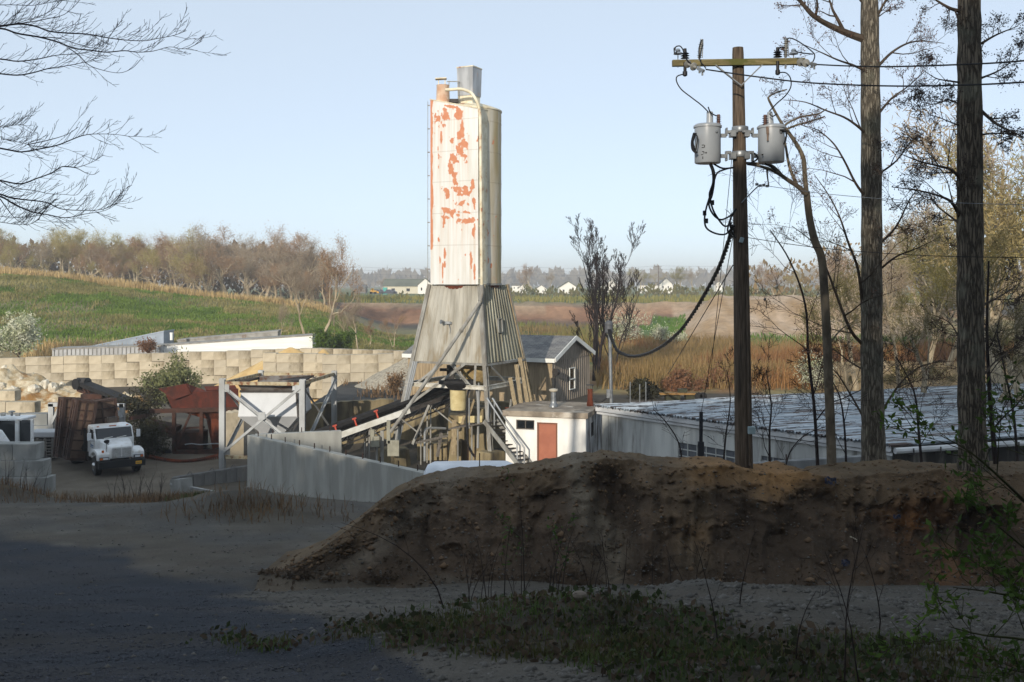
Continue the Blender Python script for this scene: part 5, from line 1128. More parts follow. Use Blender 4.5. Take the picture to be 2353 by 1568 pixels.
# rusty ribbed boxes standing on the bed, tilted
BOXM = mat('rusty_box_steel', rgb(108, 88, 74), rgb(84, 68, 58), 2.0, (1, 1, .6), rough=.9, bump=.15, c3=rgb(70, 44, 38), s3=1.6, t3=(.50, .64))
BOXF = mat('rusty_box_rib', rgb(70, 52, 45), rgb(54, 42, 38), 3, rough=.9)
TM = Matrix.Translation(TR) @ Matrix.Rotation(trot, 4, 'Z')
def rusty_box(label, c, d, rot):
    o = thing('rusty_box', label, 'steel box', W(*c), rot, 'rusty boxes on the truck')
    x, y, z = d
    mb = MB(); mb.box((0, 0, z/2), (x-.1, y-.1, z-.06)); mb.build('box_shell', BOXM, o, world=False)
    mb = MB()
    for sx in (-1, 1):
        for sy in (-1, 1): mb.box((sx*(x/2-.05), sy*(y/2-.05), z/2), (.14, .14, z))
        for zz in (.05, z-.05): mb.box((sx*(x/2-.04), 0, zz), (.1, y-.3, .12)); mb.box((0, sx*(y/2-.04), zz), (x-.3, .1, .12))
    for k in range(1, 6):
        zz = z*k/6
        mb.box((0, -(y/2-.04), zz), (x-.28, .07, .06)); mb.box((-(x/2-.04), 0, zz), (.07, y-.28, .06)); mb.box((x/2-.04, 0, zz), (.07, y-.28, .06))
    mb.box((0, -(y/2-.04), z*.7), (.07, .075, z*.55)); mb.box((-(x/2-.04), 0, z/2), (.075, .07, z*.9)); mb.build('box_rib', BOXF, o, world=False)
    return o
rusty_box('tall rusty ribbed box rearmost on the truck, leaning left', (150, 1050, 49.3), (.92, .75, 2.9), (R(-2), R(6), R(42)))
rusty_box('tall rusty ribbed box just behind the cab on the left, hanging over the side', (172, 1056, 47.9), (.95, .7, 2.85), (R(2), R(9), R(40)))
rusty_box('rusty ribbed box behind the cab roof, leaning right', (238, 1040, 49.4), (1.35, 1.0, 2.6), (R(-3), R(-4), R(38)))
rusty_box('narrow rusty box tipped over the rear side of the truck bed', (124, 1046, 50.4), (.45, .6, 1.1), (R(0), R(8), R(42)))
# steel frame standing behind the truck
mb = MB()
for u in (118, 281): mb.bar(W(u, 928, 53), W(u, 1010, 53), .26, .2)
mb.bar(W(112, 930, 53), W(285, 932, 53), .2, .2); mb.bar(W(138, 932, 52.8), W(118, 975, 52.8), .12); mb.bar(W(262, 934, 52.8), W(280, 960, 52.8), .12); solo('steel_portal', 'pale steel portal frame standing behind the loaded truck', 'frame', mb, PALESTEEL, W(200, 1010, 53))
# ------------------------------------------------------------------ stack of grey pallets and the white vehicle at the left edge
for k in range(7):
    p = W(106, 1047-6.6*k, 50.5); mb = MB()
    mb.box(p+V(0, 0, .12), (1.3, 1.1, .03)); mb.box(p, (1.3, 1.1, .025))
    for x in (-.58, -.2, .2, .58): mb.box(p+V(x, 0, .06), (.14, 1.08, .09))
    solo('pallet', ('grey pallet at the bottom of the stack beside the truck', 'second grey pallet up in the stack by the truck', 'third grey pallet up in the stack by the truck', 'fourth grey pallet up in the stack by the truck', 'fifth grey pallet up in the stack by the truck', 'sixth grey pallet up in the stack by the truck', 'topmost grey pallet in the stack beside the truck')[k], 'pallet', mb, mat('grey_pallet', rgb(120, 118, 112), rgb(96, 94, 90), 4, rough=.9), p, 'grey pallets in a stack')
mb = MB(); p = W(106, 1000, 50.5); mb.box(p+V(0, 0, .1), (1.5, 1.2, .28)); solo('covered_load', 'pale grey covered load lying on the pallet stack', 'load', mb, mat('pale_grey_sheet', rgb(170, 174, 178), rough=.6), p, bevel=.05)
ld_ = thing('wheel_loader', 'white wheel loader cab showing above the block wall at the left edge', 'loader', W(20, 1060, 45.5))
def lq(u, v, D): return W(u, v, D)
Dl = 44.5
mb = MB(); mb.box(W(12, 961, Dl+.7), (2.2, 1.3, .14)); mb.build('cab_roof', TW, ld_, bevel=.04)
mb = MB()
for u, w_ in ((40, .16), (74, .1), (-30, .14)): mb.bar(W(u, 1020, Dl), W(u, 964, Dl), w_, .12)
mb.bar(W(72, 1020, Dl+1.4), W(72, 964, Dl+1.4), .1); mb.bar(W(-30, 1020, Dl), W(76, 1020, Dl), .1, .14); mb.build('cab_pillar', TW, ld_)
mb = MB(); mb.box(W(20, 1042, Dl+.7), (2.2, 1.5, .85)); mb.build('cab_body', TW, ld_, bevel=.04)
for u_, d_2, w_ in ((5, .06, 1.25), (57, .06, .56), (20, 1.4, 1.9)):
    mb = MB(); mb.box(W(u_, 992, Dl+d_2), (w_, .02, 1.02)); mb.build('cab_glass', GLASS_DK, ld_)
mb = MB(); q = W(27, 956, Dl+.5); mb.lathe([(.05, 0), (.05, .16), (.14, .17), (.15, .21), (.05, .24)], 12, q)
mb.build('air_cleaner', GALV, ld_, smooth=True)
for u in (7, 41):
    mb = MB(); mb.box(W(u, 953, Dl+.1), (.18, .1, .12)); mb.build('work_lamp', PALESTEEL, ld_)
mb = MB(); mb.box(W(20, 1075, Dl+.6), (2.4, 2.0, 1.2)); 
mb.build('chassis', DARKSTEEL, ld_)
mb = MB(); mb.hexa([W(-40, 1040, 42.5), W(38, 1040, 42.5), W(34, 1030, 44), W(-40, 1030, 44), W(-40, 985, 42.7), W(6, 990, 42.7), W(4, 987, 43.8), W(-40, 982, 43.8)]); mb.build('engine_hood', TW, ld_, bevel=.05)
# ------------------------------------------------------------------ stacked concrete blocks
def big_block(a, b2, h, t, label, m, group, name='concrete_block'):
    a, b2 = Vector(a), Vector(b2); d = (b2-a); n = V(-d.y, d.x, 0).normalized()*t
    q = [a, b2, b2+n, a+n]; mb = MB(); mb.hexa(q+[p+V(0, 0, h) for p in q])
    return solo(name, label, 'concrete block', mb, m, a, group, bevel=.014)
q0 = W(-60, 1024, 38.4); q1 = W(82, 1021, 37.9); d = (q1-q0); d.z = 0; d.normalize()
rows = [(-.61, 82, 0), (-1.22, 98, .3), (-1.83, 108, .1)]
nm = ('top', 'middle', 'bottom')
for r_, (dz, uend, off) in enumerate(rows):
    e = W(uend, 1021, 37.9-r_*.15); k = 0; x = e.x
    while x > q0.x-1.2 and k < 4:
        w_ = 1.2 if k else .9+.2*r_; a = V(x-w_, 37.95+.02*k+.1*r_*0, q1.z+dz); b2 = V(x-.012, 37.95-r_*.14, q1.z+dz)
        a.y = b2.y
        big_block(a, b2, .6, .7, '%s grey block in the %s row of the wall at the left edge' % (('end', 'second', 'third', 'fourth')[k], nm[r_]), GREYBLOCK, 'grey blocks in the left wall'); x -= w_; k += 1
for k, (u0, u1, v0, v1, D) in enumerate(((-20, 34, 898, 922, 59), (-20, 12, 923, 948, 58.4), (13, 80, 924, 950, 58.2), (-10, 46, 951, 978, 57.6), (47, 108, 951, 978, 57.4), (60, 112, 979, 1008, 57.0), (5, 59, 979, 1008, 57.0))):
    a, b2 = W(u0, v1, D), W(u1, v1, D); big_block(a, b2, W(u0, v0, D).z-a.z-.01, .75, 'pale block %s behind the white loader' % ('highest of the stepped stack', 'at the left of the second step', 'at the right of the second step', 'left in the third step', 'right in the third step', 'lowest at the right of the stepped stack', 'lowest at the left of the stepped stack')[k], GREYBLOCK if k > 2 else BLOCKCONC, 'stepped stack of pale blocks')
# ------------------------------------------------------------------ block retaining wall at the back of the yard and the bin walls: every block a thing
rng = random.Random(11)
ORD = 'first second third fourth fifth sixth seventh eighth ninth tenth eleventh twelfth thirteenth fourteenth fifteenth sixteenth seventeenth eighteenth'.split()
def block_run(u0, v0, D0, u1, v1, D1, nrow, where, group, bl=1.83, hh=.61, t=.7):
    a, c = W(u0, v0, D0), W(u1, v1, D1); dirv = V(c.x-a.x, c.y-a.y, 0); Ln = dirv.length; dirv.normalize(); n = V(-dirv.y, dirv.x, 0)
    for r_ in range(nrow):
        x = -(.9 if r_ % 2 else 0); k = 0
        while x < Ln-.3:
            bl_ = bl*(.5 if rng.random() < .16 else 1); x0, x1 = max(x, 0), min(x+bl_, Ln); x += bl_
            if x1-x0 < .35: continue
            f = (x0+x1)/2/Ln; zt = a.z+(c.z-a.z)*f-r_*hh+(rng.uniform(-.04, .02) if r_ == 0 else 0)
            jx, jn = rng.uniform(-.008, .008), rng.uniform(-.03, .03)
            p0 = V(a.x, a.y, 0)+dirv*(x0+jx+.004)+n*jn; p1 = V(a.x, a.y, 0)+dirv*(x1+jx-.004)+n*jn
            zz = zt-hh; row = ('top', 'second', 'third', 'fourth', 'fifth', 'sixth')[r_]
            big_block(V(p0.x, p0.y, zz), V(p1.x, p1.y, zz), hh-.006, t, 'tan block, %s from left, %s row of %s' % (ORD[k], row, where), BLOCKCONC, group); k += 1
block_run(-60, 826, 74.5, 735, 800, 77.0, 5, 'the long wall behind the rubble', 'blocks of the long back wall')
block_run(604, 812, 68.5, 745, 813, 68.5, 5, 'the wall right of the sand', 'blocks of the left bin wall')
block_run(741, 817, 66.5, 905, 812, 67.5, 6, 'the wall left of the gravel', 'blocks of the right bin wall')
block_run(720, 800, 77.2, 960, 808, 73.0, 4, 'the wall right of the trailer', 'blocks of the right back wall')
# ------------------------------------------------------------------ piles
def pile(name, label, cat, c, rx, ry, h, m, seed, n=70, pw=1.0, rough=.12, ridge=0.0, big=0.0):
    xs = np.linspace(-1.05, 1.05, n); X, Y = np.meshgrid(xs, xs); d = np.sqrt(X**2+Y**2)
    hgt = np.clip(1-d**pw, 0, 1)*h
    e = sstep(1.0, .7, d)
    zz = hgt+rough*e*fbm(X*rx*.9, Y*ry*.9, seed, 5)+big*e*np.abs(fbm(X*rx*1.3, Y*ry*1.3, seed+9, 3))
    xx = c[0]+X*rx; yy = c[1]+Y*ry; zz = np.where(d > 1.0, -.3, zz)+H(xx, yy)*0+c[2]
    v_ = np.arange(n*n).reshape(n, n); q = np.stack([v_[:-1, :-1], v_[:-1, 1:], v_[1:, 1:], v_[1:, :-1]], -1).reshape(-1, 4)
    dd = d.ravel()[q].min(1) < 1.03; q = q[dd]
    me = np_mesh(name, np.stack([xx, yy, zz], -1).reshape(-1, 3)-np.array(c), [q], True)
    return tag(link_mesh(name, me, m, None, c), label, cat)
SAND = mat('yellow_sand', rgb(206, 178, 126), rgb(188, 158, 108), 1.5, rough=.95, bump=.2, bscale=20)
GRAVEL = mat('grey_gravel', rgb(176, 168, 150), rgb(140, 134, 122), 7, rough=.95, bump=.6, bscale=18, bdist=.06)
RUBBLE = mat('pale_rubble', rgb(206, 194, 168), rgb(168, 148, 114), 2.2, rough=.95, bump=.6, bscale=7, bdist=.1, c3=rgb(150, 112, 66), s3=.5, t3=(.5, .62))
c = W(668, 800, 72.3); pile('sand_pile', 'smooth yellow sand slope spilling between the block walls', 'sand pile', (c.x, 72.3, 1.7), 7.4, 3.6, 3.85, SAND, 81, pw=1.0, rough=.05)
c = W(748, 800, 73); pile('sand_pile', 'pale sand heap rising just above the bin wall', 'sand pile', (c.x, 72.2, 1.9), 4.2, 3.2, 3.55, SAND, 82, pw=1.0, rough=.05)
c = W(930, 880, 64); pile('gravel_pile', 'grey gravel cone against the bin wall left of the tower', 'gravel pile', (c.x+.4, 64.6, 3.0), 4.6, 3.4, 2.5, GRAVEL, 83, pw=1.0, rough=.06)
c = W(50, 880, 69); pile('rubble_pile', 'broken pale rubble and ochre earth heap before the long block wall', 'rubble pile', (c.x-1.0, 69.0, 1.2), 8.5, 4.2, 3.2, RUBBLE, 84, pw=.9, rough=.25, big=.25)
c = W(210, 895, 68); pile('rubble_pile', 'low pale rubble tail behind the old conveyor head', 'rubble pile', (c.x, 68, 1.4), 5.5, 2.6, 1.3, RUBBLE, 85, pw=1, rough=.22, big=.3)
# loose lumps of concrete on the rubble
def lump(rng, s):
    mb = MB(); mb.ball((0, 0, 0), s, 7, 5, (1, .85, .7)); mb.v = [tuple(Vector(p)*rng.uniform(.75, 1.2)) for p in mb.v]; return mb
rng = random.Random(4); lumps = []
for k in range(5):
    mb = lump(rng, .5); me = bpy.data.meshes.new('concrete_lump'); me.from_pydata(mb.v, [], mb.f); me.materials.append(mat('pale_lump', rgb(222, 216, 200), rgb(190, 182, 164), 2, rough=.95)); lumps.append(me)
for k in range(120):
    x = c.x-10+rng.gauss(0, 3.6); y = 67+rng.uniform(-2.0, 2.5)
    o = bpy.data.objects.new('concrete_lump', lumps[k % 5]); COL.objects.link(o)
    X_, Y_ = (x-(W(50, 880, 69).x-1))/8.5, (y-69)/4.2; dd = math.hypot(X_, Y_); z = 1.2+max(0, 1-dd**.9)*3.2 if dd < 1 else Hs(x, y)
    s = rng.choice((.35, .5, .6, .9)); o.location = (x, y, z+.12); o.scale = (s, s, s); o.rotation_euler = (rng.random()*6, rng.random()*6, rng.random()*6)
    tag(o, 'pale broken concrete lump lying on the rubble heap', 'rubble lump', 'concrete lumps on the rubble heap')
# ------------------------------------------------------------------ box trailers behind the block wall
def trailer(label, p0, p1, zt, zb, w, m, mroof, ribs=0, tilt=0.0):
    o = thing('box_trailer', label, 'trailer', V(p0.x, p0.y, zb)); d = (p1-p0); d.z = 0; Ln = d.length; d.normalize(); n = V(-d.y, d.x, 0); n = n if n.y > 0 else -n
    z0, z1 = p0.z, p1.z
    mb = MB(); q = [p0, p1, p1+n*w, p0+n*w]
    mb.hexa([V(a.x, a.y, zb) for a in q]+[V(a.x, a.y, a.z-.06) for a in q]); mb.build('box_side', m, o)
    mb = MB(); e = .05; q = [p0-d*e-n*e, p1+d*e-n*e, p1+d*e+n*(w+e), p0-d*e+n*(w+e)]; mb.hexa([V(a.x, a.y, a.z-.1) for a in q]+[V(a.x, a.y, a.z) for a in q]); mb.build('roof', mroof, o)
    if ribs:
        mb = MB()
        for k in range(ribs): p = p0.lerp(p1, (k+.5)/ribs)-n*.03; mb.bar(V(p.x, p.y, zb), V(p.x, p.y, p.z-.1), .06, .05, up=d)
        mb.build('side_rib', GREYSTEEL, o)
    for f in (.75, .85):
        mb = MB(); p = p0.lerp(p1, f)+n*.3; mb.lathe([(.3, -.2), (.5, -.2), (.5, .2), (.3, .2)], 14, V(p.x, p.y, zb), axis=n); mb.build('wheel', RUBBER, o)
    return o
RIBW = mat('white_trailer_side', rgb(238, 238, 234), rgb(226, 226, 220), 1, (.3, .3, 4), rough=.5); GREYR = mat('grey_trailer_roof', rgb(160, 158, 152), rgb(130, 126, 118), 1.5, rough=.6, c3=rgb(120, 90, 66), s3=1.2, t3=(.6, .7))
trailer('long white box trailer behind the block wall', W(368, 793, 80), W(718, 769, 80.5), 6, 3.2, 2.5, RIBW, GREYR, 0)
trailer('grey roofed trailer parked behind the white trailer', W(408, 781, 84), W(638, 760, 85), 6, 3.4, 2.5, GREYR, GREYR, 0)
trailer('silver trailer with ribbed side behind the left block wall', W(120, 801, 79), W(372, 793, 79.5), 6, 3.2, 2.4, mat('silver_side', rgb(176, 178, 180), rgb(160, 160, 160), 1, rough=.5), GREYR, 26)
trailer('blue grey roofed trailer tipped behind the ribbed silver one', W(200, 797, 83.5), W(376, 760, 83.5), 6, 3.4, 2.5, mat('blue_grey_side', rgb(146, 158, 172), rgb(128, 140, 154), 1, rough=.4), mat('blue_grey_roof', rgb(150, 162, 176), rgb(132, 146, 162), 2, (.3, 2, 1), rough=.4))
mb = MB(); mb.lathe([(.12, 0), (.12, .5), (.14, .5), (.14, .62)], 12, W(394, 782, 82)); solo('vent_stack', 'short white vent stack between the trailer roofs', 'vent', mb, WHITEPAINT, W(394, 782, 82))
# ------------------------------------------------------------------ utility pole with transformers
POLEW = mat('pole_wood', rgb(100, 87, 74), rgb(70, 60, 50), 7, (5, 5, .35), rough=.95, bump=.5, bscale=10, bdist=.01, c3=rgb(46, 38, 32), s3=2.2, t3=(.55, .7), st3=(5, 5, .2))
ARMW = mat('mossy_arm_wood', rgb(126, 116, 82), rgb(98, 90, 62), 7, (.5, 5, 5), rough=.95, bump=.4, bdist=.01, c3=rgb(84, 84, 44), s3=2, t3=(.5, .66))
PORC = mat('grey_porcelain', rgb(140, 140, 136), rgb(116, 116, 112), 5, rough=.3); BPORC = mat('brown_porcelain', rgb(92, 62, 52), rough=.3); CANM = mat('transformer_grey', rgb(150, 155, 160), rgb(142, 147, 152), 1.5, rough=.35, spec=.4)
DP = 19.0
pb = W(1710, 1100, DP); pt = W(1695.5, 110, DP)
pole = thing('utility_pole', 'tall brown wooden utility pole with a mossy cross arm and two grey transformers', 'utility pole', pb)
mb = MB(); mb.tube([pb.lerp(pt, f) for f in (0, .25, .5, .75, .985, 1)], [.168, .158, .145, .125, .107, .100], 18); mb.build('pole', POLEW, pole, smooth=True)
a, b2 = W(1544.8, 146, DP-.17), W(1849, 141.5, DP-.17)
mb = MB(); mb.bar(a, b2, .10, .118); arm = mb.build('cross_arm', ARMW, pole, bevel=.006)
mb = MB()
for u in (1644, 1751):
    for dy in (-.05, .28): mb.bar(W(u, 150, DP-.17+dy), W(1702.7, 197, DP-.16+dy*1.2), .05, .02)
mb.build('arm_brace', GALV, pole)
def sheds(p, d, n, r0, r1, pitch, core):
    prof = [(core, 0)]
    for k in range(n): z = pitch*(k+.3); prof += [(core, z), (r0+(r1-r0)*(k % 2), z+pitch*.15), (core, z+pitch*.5)]
    prof.append((core, pitch*(n+.3))); mb = MB(); mb.lathe(prof, 14, p, axis=d); return mb
z1 = DP-.22
for nm, u, v, d in (('l', 1607, 134, (.12, -.1, 1)), ('r', 1805.5, 131, (0, -.05, 1))):
    mb = sheds(W(u, v, z1), d, 9, .045, .055, .033, .026); o = mb.build('fuse_cutout', PORC, pole, smooth=True)
    mb = MB(); p = W(u, v, z1); mb.bar(p+V(0, .02, -.22), p+V(0, .0, .03), .035, .012); mb.bar(p+V(.05, -.03, 0), p+V(.06 if nm == 'l' else .02, -.05, .33), .014); mb.lathe([(.03, 0), (.028, .05)], 10, p+V(*d).normalized()*.30, axis=d); mb.build('cutout_bracket', GALV, o)
for u, v in ((1557.8, 131), (1823.7, 131)):
    p = W(u, v, DP-.17); mb = MB(); mb.lathe([(.03, .04), (.085, .05), (.075, .08), (.04, .10), (.05, .12), (.03, .15)], 14, p); o = mb.build('pin_insulator', mat('blue_grey_porcelain', rgb(120, 130, 142), rough=.25), pole, smooth=True)
    mb = MB(); mb.bar(p+V(0, 0, -.2), p+V(0, 0, .06), .016); mb.build('insulator_pin', GALV, o)
BLK = mat('black_polymer', rgb(24, 24, 28), rough=.5)
for u, v in ((1574, 176), (1787, 173)):
    p = W(u, v, z1); mb = MB(); mb.lathe([(.02, 0), (.045, .02), (.045, .09), (.03, .1), (.03, .26)], 12, p); o = mb.build('lightning_arrester', BLK, pole, smooth=True)
    mb = MB(); mb.lathe([(.03, .33), (.085, .34), (.03, .37), (.085, .385), (.03, .41), (.08, .425), (.035, .45), (.03, .52)], 14, p); mb.build('arrester_cap', BLK, o, smooth=True)
def bells(p, q, n):
    d = (q-p); L_ = d.length; mb = MB()
    for k in range(n):
        c = p.lerp(q, (k+.2)/n); mb.lathe([(.02, 0), (.078, .008), (.074, .022), (.03, .035), (.022, .10)], 16, c, axis=d)
    return mb
e1a, e1b = W(1577, 146, DP-.24), W(1604, 158, DP-.55); e2a, e2b = W(1836, 143, DP-.24), W(1862, 147, DP-.62)
for a, b2 in ((e1a, e1b), (e2a, e2b)):
    o = bells(a, b2, 2).build('strain_insulator', PORC, pole, smooth=True); d = (b2-a).normalized()
    mb = MB(); mb.bar(b2, b2+d*.18, .05); mb.bar(b2+d*.05+V(0, 0, .04), b2+d*.05-V(0, 0, .07), .035); mb.bar(b2+d*.14+V(0, 0, .03), b2+d*.14-V(0, 0, .09), .03); mb.build('strain_clamp', GALV, o)
# jumpers and drops
J = [[(1553, 110), (1549, 112), (1551, 125), (1556, 118)], [(1551, 116), (1553, 108), (1562, 106), (1568, 112), (1571, 120)], [(1612, 92), (1606, 115), (1609, 140), (1618, 152), (1622, 158)], [(1571, 122), (1580, 140), (1592, 150), (1600, 156)],
     [(1569, 171), (1556, 176), (1555, 188), (1566, 206), (1590, 225), (1612, 242), (1627, 257)], [(1627, 246), (1632, 258), (1640, 264), (1648, 267)], [(1808, 92), (1815, 88), (1835, 96), (1865, 118), (1872, 130), (1866, 146)], [(1787, 116), (1793, 109), (1804, 110)], [(1826, 116), (1836, 121), (1868, 125)],
     [(1792, 167), (1806, 168), (1816, 180), (1817, 200), (1805, 220), (1785, 238), (1768, 256)], [(1768, 262), (1775, 268), (1785, 262)]]
mb = MB()
for k, j in enumerate(J): mb.tube(arc([W(u, v, DP-.35-.05*(k % 3)) for u, v in j], 5), .012, 5)
mb.build('jumper_wire', BLACKCABLE, pole, smooth=True)
# transformers
for nm, u0, u1, v0, v1 in (('l', 1595, 1657, 288, 376), ('r', 1741, 1803, 290, 374)):
    c = W((u0+u1)/2, v1, DP-.25); r = (u1-u0)/2/FPX*c.y; h = (v1-v0)/FPX*c.y
    mb = MB(); mb.lathe([(r*.9, -.0), (r*.96, .02), (r*.96, h-.05)], 32, c); can = mb.build('transformer_tank', CANM, pole, smooth=True)
    mb = MB(); mb.lathe([(r*.97, h-.055), (r*1.04, h-.05), (r*1.04, h-.015), (r*.9, h+.015), (.02, h+.04)], 32, c); mb.build('tank_lid', CANM, can, smooth=True)
    if nm == 'l':
        mb = MB(); p = W(1631, 288, DP-.3); mb.lathe([(.065, 0), (.06, .24), (.03, .26)], 14, p); mb.build('arrester_housing', CANM, can, smooth=True)
        p = W(1651, 287, DP-.25); sheds(p, (0, 0, 1), 5, .05, .055, .036, .028).build('bushing', BPORC, can, smooth=True)
        mb = MB(); p = W(1592, 320, DP-.35)
        for k in range(3): mb.tube(arc([W(1594+k*3, 306, DP-.4-.05*k), W(1589+k*2, 325, DP-.45), W(1590+k*3, 343, DP-.5), W(1598+k*2, 352, DP-.52)], 4), .014, 5)
        mb.tube(arc([W(1594, 306, DP-.5), W(1603, 315, DP-.55), W(1600, 340, DP-.52), W(1598, 352, DP-.52)], 4), .012, 5); mb.build('low_voltage_lead', BLACKCABLE, can, smooth=True)
        mb = MB()
        for k, (du, dv, w_, h_) in enumerate(((0, 0, .04, .012), (.03, .02, .012, .05), (0, .045, .04, .012), (0, -.075, .03, .012), (.02, -.095, .012, .04), (.055, -.1, .035, .01), (.055, -.1, .01, .035), (-.01, -.13, .04, .01), (0, -.19, .012, .05))):
            q = c+V(-.13+du, -math.sqrt(max(0, (r*.965)**2-(.13-du)**2))-.002, .27+dv); mb.box(q, (w_, .008, h_), rz=R(-32))
        mb.build('tank_marking', BLACKCABLE, can)
    else:
        p = W(1758, 288, DP-.42); sheds(p, (0, 0, 1), 5, .05, .058, .036, .03).build('bushing', BPORC, can, smooth=True)
        mb = MB(); p = W(1769, 290, DP-.2); mb.lathe([(.075, 0), (.06, .2), (.045, .26), (.015, .28)], 14, p); mb.build('arrester_housing', CANM, can, smooth=True)
        mb = MB(); mb.bar(W(1764, 295, DP-.25-r-.02), W(1764, 324, DP-.25-r-.02), .03, .012); mb.bar(W(1763, 291, DP-.25-r-.03), W(1764, 308, DP-.25-r-.03), .045, .02); mb.build('ground_strap', mat('strap_brown', rgb(110, 92, 80), rough=.6), can)
        mb = MB(); mb.tube(arc([W(1795, 300, DP-.5), W(1806, 304, DP-.5), W(1806, 318, DP-.45), W(1801, 332, DP-.4)], 4), .016, 5); mb.box(W(1798, 301, DP-.45), (.12, .06, .05)); mb.build('low_voltage_lead', BLACKCABLE, can)
        mb = MB(); mb.box(W(1752, 356, DP-.25-r+.005), (.03, .01, .03)); mb.build('tank_marking', BLACKCABLE, can)
    mb = MB(); s = 1 if nm == 'l' else -1; ue = u1 if nm == 'l' else u0
    for du in (.2,): mb.lathe([(.012, -.01), (.03, -.005), (.012, .03)], 6, c+V(.12, -math.sqrt(max(r*r-.0144, 0))*.97, h*.78), axis=(0, -1, 0))
    mb.build('lid_lug', GALV, can)
    for vv in (308, 355):
        mb = MB(); mb.box(W(ue+s*5, vv+4, DP-.2), (.11, .05, .07)); mb.box(W(ue+s*16, vv-4, DP-.1), (.1, .12, .05)); mb.box(W(ue+s*12, vv-4 if vv < 330 else vv+6, DP-.1), (.025, .14, .15)); mb.box(W(ue+s*26, vv+(0 if vv < 330 else 4), DP-.1), (.1, .2, .12)); mb.build('mount_bracket', GALV, can)
mb = MB()
for vv in (299, 356): mb.lathe([(.150, 0), (.156, .01), (.156, .1), (.150, .11)], 20, W(1700.5, vv+6, DP))
for s in (-1, 1): mb.bar(W(1700+s*22, 302, DP-.17), W(1700+s*5, 302, DP-.17), .04)
mb.build('pole_band', GALV, pole, smooth=True)
# black secondary leads looping under the left can and down the pole
mb = MB()
LP = [[(1632, 376), (1639, 392), (1640, 415), (1633, 445), (1623, 478), (1619, 505), (1624, 525), (1645, 537), (1668, 538), (1684, 520)], [(1634, 376), (1641, 395), (1641, 420), (1636, 450), (1629, 470), (1638, 492), (1655, 505), (1675, 498), (1688, 486)],
      [(1630, 376), (1637, 395), (1638, 420), (1630, 448), (1636, 475), (1645, 495), (1665, 520), (1682, 512)], [(1640, 377), (1660, 387), (1684, 386)], [(1640, 420), (1648, 398), (1668, 389), (1686, 385)], [(1690, 480), (1680, 500), (1672, 530), (1684, 545)], [(1692, 480), (1678, 505), (1680, 528), (1690, 548)], [(1757, 376), (1775, 386), (1782, 394)], [(1716, 378), (1735, 370), (1741, 362), (1733, 352)]]
for k, j in enumerate(LP): mb.tube(arc([W(u, v, DP-.32-.03*(k % 3)) for u, v in j], 6), .018, 6)
for u, v in ((1637, 466), (1619, 490), (1623, 508)): mb.box(W(u, v, DP-.35), (.06, .05, .09))
mb.build('secondary_cable', BLACKCABLE, pole, smooth=True)
mb = MB(); mb.box(W(1704, 552, DP-.19), (.07, .06, .1), ry=.3); mb.box(W(1727, 989, DP-.22), (.13, .1, .14)); mb.build('service_box', mat('pale_blue_box', rgb(150, 170, 176), rough=.4), pole, bevel=.01)
mb = MB(); mb.tube([W(1716, 585, DP-.15), W(1722, 980, DP-.17), W(1724, 1070, DP-.17)], .03, 6); mb.build('riser_guard', POLEW, pole)
mb = MB()
for u, v in ((1739, 424), (1747, 427), (1755, 426), (1763, 428)): mb.box(W(u, v, DP-.2), (.05, .05, .045))
mb.tube(arc([W(1704, 466, DP-.17), W(1722, 448, DP-.2), W(1738, 432, DP-.2), W(1748, 425, DP-.2)], 4), .012, 5); mb.build('splice_clamp', GALV, pole)
# wires leaving the pole
def wire(name, label, pts, r, cat='cable', m=BLACKCABLE, group=None):
    mb = MB(); mb.tube(pts, r, 6); return solo(name, label, cat, mb, m, pts[0], group, smooth=True)
def wcurve(uvd, n=8): return arc([W(*q) for q in uvd], n)
wire('power_line', 'upper black power line from the right end of the cross arm past both big trunks', wcurve([(1864, 148, 18.4), (1950, 152, 17.6), (2046, 153.5, 16.8), (2200, 149, 15.6), (2353, 140, 14.6), (2700, 105, 13)]), .014)
wire('power_line', 'lower black power line from the left end of the cross arm past both big trunks', wcurve([(1622, 160, 18.4), (1740, 177, 17.8), (1866, 191, 17.3), (2046, 198, 16.5), (2200, 196, 15.6), (2353, 189, 14.6), (2700, 160, 13)]), .014)
wire('guy_wire', 'thin grey wire from the splice clamps on the pole across the trunks', wcurve([(1765, 428, 18.8), (1900, 446, 18.2), (2100, 462, 17.2), (2353, 471, 16), (2600, 474, 15)]), .006, m=GALV)
wire('phone_line', 'thin dark wire crossing the trunks below the thin grey one', wcurve([(1716, 546, 18.9), (1850, 566, 18.3), (2000, 580, 17.6), (2200, 590, 16.6), (2600, 594, 15)]), .007)
wire('guy_wire', 'thin guy wire dropping steeply from the pole to the dark guard post', [W(1684, 545, 18.8), W(1611, 950, 24)], .007)
wire('guy_wire', 'thin guy wire slanting down from the pole towards the reeds', [W(1684, 610, 19), W(1535, 860, 40)], .012)
wire('ground_wire', 'thin ground wire hanging beside the loops under the left transformer', [W(1688, 300, 18.9), W(1678, 400, 18.9), W(1660, 590, 19), W(1632, 870, 22)], .006)
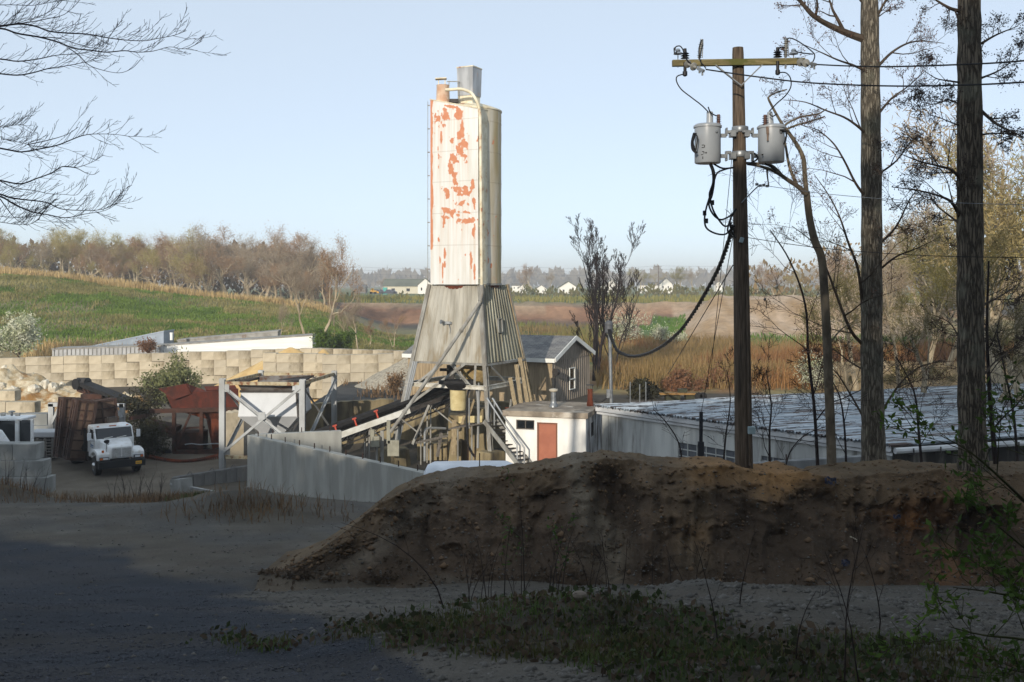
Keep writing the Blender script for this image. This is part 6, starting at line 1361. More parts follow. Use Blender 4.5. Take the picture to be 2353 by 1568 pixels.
# service mast at the hut with the twisted drop cable
Dm = 48.0
mast = thing('service_mast', 'grey steel service mast with a dark weatherhead behind the white hut', 'mast', W(1405, 930, Dm))
mb = MB(); mb.tube([W(1405, 960, Dm), W(1403, 850, Dm), W(1401, 752, Dm)], .085, 12); mb.build('mast_pipe', GALV, mast, smooth=True)
mb = MB(); mb.ball(W(1399, 745, Dm), .2, 12, 8, (1, 1, .85)); mb.lathe([(.18, 0), (.19, -.35), (.12, -.42)], 12, W(1399, 747, Dm)); mb.build('weatherhead', mat('weatherhead_grey', rgb(84, 86, 90), rough=.5), mast, smooth=True)
mb = MB(); mb.box(W(1398, 905, Dm-.12), (.18, .12, .4)); mb.build('meter_box', GALV, mast)
mb = MB()
for k in range(3): mb.tube(arc([W(1398+k*2, 757, Dm-.2), W(1402+k*2, 775, Dm-.3), W(1410, 793, Dm-.5), W(1418, 806, Dm-.8)], 4), .045, 5)
mb.build('mast_lead', BLACKCABLE, mast, smooth=True)
base = arc([W(1684, 520, 18.7), W(1672, 562, 20.0), W(1650, 620, 22.5), W(1620, 676, 25.6), W(1590, 725, 28.8), W(1560, 764, 32), W(1520, 797, 36), W(1485, 814, 40), W(1455, 819, 43.5), W(1432, 814, 46), W(1416, 803, 47.2), W(1404, 775, 47.8)], 12)
def coil(base, r, turns, ph):
    out = []; n = len(base)
    for i, p in enumerate(base):
        t = turns*2*math.pi*i/n+ph; rr = r*(.55+.45*i/n)*1.6; out.append(p+V(math.cos(t)*rr, 0, math.sin(t)*rr))
    return out
mb = MB(); mb.tube(coil(base, .03, 26, 0), [.022+.022*i/len(base) for i in range(len(base))], 5); mb.tube(coil(base, .03, 26, 2.1), [.022+.022*i/len(base) for i in range(len(base))], 5)
mb.tube(coil(base, .03, 26, 4.2), [.018+.02*i/len(base) for i in range(len(base))], 5); solo('service_cable', 'thick twisted service cable sagging from the pole to the mast', 'cable', mb, BLACKCABLE, base[0], smooth=True)
wire('service_cable', 'thin cable sagging from the mast towards the shed', sag(W(1405, 900, Dm), W(1352, 905, 56), .5), .02)
# dark guard post and a small rail behind the bank
mb = MB(); a, b2 = W(1610, 1085, 24), W(1611, 946, 24); mb.bar(a, a.lerp(b2, .5), .14, .09); mb.bar(a.lerp(b2, .5), b2, .08, .06); solo('guard_post', 'dark tapered guy guard post standing on the bank edge', 'post', mb, mat('guard_dark', rgb(38, 42, 50), rough=.6), a)
for k, (u, v) in enumerate(((1448, 930), (1470, 935), (1484, 930))):
    mb = MB(); p = W(u, v+8, 50); mb.tube([p, p+V(0, 0, 1.3)], .03, 5); solo('fence_stake', 'thin stake in the weeds behind the long shed, %s' % ('nearest the mast', 'middle one', 'farthest from the mast')[k], 'stake', mb, GALV, p, 'stakes by the mast')
# flat bed machine showing above the shed roof
fm = thing('flat_trailer', 'rusty tan flat machine top showing above the long shed roof', 'trailer', W(1565, 930, 56))
mb = MB(); mb.hexa([W(1517, 908, 56), W(1617, 908, 56), W(1610, 906, 58), W(1520, 906, 58), W(1514, 903, 56), W(1617, 904, 56), W(1610, 902, 58), W(1517, 902, 58)]); mb.build('deck', mat('tan_rust', rgb(150, 118, 70), rgb(110, 80, 50), 3, rough=.8), fm)
mb = MB(); mb.box(W(1545, 912, 56.5), (.8, .6, .35)); mb.box(W(1595, 914, 56.5), (1.0, .6, .5)); mb.box(W(1568, 898, 56.8), (.5, .4, .2)); mb.build('machine_parts', mat('dark_olive', rgb(60, 60, 44), rough=.8), fm)
for u in (1605, 1616): mb = MB(); mb.lathe([(.2, -.1), (.22, 0), (.2, .1)], 12, W(u, 911, 55.8), axis=(0, 1, 0)); mb.build('wheel', RUBBER, fm)
# ------------------------------------------------------------------ trees
def bark(name, c1, c2, sc=9.0, lit=None):
    m, t, b = new_mat(name); co = coords(t, (1, 1, .13)); vo = N(t, 'TexVoronoi', feature='DISTANCE_TO_EDGE'); 
    nz_ = noise(t, co, 9, 6, .7); ad = N(t, 'VectorMath', operation='ADD'); sc_ = N(t, 'VectorMath', operation='SCALE'); cmb = N(t, 'CombineXYZ')
    L(t, nz_, cmb.inputs[0]); L(t, nz_, cmb.inputs[1]); L(t, cmb.outputs[0], sc_.inputs[0]); sc_.inputs['Scale'].default_value = .22; L(t, co, ad.inputs[0]); L(t, sc_.outputs[0], ad.inputs[1])
    L(t, ad.outputs[0], vo.inputs['Vector']); vo.inputs['Scale'].default_value = sc
    h = ramp(t, vo.outputs['Distance'], .0, .22)
    col = mix_rgb(t, h, c2, c1); col = mix_rgb(t, math_n(t, 'MULTIPLY', ramp(t, noise(t, coords(t), 2.2, 6), .52, .66), .55), col, rgb(122, 122, 108))
    L(t, col, b.inputs['Base Color']); b.inputs['Roughness'].default_value = .95; b.inputs['Specular IOR Level'].default_value = .15
    bn = N(t, 'Bump'); bn.inputs['Strength'].default_value = 1.0; bn.inputs['Distance'].default_value = .022; L(t, h, bn.inputs['Height']); L(t, bn.outputs[0], b.inputs['Normal'])
    return m
BARK1 = bark('ridged_bark', rgb(130, 123, 110), rgb(84, 78, 69), 20); BARK2 = bark('dark_ridged_bark', rgb(116, 107, 94), rgb(64, 58, 51), 17)
TWIG = mat('twig_bark', rgb(86, 76, 66), rgb(64, 56, 50), 4, rough=.95, spec=.1); TWIGDK = mat('dark_twig', rgb(56, 48, 46), rgb(42, 38, 40), 4, rough=.95, spec=.1)
SMOOTHB = mat('smooth_bark', rgb(118, 108, 92), rgb(86, 78, 66), 5, (1, 1, .4), rough=.95, bump=.2, c3=rgb(62, 56, 50), s3=2, t3=(.5, .7))
def leafmat(name, c1, c2, scale=.5):
    if name in MATS: return MATS[name]
    m, t, b = new_mat(name); co = coords(t)
    col = mix_rgb(t, ramp(t, noise(t, co, scale, 4), .35, .65), c1, c2); L(t, col, b.inputs['Base Color']); b.inputs['Roughness'].default_value = .8; b.inputs['Specular IOR Level'].default_value = .15
    tr = N(t, 'BsdfTranslucent'); L(t, col, tr.inputs[0]); mx = N(t, 'MixShader'); mx.inputs[0].default_value = .3
    L(t, b.outputs[0], mx.inputs[1]); L(t, tr.outputs[0], mx.inputs[2]); L(t, mx.outputs[0], t.nodes['Material Output'].inputs[0]); MATS[name] = m
    return m
def unit(v): return v.normalized() if v.length > 1e-6 else V(0, 0, 1)
def rv(rng, s=1.0): return V(rng.gauss(0, s), rng.gauss(0, s), rng.gauss(0, s))
class Grow:
    "branching skeleton: thick limbs as tubes, thin pieces as segments, tips for buds"
    def __init__(s, seed, lift=.12, wig=.16, cut=.022, kids=(3, 6), shrink=.62, ang=(28, 60), tipr=.004, droop=0.0):
        s.r = random.Random(seed); s.lift = lift; s.wig = wig; s.cut = cut; s.kids = kids; s.shrink = shrink; s.ang = ang; s.tipr = tipr; s.droop = droop
        s.tubes = []; s.segs = []; s.tips = []
    def limb(s, p, d, L_, r, lev, pts=None, t0=.3, ends=True):
        "grow one limb; pts fixes its course"
        g = s.r; d = unit(d)
        if pts is None:
            n = max(3, min(9, int(L_/.35)+2)); st = L_/n; pts = [p.copy()]
            for i in range(n):
                d = unit(d+rv(g, s.wig)+V(0, 0, s.lift-s.droop*(1-i/n))); p = p+d*st; pts.append(p.copy())
        n = len(pts)-1; rs = [max(r*(1-.82*i/n), s.tipr) for i in range(n+1)]
        if r > s.cut: s.tubes.append((pts, rs))
        else: s.segs += [(pts[i], pts[i+1], rs[i], rs[i+1]) for i in range(n)]
        if lev <= 0:
            s.tips += pts[1:]; return
        k = g.randint(*s.kids)
        for j in range(k):
            f = t0+(1-t0)*(j+g.random()*.8)/k; f = min(f, .97); i = min(int(f*n), n-1); q = pts[i].lerp(pts[i+1], f*n-i); dd = unit(pts[i+1]-pts[i])
            ax_ = unit(dd.cross(rv(g))); a = R(g.uniform(*s.ang)); cd_ = unit(Matrix.Rotation(a, 3, ax_) @ dd)
            rr_ = max(rs[i]*g.uniform(.42, .66), s.tipr); s.limb(q, cd_, L_*s.shrink*(1-.45*f)*g.uniform(.7, 1.2), rr_, lev-1)
    def wood(s, name, m, parent, loc):
        mb = MB()
        for pts, rs in s.tubes: mb.tube(pts, rs, 10 if rs[0] > .12 else (7 if rs[0] > .05 else 5))
        return mb.build(name, m, parent, smooth=True)
    def crown_geo(s, loc, n=3):
        S = seg_arrays(s.segs, n); S[:, 0:3] -= np.array(loc); S[:, 3:6] -= np.array(loc); return segs_geo(S, n)
def crown_obj(name, geos, m, parent):
    v, fs = join_geo(geos); me = np_mesh(name, v, fs); return link_mesh(name, me, m, parent)
def tips_np(tips, loc, rng, n_each, spread):
    P = np.array([tuple(t) for t in tips])-np.array(loc); P = np.repeat(P, n_each, 0); return P+rng.normal(size=P.shape)*spread
BUD = leafmat('russet_bud', rgb(126, 92, 78), rgb(90, 70, 62), 1.2); BUDDK = leafmat('dark_bud', rgb(70, 58, 54), rgb(50, 44, 42), 1.2)
# ---- two big trunks on the bank
def big_tree(name_label, pts, radii, barkm, limbs, seed, budm, budn):
    base = pts[0]; t = thing('tree', name_label, 'tree', base)
    mb = MB(); P = arc(pts, 8); rs = list(np.interp(np.linspace(0, 1, len(P)), np.linspace(0, 1, len(radii)), radii)); g = random.Random(seed)
    rs = [r*(1+.035*math.sin(i*1.7)+g.uniform(-.02, .02)) for i, r in enumerate(rs)]; mb.tube(P, rs, 26); mb.build('trunk', barkm, t, smooth=True)
    geos = []; tips = []
    for i_, (course, r, lev) in enumerate(limbs):
        G_ = Grow(seed+i_*7, lift=.05, wig=.15, cut=.02, kids=(4, 7), shrink=.55, ang=(25, 65), tipr=.0036)
        q = arc(course, 4); L_ = sum((q[i+1]-q[i]).length for i in range(len(q)-1)); G_.limb(q[0], q[1]-q[0], L_, r, lev, pts=q, t0=.12); G_.wood('limb', TWIG, t, base); geos.append(G_.crown_geo(base)); tips += G_.tips
    rng = np.random.default_rng(seed)
    tp_ = tips_np(tips, base, rng, budn, .04); lv, lf = leaf_geo(tp_, .042, rng)
    crown_obj('twigs', geos, TWIG, t); crown_obj('buds', [(lv, lf)], budm, t)
    return t
D1 = 20.5
L1 = [([(1990, 92, D1), (1950, 78, D1-.1), (1905, 58, D1-.3), (1868, 36, D1-.5), (1842, 8, D1-.6), (1815, -20, D1-.8)], .085, 3), ([(1992, 165, D1), (1960, 150, D1-.5), (1925, 138, D1-.9), (1885, 120, D1-1.2), (1840, 100, D1-1.4)], .03, 3), ([(1992, 310, D1), (1970, 290, D1-.2), (1940, 270, D1-.3), (1900, 255, D1-.4), (1850, 235, D1-.6), (1800, 230, D1-.6)], .032, 3),
      ([(1990, 455, D1), (1965, 420, D1-.2), (1940, 370, D1-.3), (1915, 330, D1-.5), (1880, 300, D1-.6), (1850, 290, D1-.7)], .032, 3), ([(1982, 700, D1), (1972, 620, D1-.2), (1950, 560, D1-.2), (1930, 500, D1-.3), (1905, 450, D1-.5), (1870, 400, D1-.6)], .036, 3), ([(1981, 790, D1), (1955, 760, D1-.1), (1930, 700, D1-.2), (1900, 620, D1-.3), (1870, 560, D1-.3), (1820, 520, D1-.4)], .04, 3),
      ([(2020, 150, D1), (2050, 120, D1+.3), (2085, 100, D1+.6), (2120, 95, D1+.8), (2170, 100, D1+1)], .034, 3), ([(2020, 260, D1), (2050, 225, D1+.2), (2085, 200, D1+.3), (2130, 160, D1+.5)], .03, 3), ([(2022, 560, D1), (2060, 520, D1+.2), (2090, 460, D1+.3), (2120, 420, D1+.4)], .03, 3), ([(2022, 620, D1), (2060, 590, D1-.2), (2110, 570, D1-.3), (2160, 545, D1-.4)], .026, 3), ([(2020, 400, D1), (2060, 370, D1-.2), (2090, 330, D1-.3), (2130, 300, D1-.4)], .025, 3),
      ([(1984, 850, D1), (1950, 830, D1+.2), (1910, 800, D1+.3), (1870, 790, D1+.4)], .024, 3), ([(1984, 960, D1), (1950, 900, D1+.2), (1915, 850, D1+.3), (1860, 820, D1+.4)], .026, 3), ([(2024, 950, D1), (2070, 880, D1+.3), (2120, 840, D1+.5), (2190, 830, D1+.7)], .028, 3), ([(2005, 60, D1), (2030, 10, D1), (2060, -40, D1)], .04, 3), ([(1995, 20, D1), (1960, -20, D1), (1900, -50, D1-.3), (1830, -60, D1-.6)], .05, 3)]
big_tree('tall grey brown trunk left of the darkest one, budding branches on both sides', [W(2010, 1100, D1), W(2007, 1020, D1), W(2003, 800, D1), W(2003, 500, D1), W(2000, 200, D1), W(1998, 0, D1), W(1996, -250, D1), W(1990, -500, D1)], [.31, .235, .215, .205, .19, .175, .16, .12], BARK1, [([W(*q) for q in c], r, l) for c, r, l in L1], 101, BUD, 1)
D2 = 18.6
L2 = [([(2205, 410, D2), (2185, 390, D2-.2), (2150, 380, D2-.4), (2110, 370, D2-.6), (2060, 350, D2-.8)], .035, 3), ([(2208, 290, D2), (2180, 280, D2-.2), (2150, 268, D2-.4), (2110, 262, D2-.6)], .02, 3), ([(2208, 190, D2), (2180, 186, D2-.2), (2150, 180, D2-.3), (2120, 160, D2-.5)], .022, 3), ([(2205, 240, D2), (2180, 230, D2+.2), (2140, 240, D2+.3), (2090, 225, D2+.5)], .02, 3), ([(2203, 25, D2), (2180, 18, D2-.2), (2150, 0, D2-.3), (2120, -20, D2-.5)], .04, 3), ([(2255, 255, D2), (2290, 285, D2-.3), (2320, 300, D2-.5), (2360, 318, D2-.8)], .035, 3), ([(2255, 310, D2), (2290, 307, D2-.2), (2340, 310, D2-.4)], .022, 3),
      ([(2206, 500, D2), (2190, 470, D2-.2), (2170, 455, D2-.4), (2120, 440, D2-.6), (2050, 430, D2-.9)], .04, 3), ([(2206, 515, D2), (2180, 495, D2+.2), (2150, 470, D2+.4), (2130, 430, D2+.5)], .025, 3), ([(2255, 100, D2), (2290, 80, D2+.3), (2340, 60, D2+.4)], .03, 3), ([(2255, 180, D2), (2300, 160, D2-.3), (2350, 120, D2-.6)], .024, 3), ([(2260, 700, D2), (2300, 680, D2+.5), (2360, 640, D2+.8)], .024, 3), ([(2206, 780, D2), (2180, 740, D2+.4), (2130, 720, D2+.6)], .02, 2), ([(2262, 860, D2), (2300, 820, D2+.4), (2360, 790, D2+.6)], .022, 3)]
big_tree('darkest and thickest trunk on the bank, deeply ridged bark', [W(2238, 1100, D2), W(2235, 1020, D2), W(2231, 800, D2), W(2229, 500, D2), W(2228, 200, D2), W(2227, 0, D2), W(2225, -250, D2), W(2222, -500, D2)], [.30, .25, .235, .23, .215, .20, .18, .13], BARK2, [([W(*q) for q in c], r, l) for c, r, l in L2], 202, BUDDK, 1)
# slender forked tree with a broken limb
D3 = 20.0
t3 = thing('tree', 'slender crooked grey tree forking behind the right transformer', 'tree', W(1912, 1100, D3))
mb = MB()
mb.tube(arc([W(1912, 1105, D3), W(1909, 1000, D3), W(1901, 800, D3), W(1895, 680, D3), W(1888, 595, D3), W(1872, 553, D3), W(1860, 500, D3), W(1853, 440, D3)], 6), list(np.interp(np.linspace(0, 1, 43), [0, .3, .7, 1], [.10, .088, .078, .066])), 12)
mb.build('trunk', SMOOTHB, t3, smooth=True)
LB3 = [([(1853, 442), (1849, 400), (1847, 368), (1838, 345), (1828, 328), (1812, 305), (1800, 290)], .05, .034), ([(1800, 290), (1787, 268), (1776, 248), (1766, 228), (1768, 222), (1782, 214), (1808, 206)], .03, .012), ([(1852, 446), (1835, 430), (1812, 415), (1790, 400), (1765, 388), (1735, 380), (1718, 378)], .055, .02), ([(1832, 428), (1820, 400), (1812, 375), (1806, 340), (1800, 310)], .034, .02), ([(1800, 292), (1815, 280), (1845, 268), (1880, 262), (1900, 250)], .024, .012), ([(1806, 298), (1830, 288), (1860, 280), (1895, 268)], .022, .012), ([(1795, 401), (1785, 390), (1765, 378), (1700, 374)], .03, .02), ([(1762, 388), (1764, 410), (1767, 428)], .02, .01), ([(1900, 800), (1930, 760), (1960, 740)], .02, .008)]
G3 = Grow(303, lift=.02, wig=.2, kids=(2, 4), shrink=.5, tipr=.004)
for c, ra, rb in LB3:
    q = arc([W(u, v, D3-.1-.004*(1853-u)) for u, v in c], 4); mb = MB(); mb.tube(q, list(np.linspace(ra, rb, len(q))), 8); mb.build('limb', SMOOTHB, t3, smooth=True); L_ = sum((q[i+1]-q[i]).length for i in range(len(q)-1))
    G3.limb(q[0], q[1]-q[0], L_, rb*.8, 2, pts=q, t0=.4)
G3.tubes = [x for x in G3.tubes if x[1][0] < .01]
crown_obj('twigs', [G3.crown_geo(W(1912, 1100, D3))], TWIG, t3)
# thin trunk at the right edge of the darkest one, and saplings before the long shed
def sapling(label, pts, r, seed, lev=2, m=TWIG, kids=(4, 7), group=None, shrink=.5, bud=0):
    P = arc([W(*q) for q in pts], 5); o = thing('sapling', label, 'sapling', P[0], 0, group); mb = MB(); mb.tube(P, list(np.linspace(r, r*.3, len(P))), 7); mb.build('stem', m, o, smooth=True)
    G_ = Grow(seed, lift=.06, wig=.16, kids=kids, shrink=shrink, tipr=.0035, cut=.03); L_ = sum((P[i+1]-P[i]).length for i in range(len(P)-1))
    G_.limb(P[0], P[1]-P[0], L_, r*.8, lev, pts=P, t0=.15); G_.tubes = []; G_.segs = [s_ for s_ in G_.segs]
    geos = [G_.crown_geo(P[0])]
    if bud: rng = np.random.default_rng(seed); geos.append(leaf_geo(tips_np(G_.tips, P[0], rng, bud, .03), .04, rng))
    crown_obj('twigs', geos, m, o); return o
sapling('thin dark crooked stem right behind the darkest big trunk', [(2292, 1100, 19.5), (2280, 980, 19.5), (2271, 850, 19.5), (2268, 740, 19.5), (2272, 600, 19.5)], .055, 11, 2, TWIGDK)
sapling('bare sapling with spreading twigs between pole and slender tree', [(1770, 1100, 20.5), (1768, 1000, 20.5), (1772, 930, 20.5), (1760, 850, 20.6)], .028, 12, 3, TWIGDK, (5, 8))
sapling('tall thin sapling just left of the slender crooked tree', [(1880, 1100, 21.5), (1872, 950, 21.5), (1858, 820, 21.5), (1850, 700, 21.6), (1815, 600, 21.7), (1770, 530, 21.7)], .04, 13, 3, TWIGDK, (6, 9))
sapling('low twiggy sapling left of the guard post', [(1570, 1090, 21), (1560, 1020, 21), (1530, 970, 21), (1500, 940, 21)], .02, 14, 2, TWIGDK, (5, 8))
sapling('thin sapling right of the guard post', [(1660, 1090, 20.5), (1668, 1000, 20.5), (1678, 920, 20.6), (1670, 850, 20.6)], .022, 15, 3, TWIGDK, (5, 8))
sapling('arching sapling in front of the low new wall', [(1800, 1100, 20), (1815, 1040, 20), (1850, 1000, 20), (1900, 980, 20)], .018, 16, 2, TWIGDK, (4, 7))
sapling('wide spreading sapling between the two big trunks', [(2120, 1095, 22), (2110, 980, 22), (2100, 900, 22), (2060, 820, 22.3)], .035, 17, 3, TWIGDK, (6, 9), shrink=.62)
sapling('spreading sapling against the roof between the slender tree and the first big trunk', [(1945, 1095, 23), (1940, 980, 23), (1925, 900, 23), (1880, 830, 23.3)], .03, 18, 3, TWIGDK, (6, 9), shrink=.62)
sapling('bare sapling at the right edge beyond the darkest trunk', [(2340, 1095, 22), (2330, 960, 22), (2310, 860, 22), (2290, 760, 22.3)], .035, 19, 3, TWIGDK, (6, 9), shrink=.62)
# ---- branches hanging in from a tree beyond the left edge
DL = 10.0
BT = V(-8.4, 10.6, Hs(-8.4, 10.6))
lt = thing('tree', 'dark bare tree beyond the left edge, its drooping branches against the sky', 'tree', BT)
mb = MB(); mb.tube(arc([BT-V(0, 0, .3), BT+V(.05, 0, 2), BT+V(-.1, .1, 4.5), BT+V(.1, 0, 8)], 5), list(np.linspace(.24, .12, 16)), 14); mb.build('trunk', BARK2, lt, smooth=True)
BR = [[(-700, 260), (-200, 200), (0, 180), (130, 165), (240, 180), (340, 215), (470, 228), (600, 235), (740, 260), (860, 275), (990, 280), (1090, 262), (1190, 243), (1275, 210)], [(-700, 280), (-200, 210), (0, 195), (120, 230), (270, 255), (400, 290), (500, 330), (620, 345), (730, 358), (850, 348), (940, 358), (1050, 350), (1160, 322), (1270, 335), (1380, 282)], [(-150, 200), (0, 185), (60, 175), (180, 140), (290, 105), (370, 60), (430, 0), (470, -60)],
      [(-700, 460), (-200, 400), (0, 405), (120, 420), (260, 405), (380, 380), (520, 368), (640, 350)], [(-700, 560), (-200, 480), (0, 505), (120, 515), (220, 500), (330, 470), (430, 455), (540, 435), (620, 415), (710, 375)], [(470, 330), (540, 380), (600, 440), (680, 475), (810, 500), (900, 470), (960, 410)], [(-700, 1000), (-200, 980), (0, 1015), (80, 1030), (150, 1040), (270, 1020), (390, 995), (480, 960), (560, 930), (640, 918), (780, 920), (900, 935), (938, 925)],
      [(-200, 950), (20, 955), (110, 970), (190, 990), (230, 1025)], [(-700, 1180), (-200, 1200), (0, 1235), (140, 1258), (250, 1222), (350, 1185), (430, 1140), (530, 1145), (640, 1105), (708, 1060)], [(-60, 1215), (0, 1240), (100, 1285), (240, 1305), (330, 1325), (430, 1330), (520, 1335), (560, 1300), (600, 1260)], [(-700, 1300), (-200, 1300), (0, 1330), (60, 1350), (150, 1365), (250, 1375), (330, 1390), (420, 1430), (560, 1440), (690, 1435), (770, 1405), (840, 1355)],
      [(-700, 1320), (-200, 1310), (0, 1345), (100, 1400), (220, 1450), (330, 1470), (450, 1490), (580, 1465), (720, 1440), (820, 1380)], [(-300, 1450), (0, 1480), (150, 1490), (300, 1470)], [(-400, 60), (0, 35), (220, 38), (330, 20), (430, 2)], [(430, 1140), (520, 1150), (590, 1185), (640, 1195), (680, 1170)], [(190, 990), (330, 960), (460, 920), (535, 870)], [(-200, 820), (0, 870), (80, 860), (165, 850)], [(-300, 1490), (0, 1520), (100, 1535), (200, 1535), (270, 1500)], [(100, 165), (220, 150), (320, 130), (440, 100), (530, 20), (545, -10)], [(270, 255), (400, 262), (520, 300), (640, 330), (700, 310), (745, 280)], [(0, 1360), (50, 1430), (110, 1500), (190, 1545)]]
GL = Grow(404, lift=.10, wig=.10, kids=(3, 5), shrink=.34, ang=(22, 50), tipr=.0019, cut=.006)
for k, c in enumerate(BR):
    dd = DL+(k % 5)*.22-.3; q = arc(([V(BT.x, BT.y, max(W(0, c[0][1]*.336, dd).z-.25, BT.z+1))] if c[0][0] <= -150 else [])+[W(x*.336, y*.336, dd+(0 if x > -300 else .4)) for x, y in c], 4); L_ = sum((q[i+1]-q[i]).length for i in range(len(q)-1))
    r0 = .0115 if c[0][0] <= -600 else .0055; n = len(q); GL.tubes.append((q, [max(r0*(1-i/n)**.8, .0026) for i in range(n)]))
    g = GL.r; nk = int(L_*9)
    for j in range(nk):                                    # short up-curving twigs along the branch
        i = int(n*(.16+.83*j/nk)); i = min(i, n-2); p = q[i].lerp(q[i+1], g.random()); d = unit(q[i+1]-q[i]); s_ = -1 if g.random() < .28 else 1
        L2_ = g.uniform(.06, .30)*(1.6 if g.random() < .15 else 1); dirv = unit(d*1.0+V(0, g.uniform(-.5, .5), s_*g.uniform(.3, .9)))
        GL.limb(p, dirv, L2_, .0027, 1 if L2_ > .2 else 0)
        if L2_ > .08: GL.tips.append(p+dirv*L2_)
for pts, rs in GL.tubes: mb = MB(); mb.tube(pts, rs, 6); mb.build('limb', TWIGDK, lt, smooth=True)
rng = np.random.default_rng(4); crown_obj('twigs', [GL.crown_geo(BT)], TWIGDK, lt)
# ---- bare tree behind the hut, in the middle of the picture
def mid_tree(label, u, vbase, vtop, D, seed, wm, tm, leafm=None, leafn=0, leafs=.12, width=.42, levels=4, kind='tree', r=None, ntr=1, t0=.25, ang=(18, 42), lift=.16, name='tree', twigr=.012, group=None, kids=(5, 8), spread=.25):
    base = W(u, vbase, D); h = (vbase-vtop)/FPX*D; o = thing(name, label, kind, base, 0, group); g = random.Random(seed)
    G_ = Grow(seed, lift=lift, wig=.13, kids=kids, shrink=width+.14, ang=ang, tipr=twigr, cut=max(.035, twigr*1.6)); r = r or h*.018
    for k in range(ntr):
        a = g.random()*6.3; d = V(math.cos(a)*.22*(k > 0), math.sin(a)*.22*(k > 0), 1); G_.limb(base-V(0, 0, .3)+V(math.cos(a), math.sin(a), 0)*(.25*(k > 0)), d, h*g.uniform(.85, 1.0), r*(1 if k == 0 else .7), levels, t0=t0)
    G_.wood('trunk', wm, o, base); geos = [G_.crown_geo(base)] if G_.segs else []
    if leafm is not None and leafn:
        rng = np.random.default_rng(seed); P = tips_np(G_.tips, base, rng, leafn, spread)
        crown_obj('foliage', [leaf_geo(P, leafs, rng)], leafm, o)
    if geos: crown_obj('twigs', geos, tm, o)
    return o
GREYBARK = mat('grey_bark', rgb(112, 100, 88), rgb(84, 74, 66), 3, (1, 1, .3), rough=.95); TANTW = mat('sunlit_twig', rgb(140, 116, 90), rgb(112, 92, 74), .3, rough=.95, spec=.1)
mid_tree('dark bare vase shaped tree behind the grey shed gable', 1368, 880, 556, 68, 21, TWIGDK, TWIGDK, None, 0, .07, .39, 4, r=.16, ntr=4, ang=(16, 44), twigr=.010, t0=.16, kids=(5, 7), lift=.17)
mid_tree('smaller bare tree right beside the vase shaped dark one', 1400, 885, 640, 70, 22, TWIGDK, TWIGDK, None, 0, width=.4, levels=3, r=.1, ntr=2, twigr=.016)
# ------------------------------------------------------------------ the bare wood beyond the hill: variants shared by many trees
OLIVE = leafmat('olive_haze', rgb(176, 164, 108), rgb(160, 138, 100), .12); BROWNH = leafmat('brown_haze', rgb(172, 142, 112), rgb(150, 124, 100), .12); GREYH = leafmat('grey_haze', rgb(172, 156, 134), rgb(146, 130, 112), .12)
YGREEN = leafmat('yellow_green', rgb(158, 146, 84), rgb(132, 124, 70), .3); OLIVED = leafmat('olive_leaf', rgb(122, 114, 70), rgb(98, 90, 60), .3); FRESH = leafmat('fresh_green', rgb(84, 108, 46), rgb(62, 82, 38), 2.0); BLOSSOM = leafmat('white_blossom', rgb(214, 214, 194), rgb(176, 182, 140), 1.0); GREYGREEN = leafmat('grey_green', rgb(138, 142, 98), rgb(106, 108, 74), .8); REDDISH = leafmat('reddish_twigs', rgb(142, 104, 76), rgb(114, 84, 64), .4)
VAR = []
for k in range(7):
    G_ = Grow(500+k, lift=.09, wig=.17, kids=(5, 8), shrink=.64, ang=(24, 60), tipr=.020, cut=.06)
    h = 12.5; G_.limb(V(0, 0, -.5), V(.05*math.sin(k), .05*math.cos(k), 1), h*.82, .26, 3, t0=.40)
    if k % 2: G_.limb(V(.5, .3, -.5), V(.25, .1, 1), h*.66, .15, 3, t0=.3)
    mb = MB()
    for pts, rs in G_.tubes: mb.tube(pts, [max(r*1.15, .06) for r in rs], 5)
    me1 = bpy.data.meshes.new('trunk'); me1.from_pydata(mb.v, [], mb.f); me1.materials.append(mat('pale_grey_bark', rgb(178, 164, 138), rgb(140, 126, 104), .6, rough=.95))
    v, f = G_.crown_geo((0, 0, 0)); rng = np.random.default_rng(k); P = tips_np(G_.tips, (0, 0, 0), rng, 3, .42); keep = (P[:, 2] > h*.5) | (rng.random(len(P)) < .10); P = P[keep]; lv, lf = leaf_geo(P, .36, rng, asp=.12)
    pass
    vv, ff = join_geo([(v, f), (lv, lf)]); VAR.append((me1, vv, ff))
CROWN = {}
def far_tree(u, vb_, vt_, D, k, haze, label, group, wide=1.0, name='tree', base=None):
    me1, vv, ff = VAR[k]; key = (k, haze.name)
    if key not in CROWN: me2 = np_mesh('crown', vv, ff); me2.materials.append(haze); CROWN[key] = me2
    b = W(u, vb_, D) if base is None else base; h = (vb_-vt_)/FPX*D; s = h/12.8
    o = thing(name, label, 'tree', b, random.Random(int(u*7+D)).random()*6.28, group); o.scale = (s*wide, s*wide, s)
    for nm, me in (('trunk', me1), ('crown', CROWN[key])):
        c = bpy.data.objects.new(nm, me); COL.objects.link(c); c.parent = o; KIDS.setdefault(o.name, []).append(c)
    return o
rng = random.Random(77)
TOPU = [-200, 0, 60, 100, 150, 230, 300, 370, 440, 520, 560, 620, 690, 740, 790]; TOPV = [525, 528, 535, 545, 530, 540, 535, 540, 535, 522, 545, 540, 545, 565, 590]
BASU = [-200, 0, 180, 310, 468, 594, 720, 800]; BASV = [622, 634, 648, 664, 688, 696, 702, 702]
n = 0
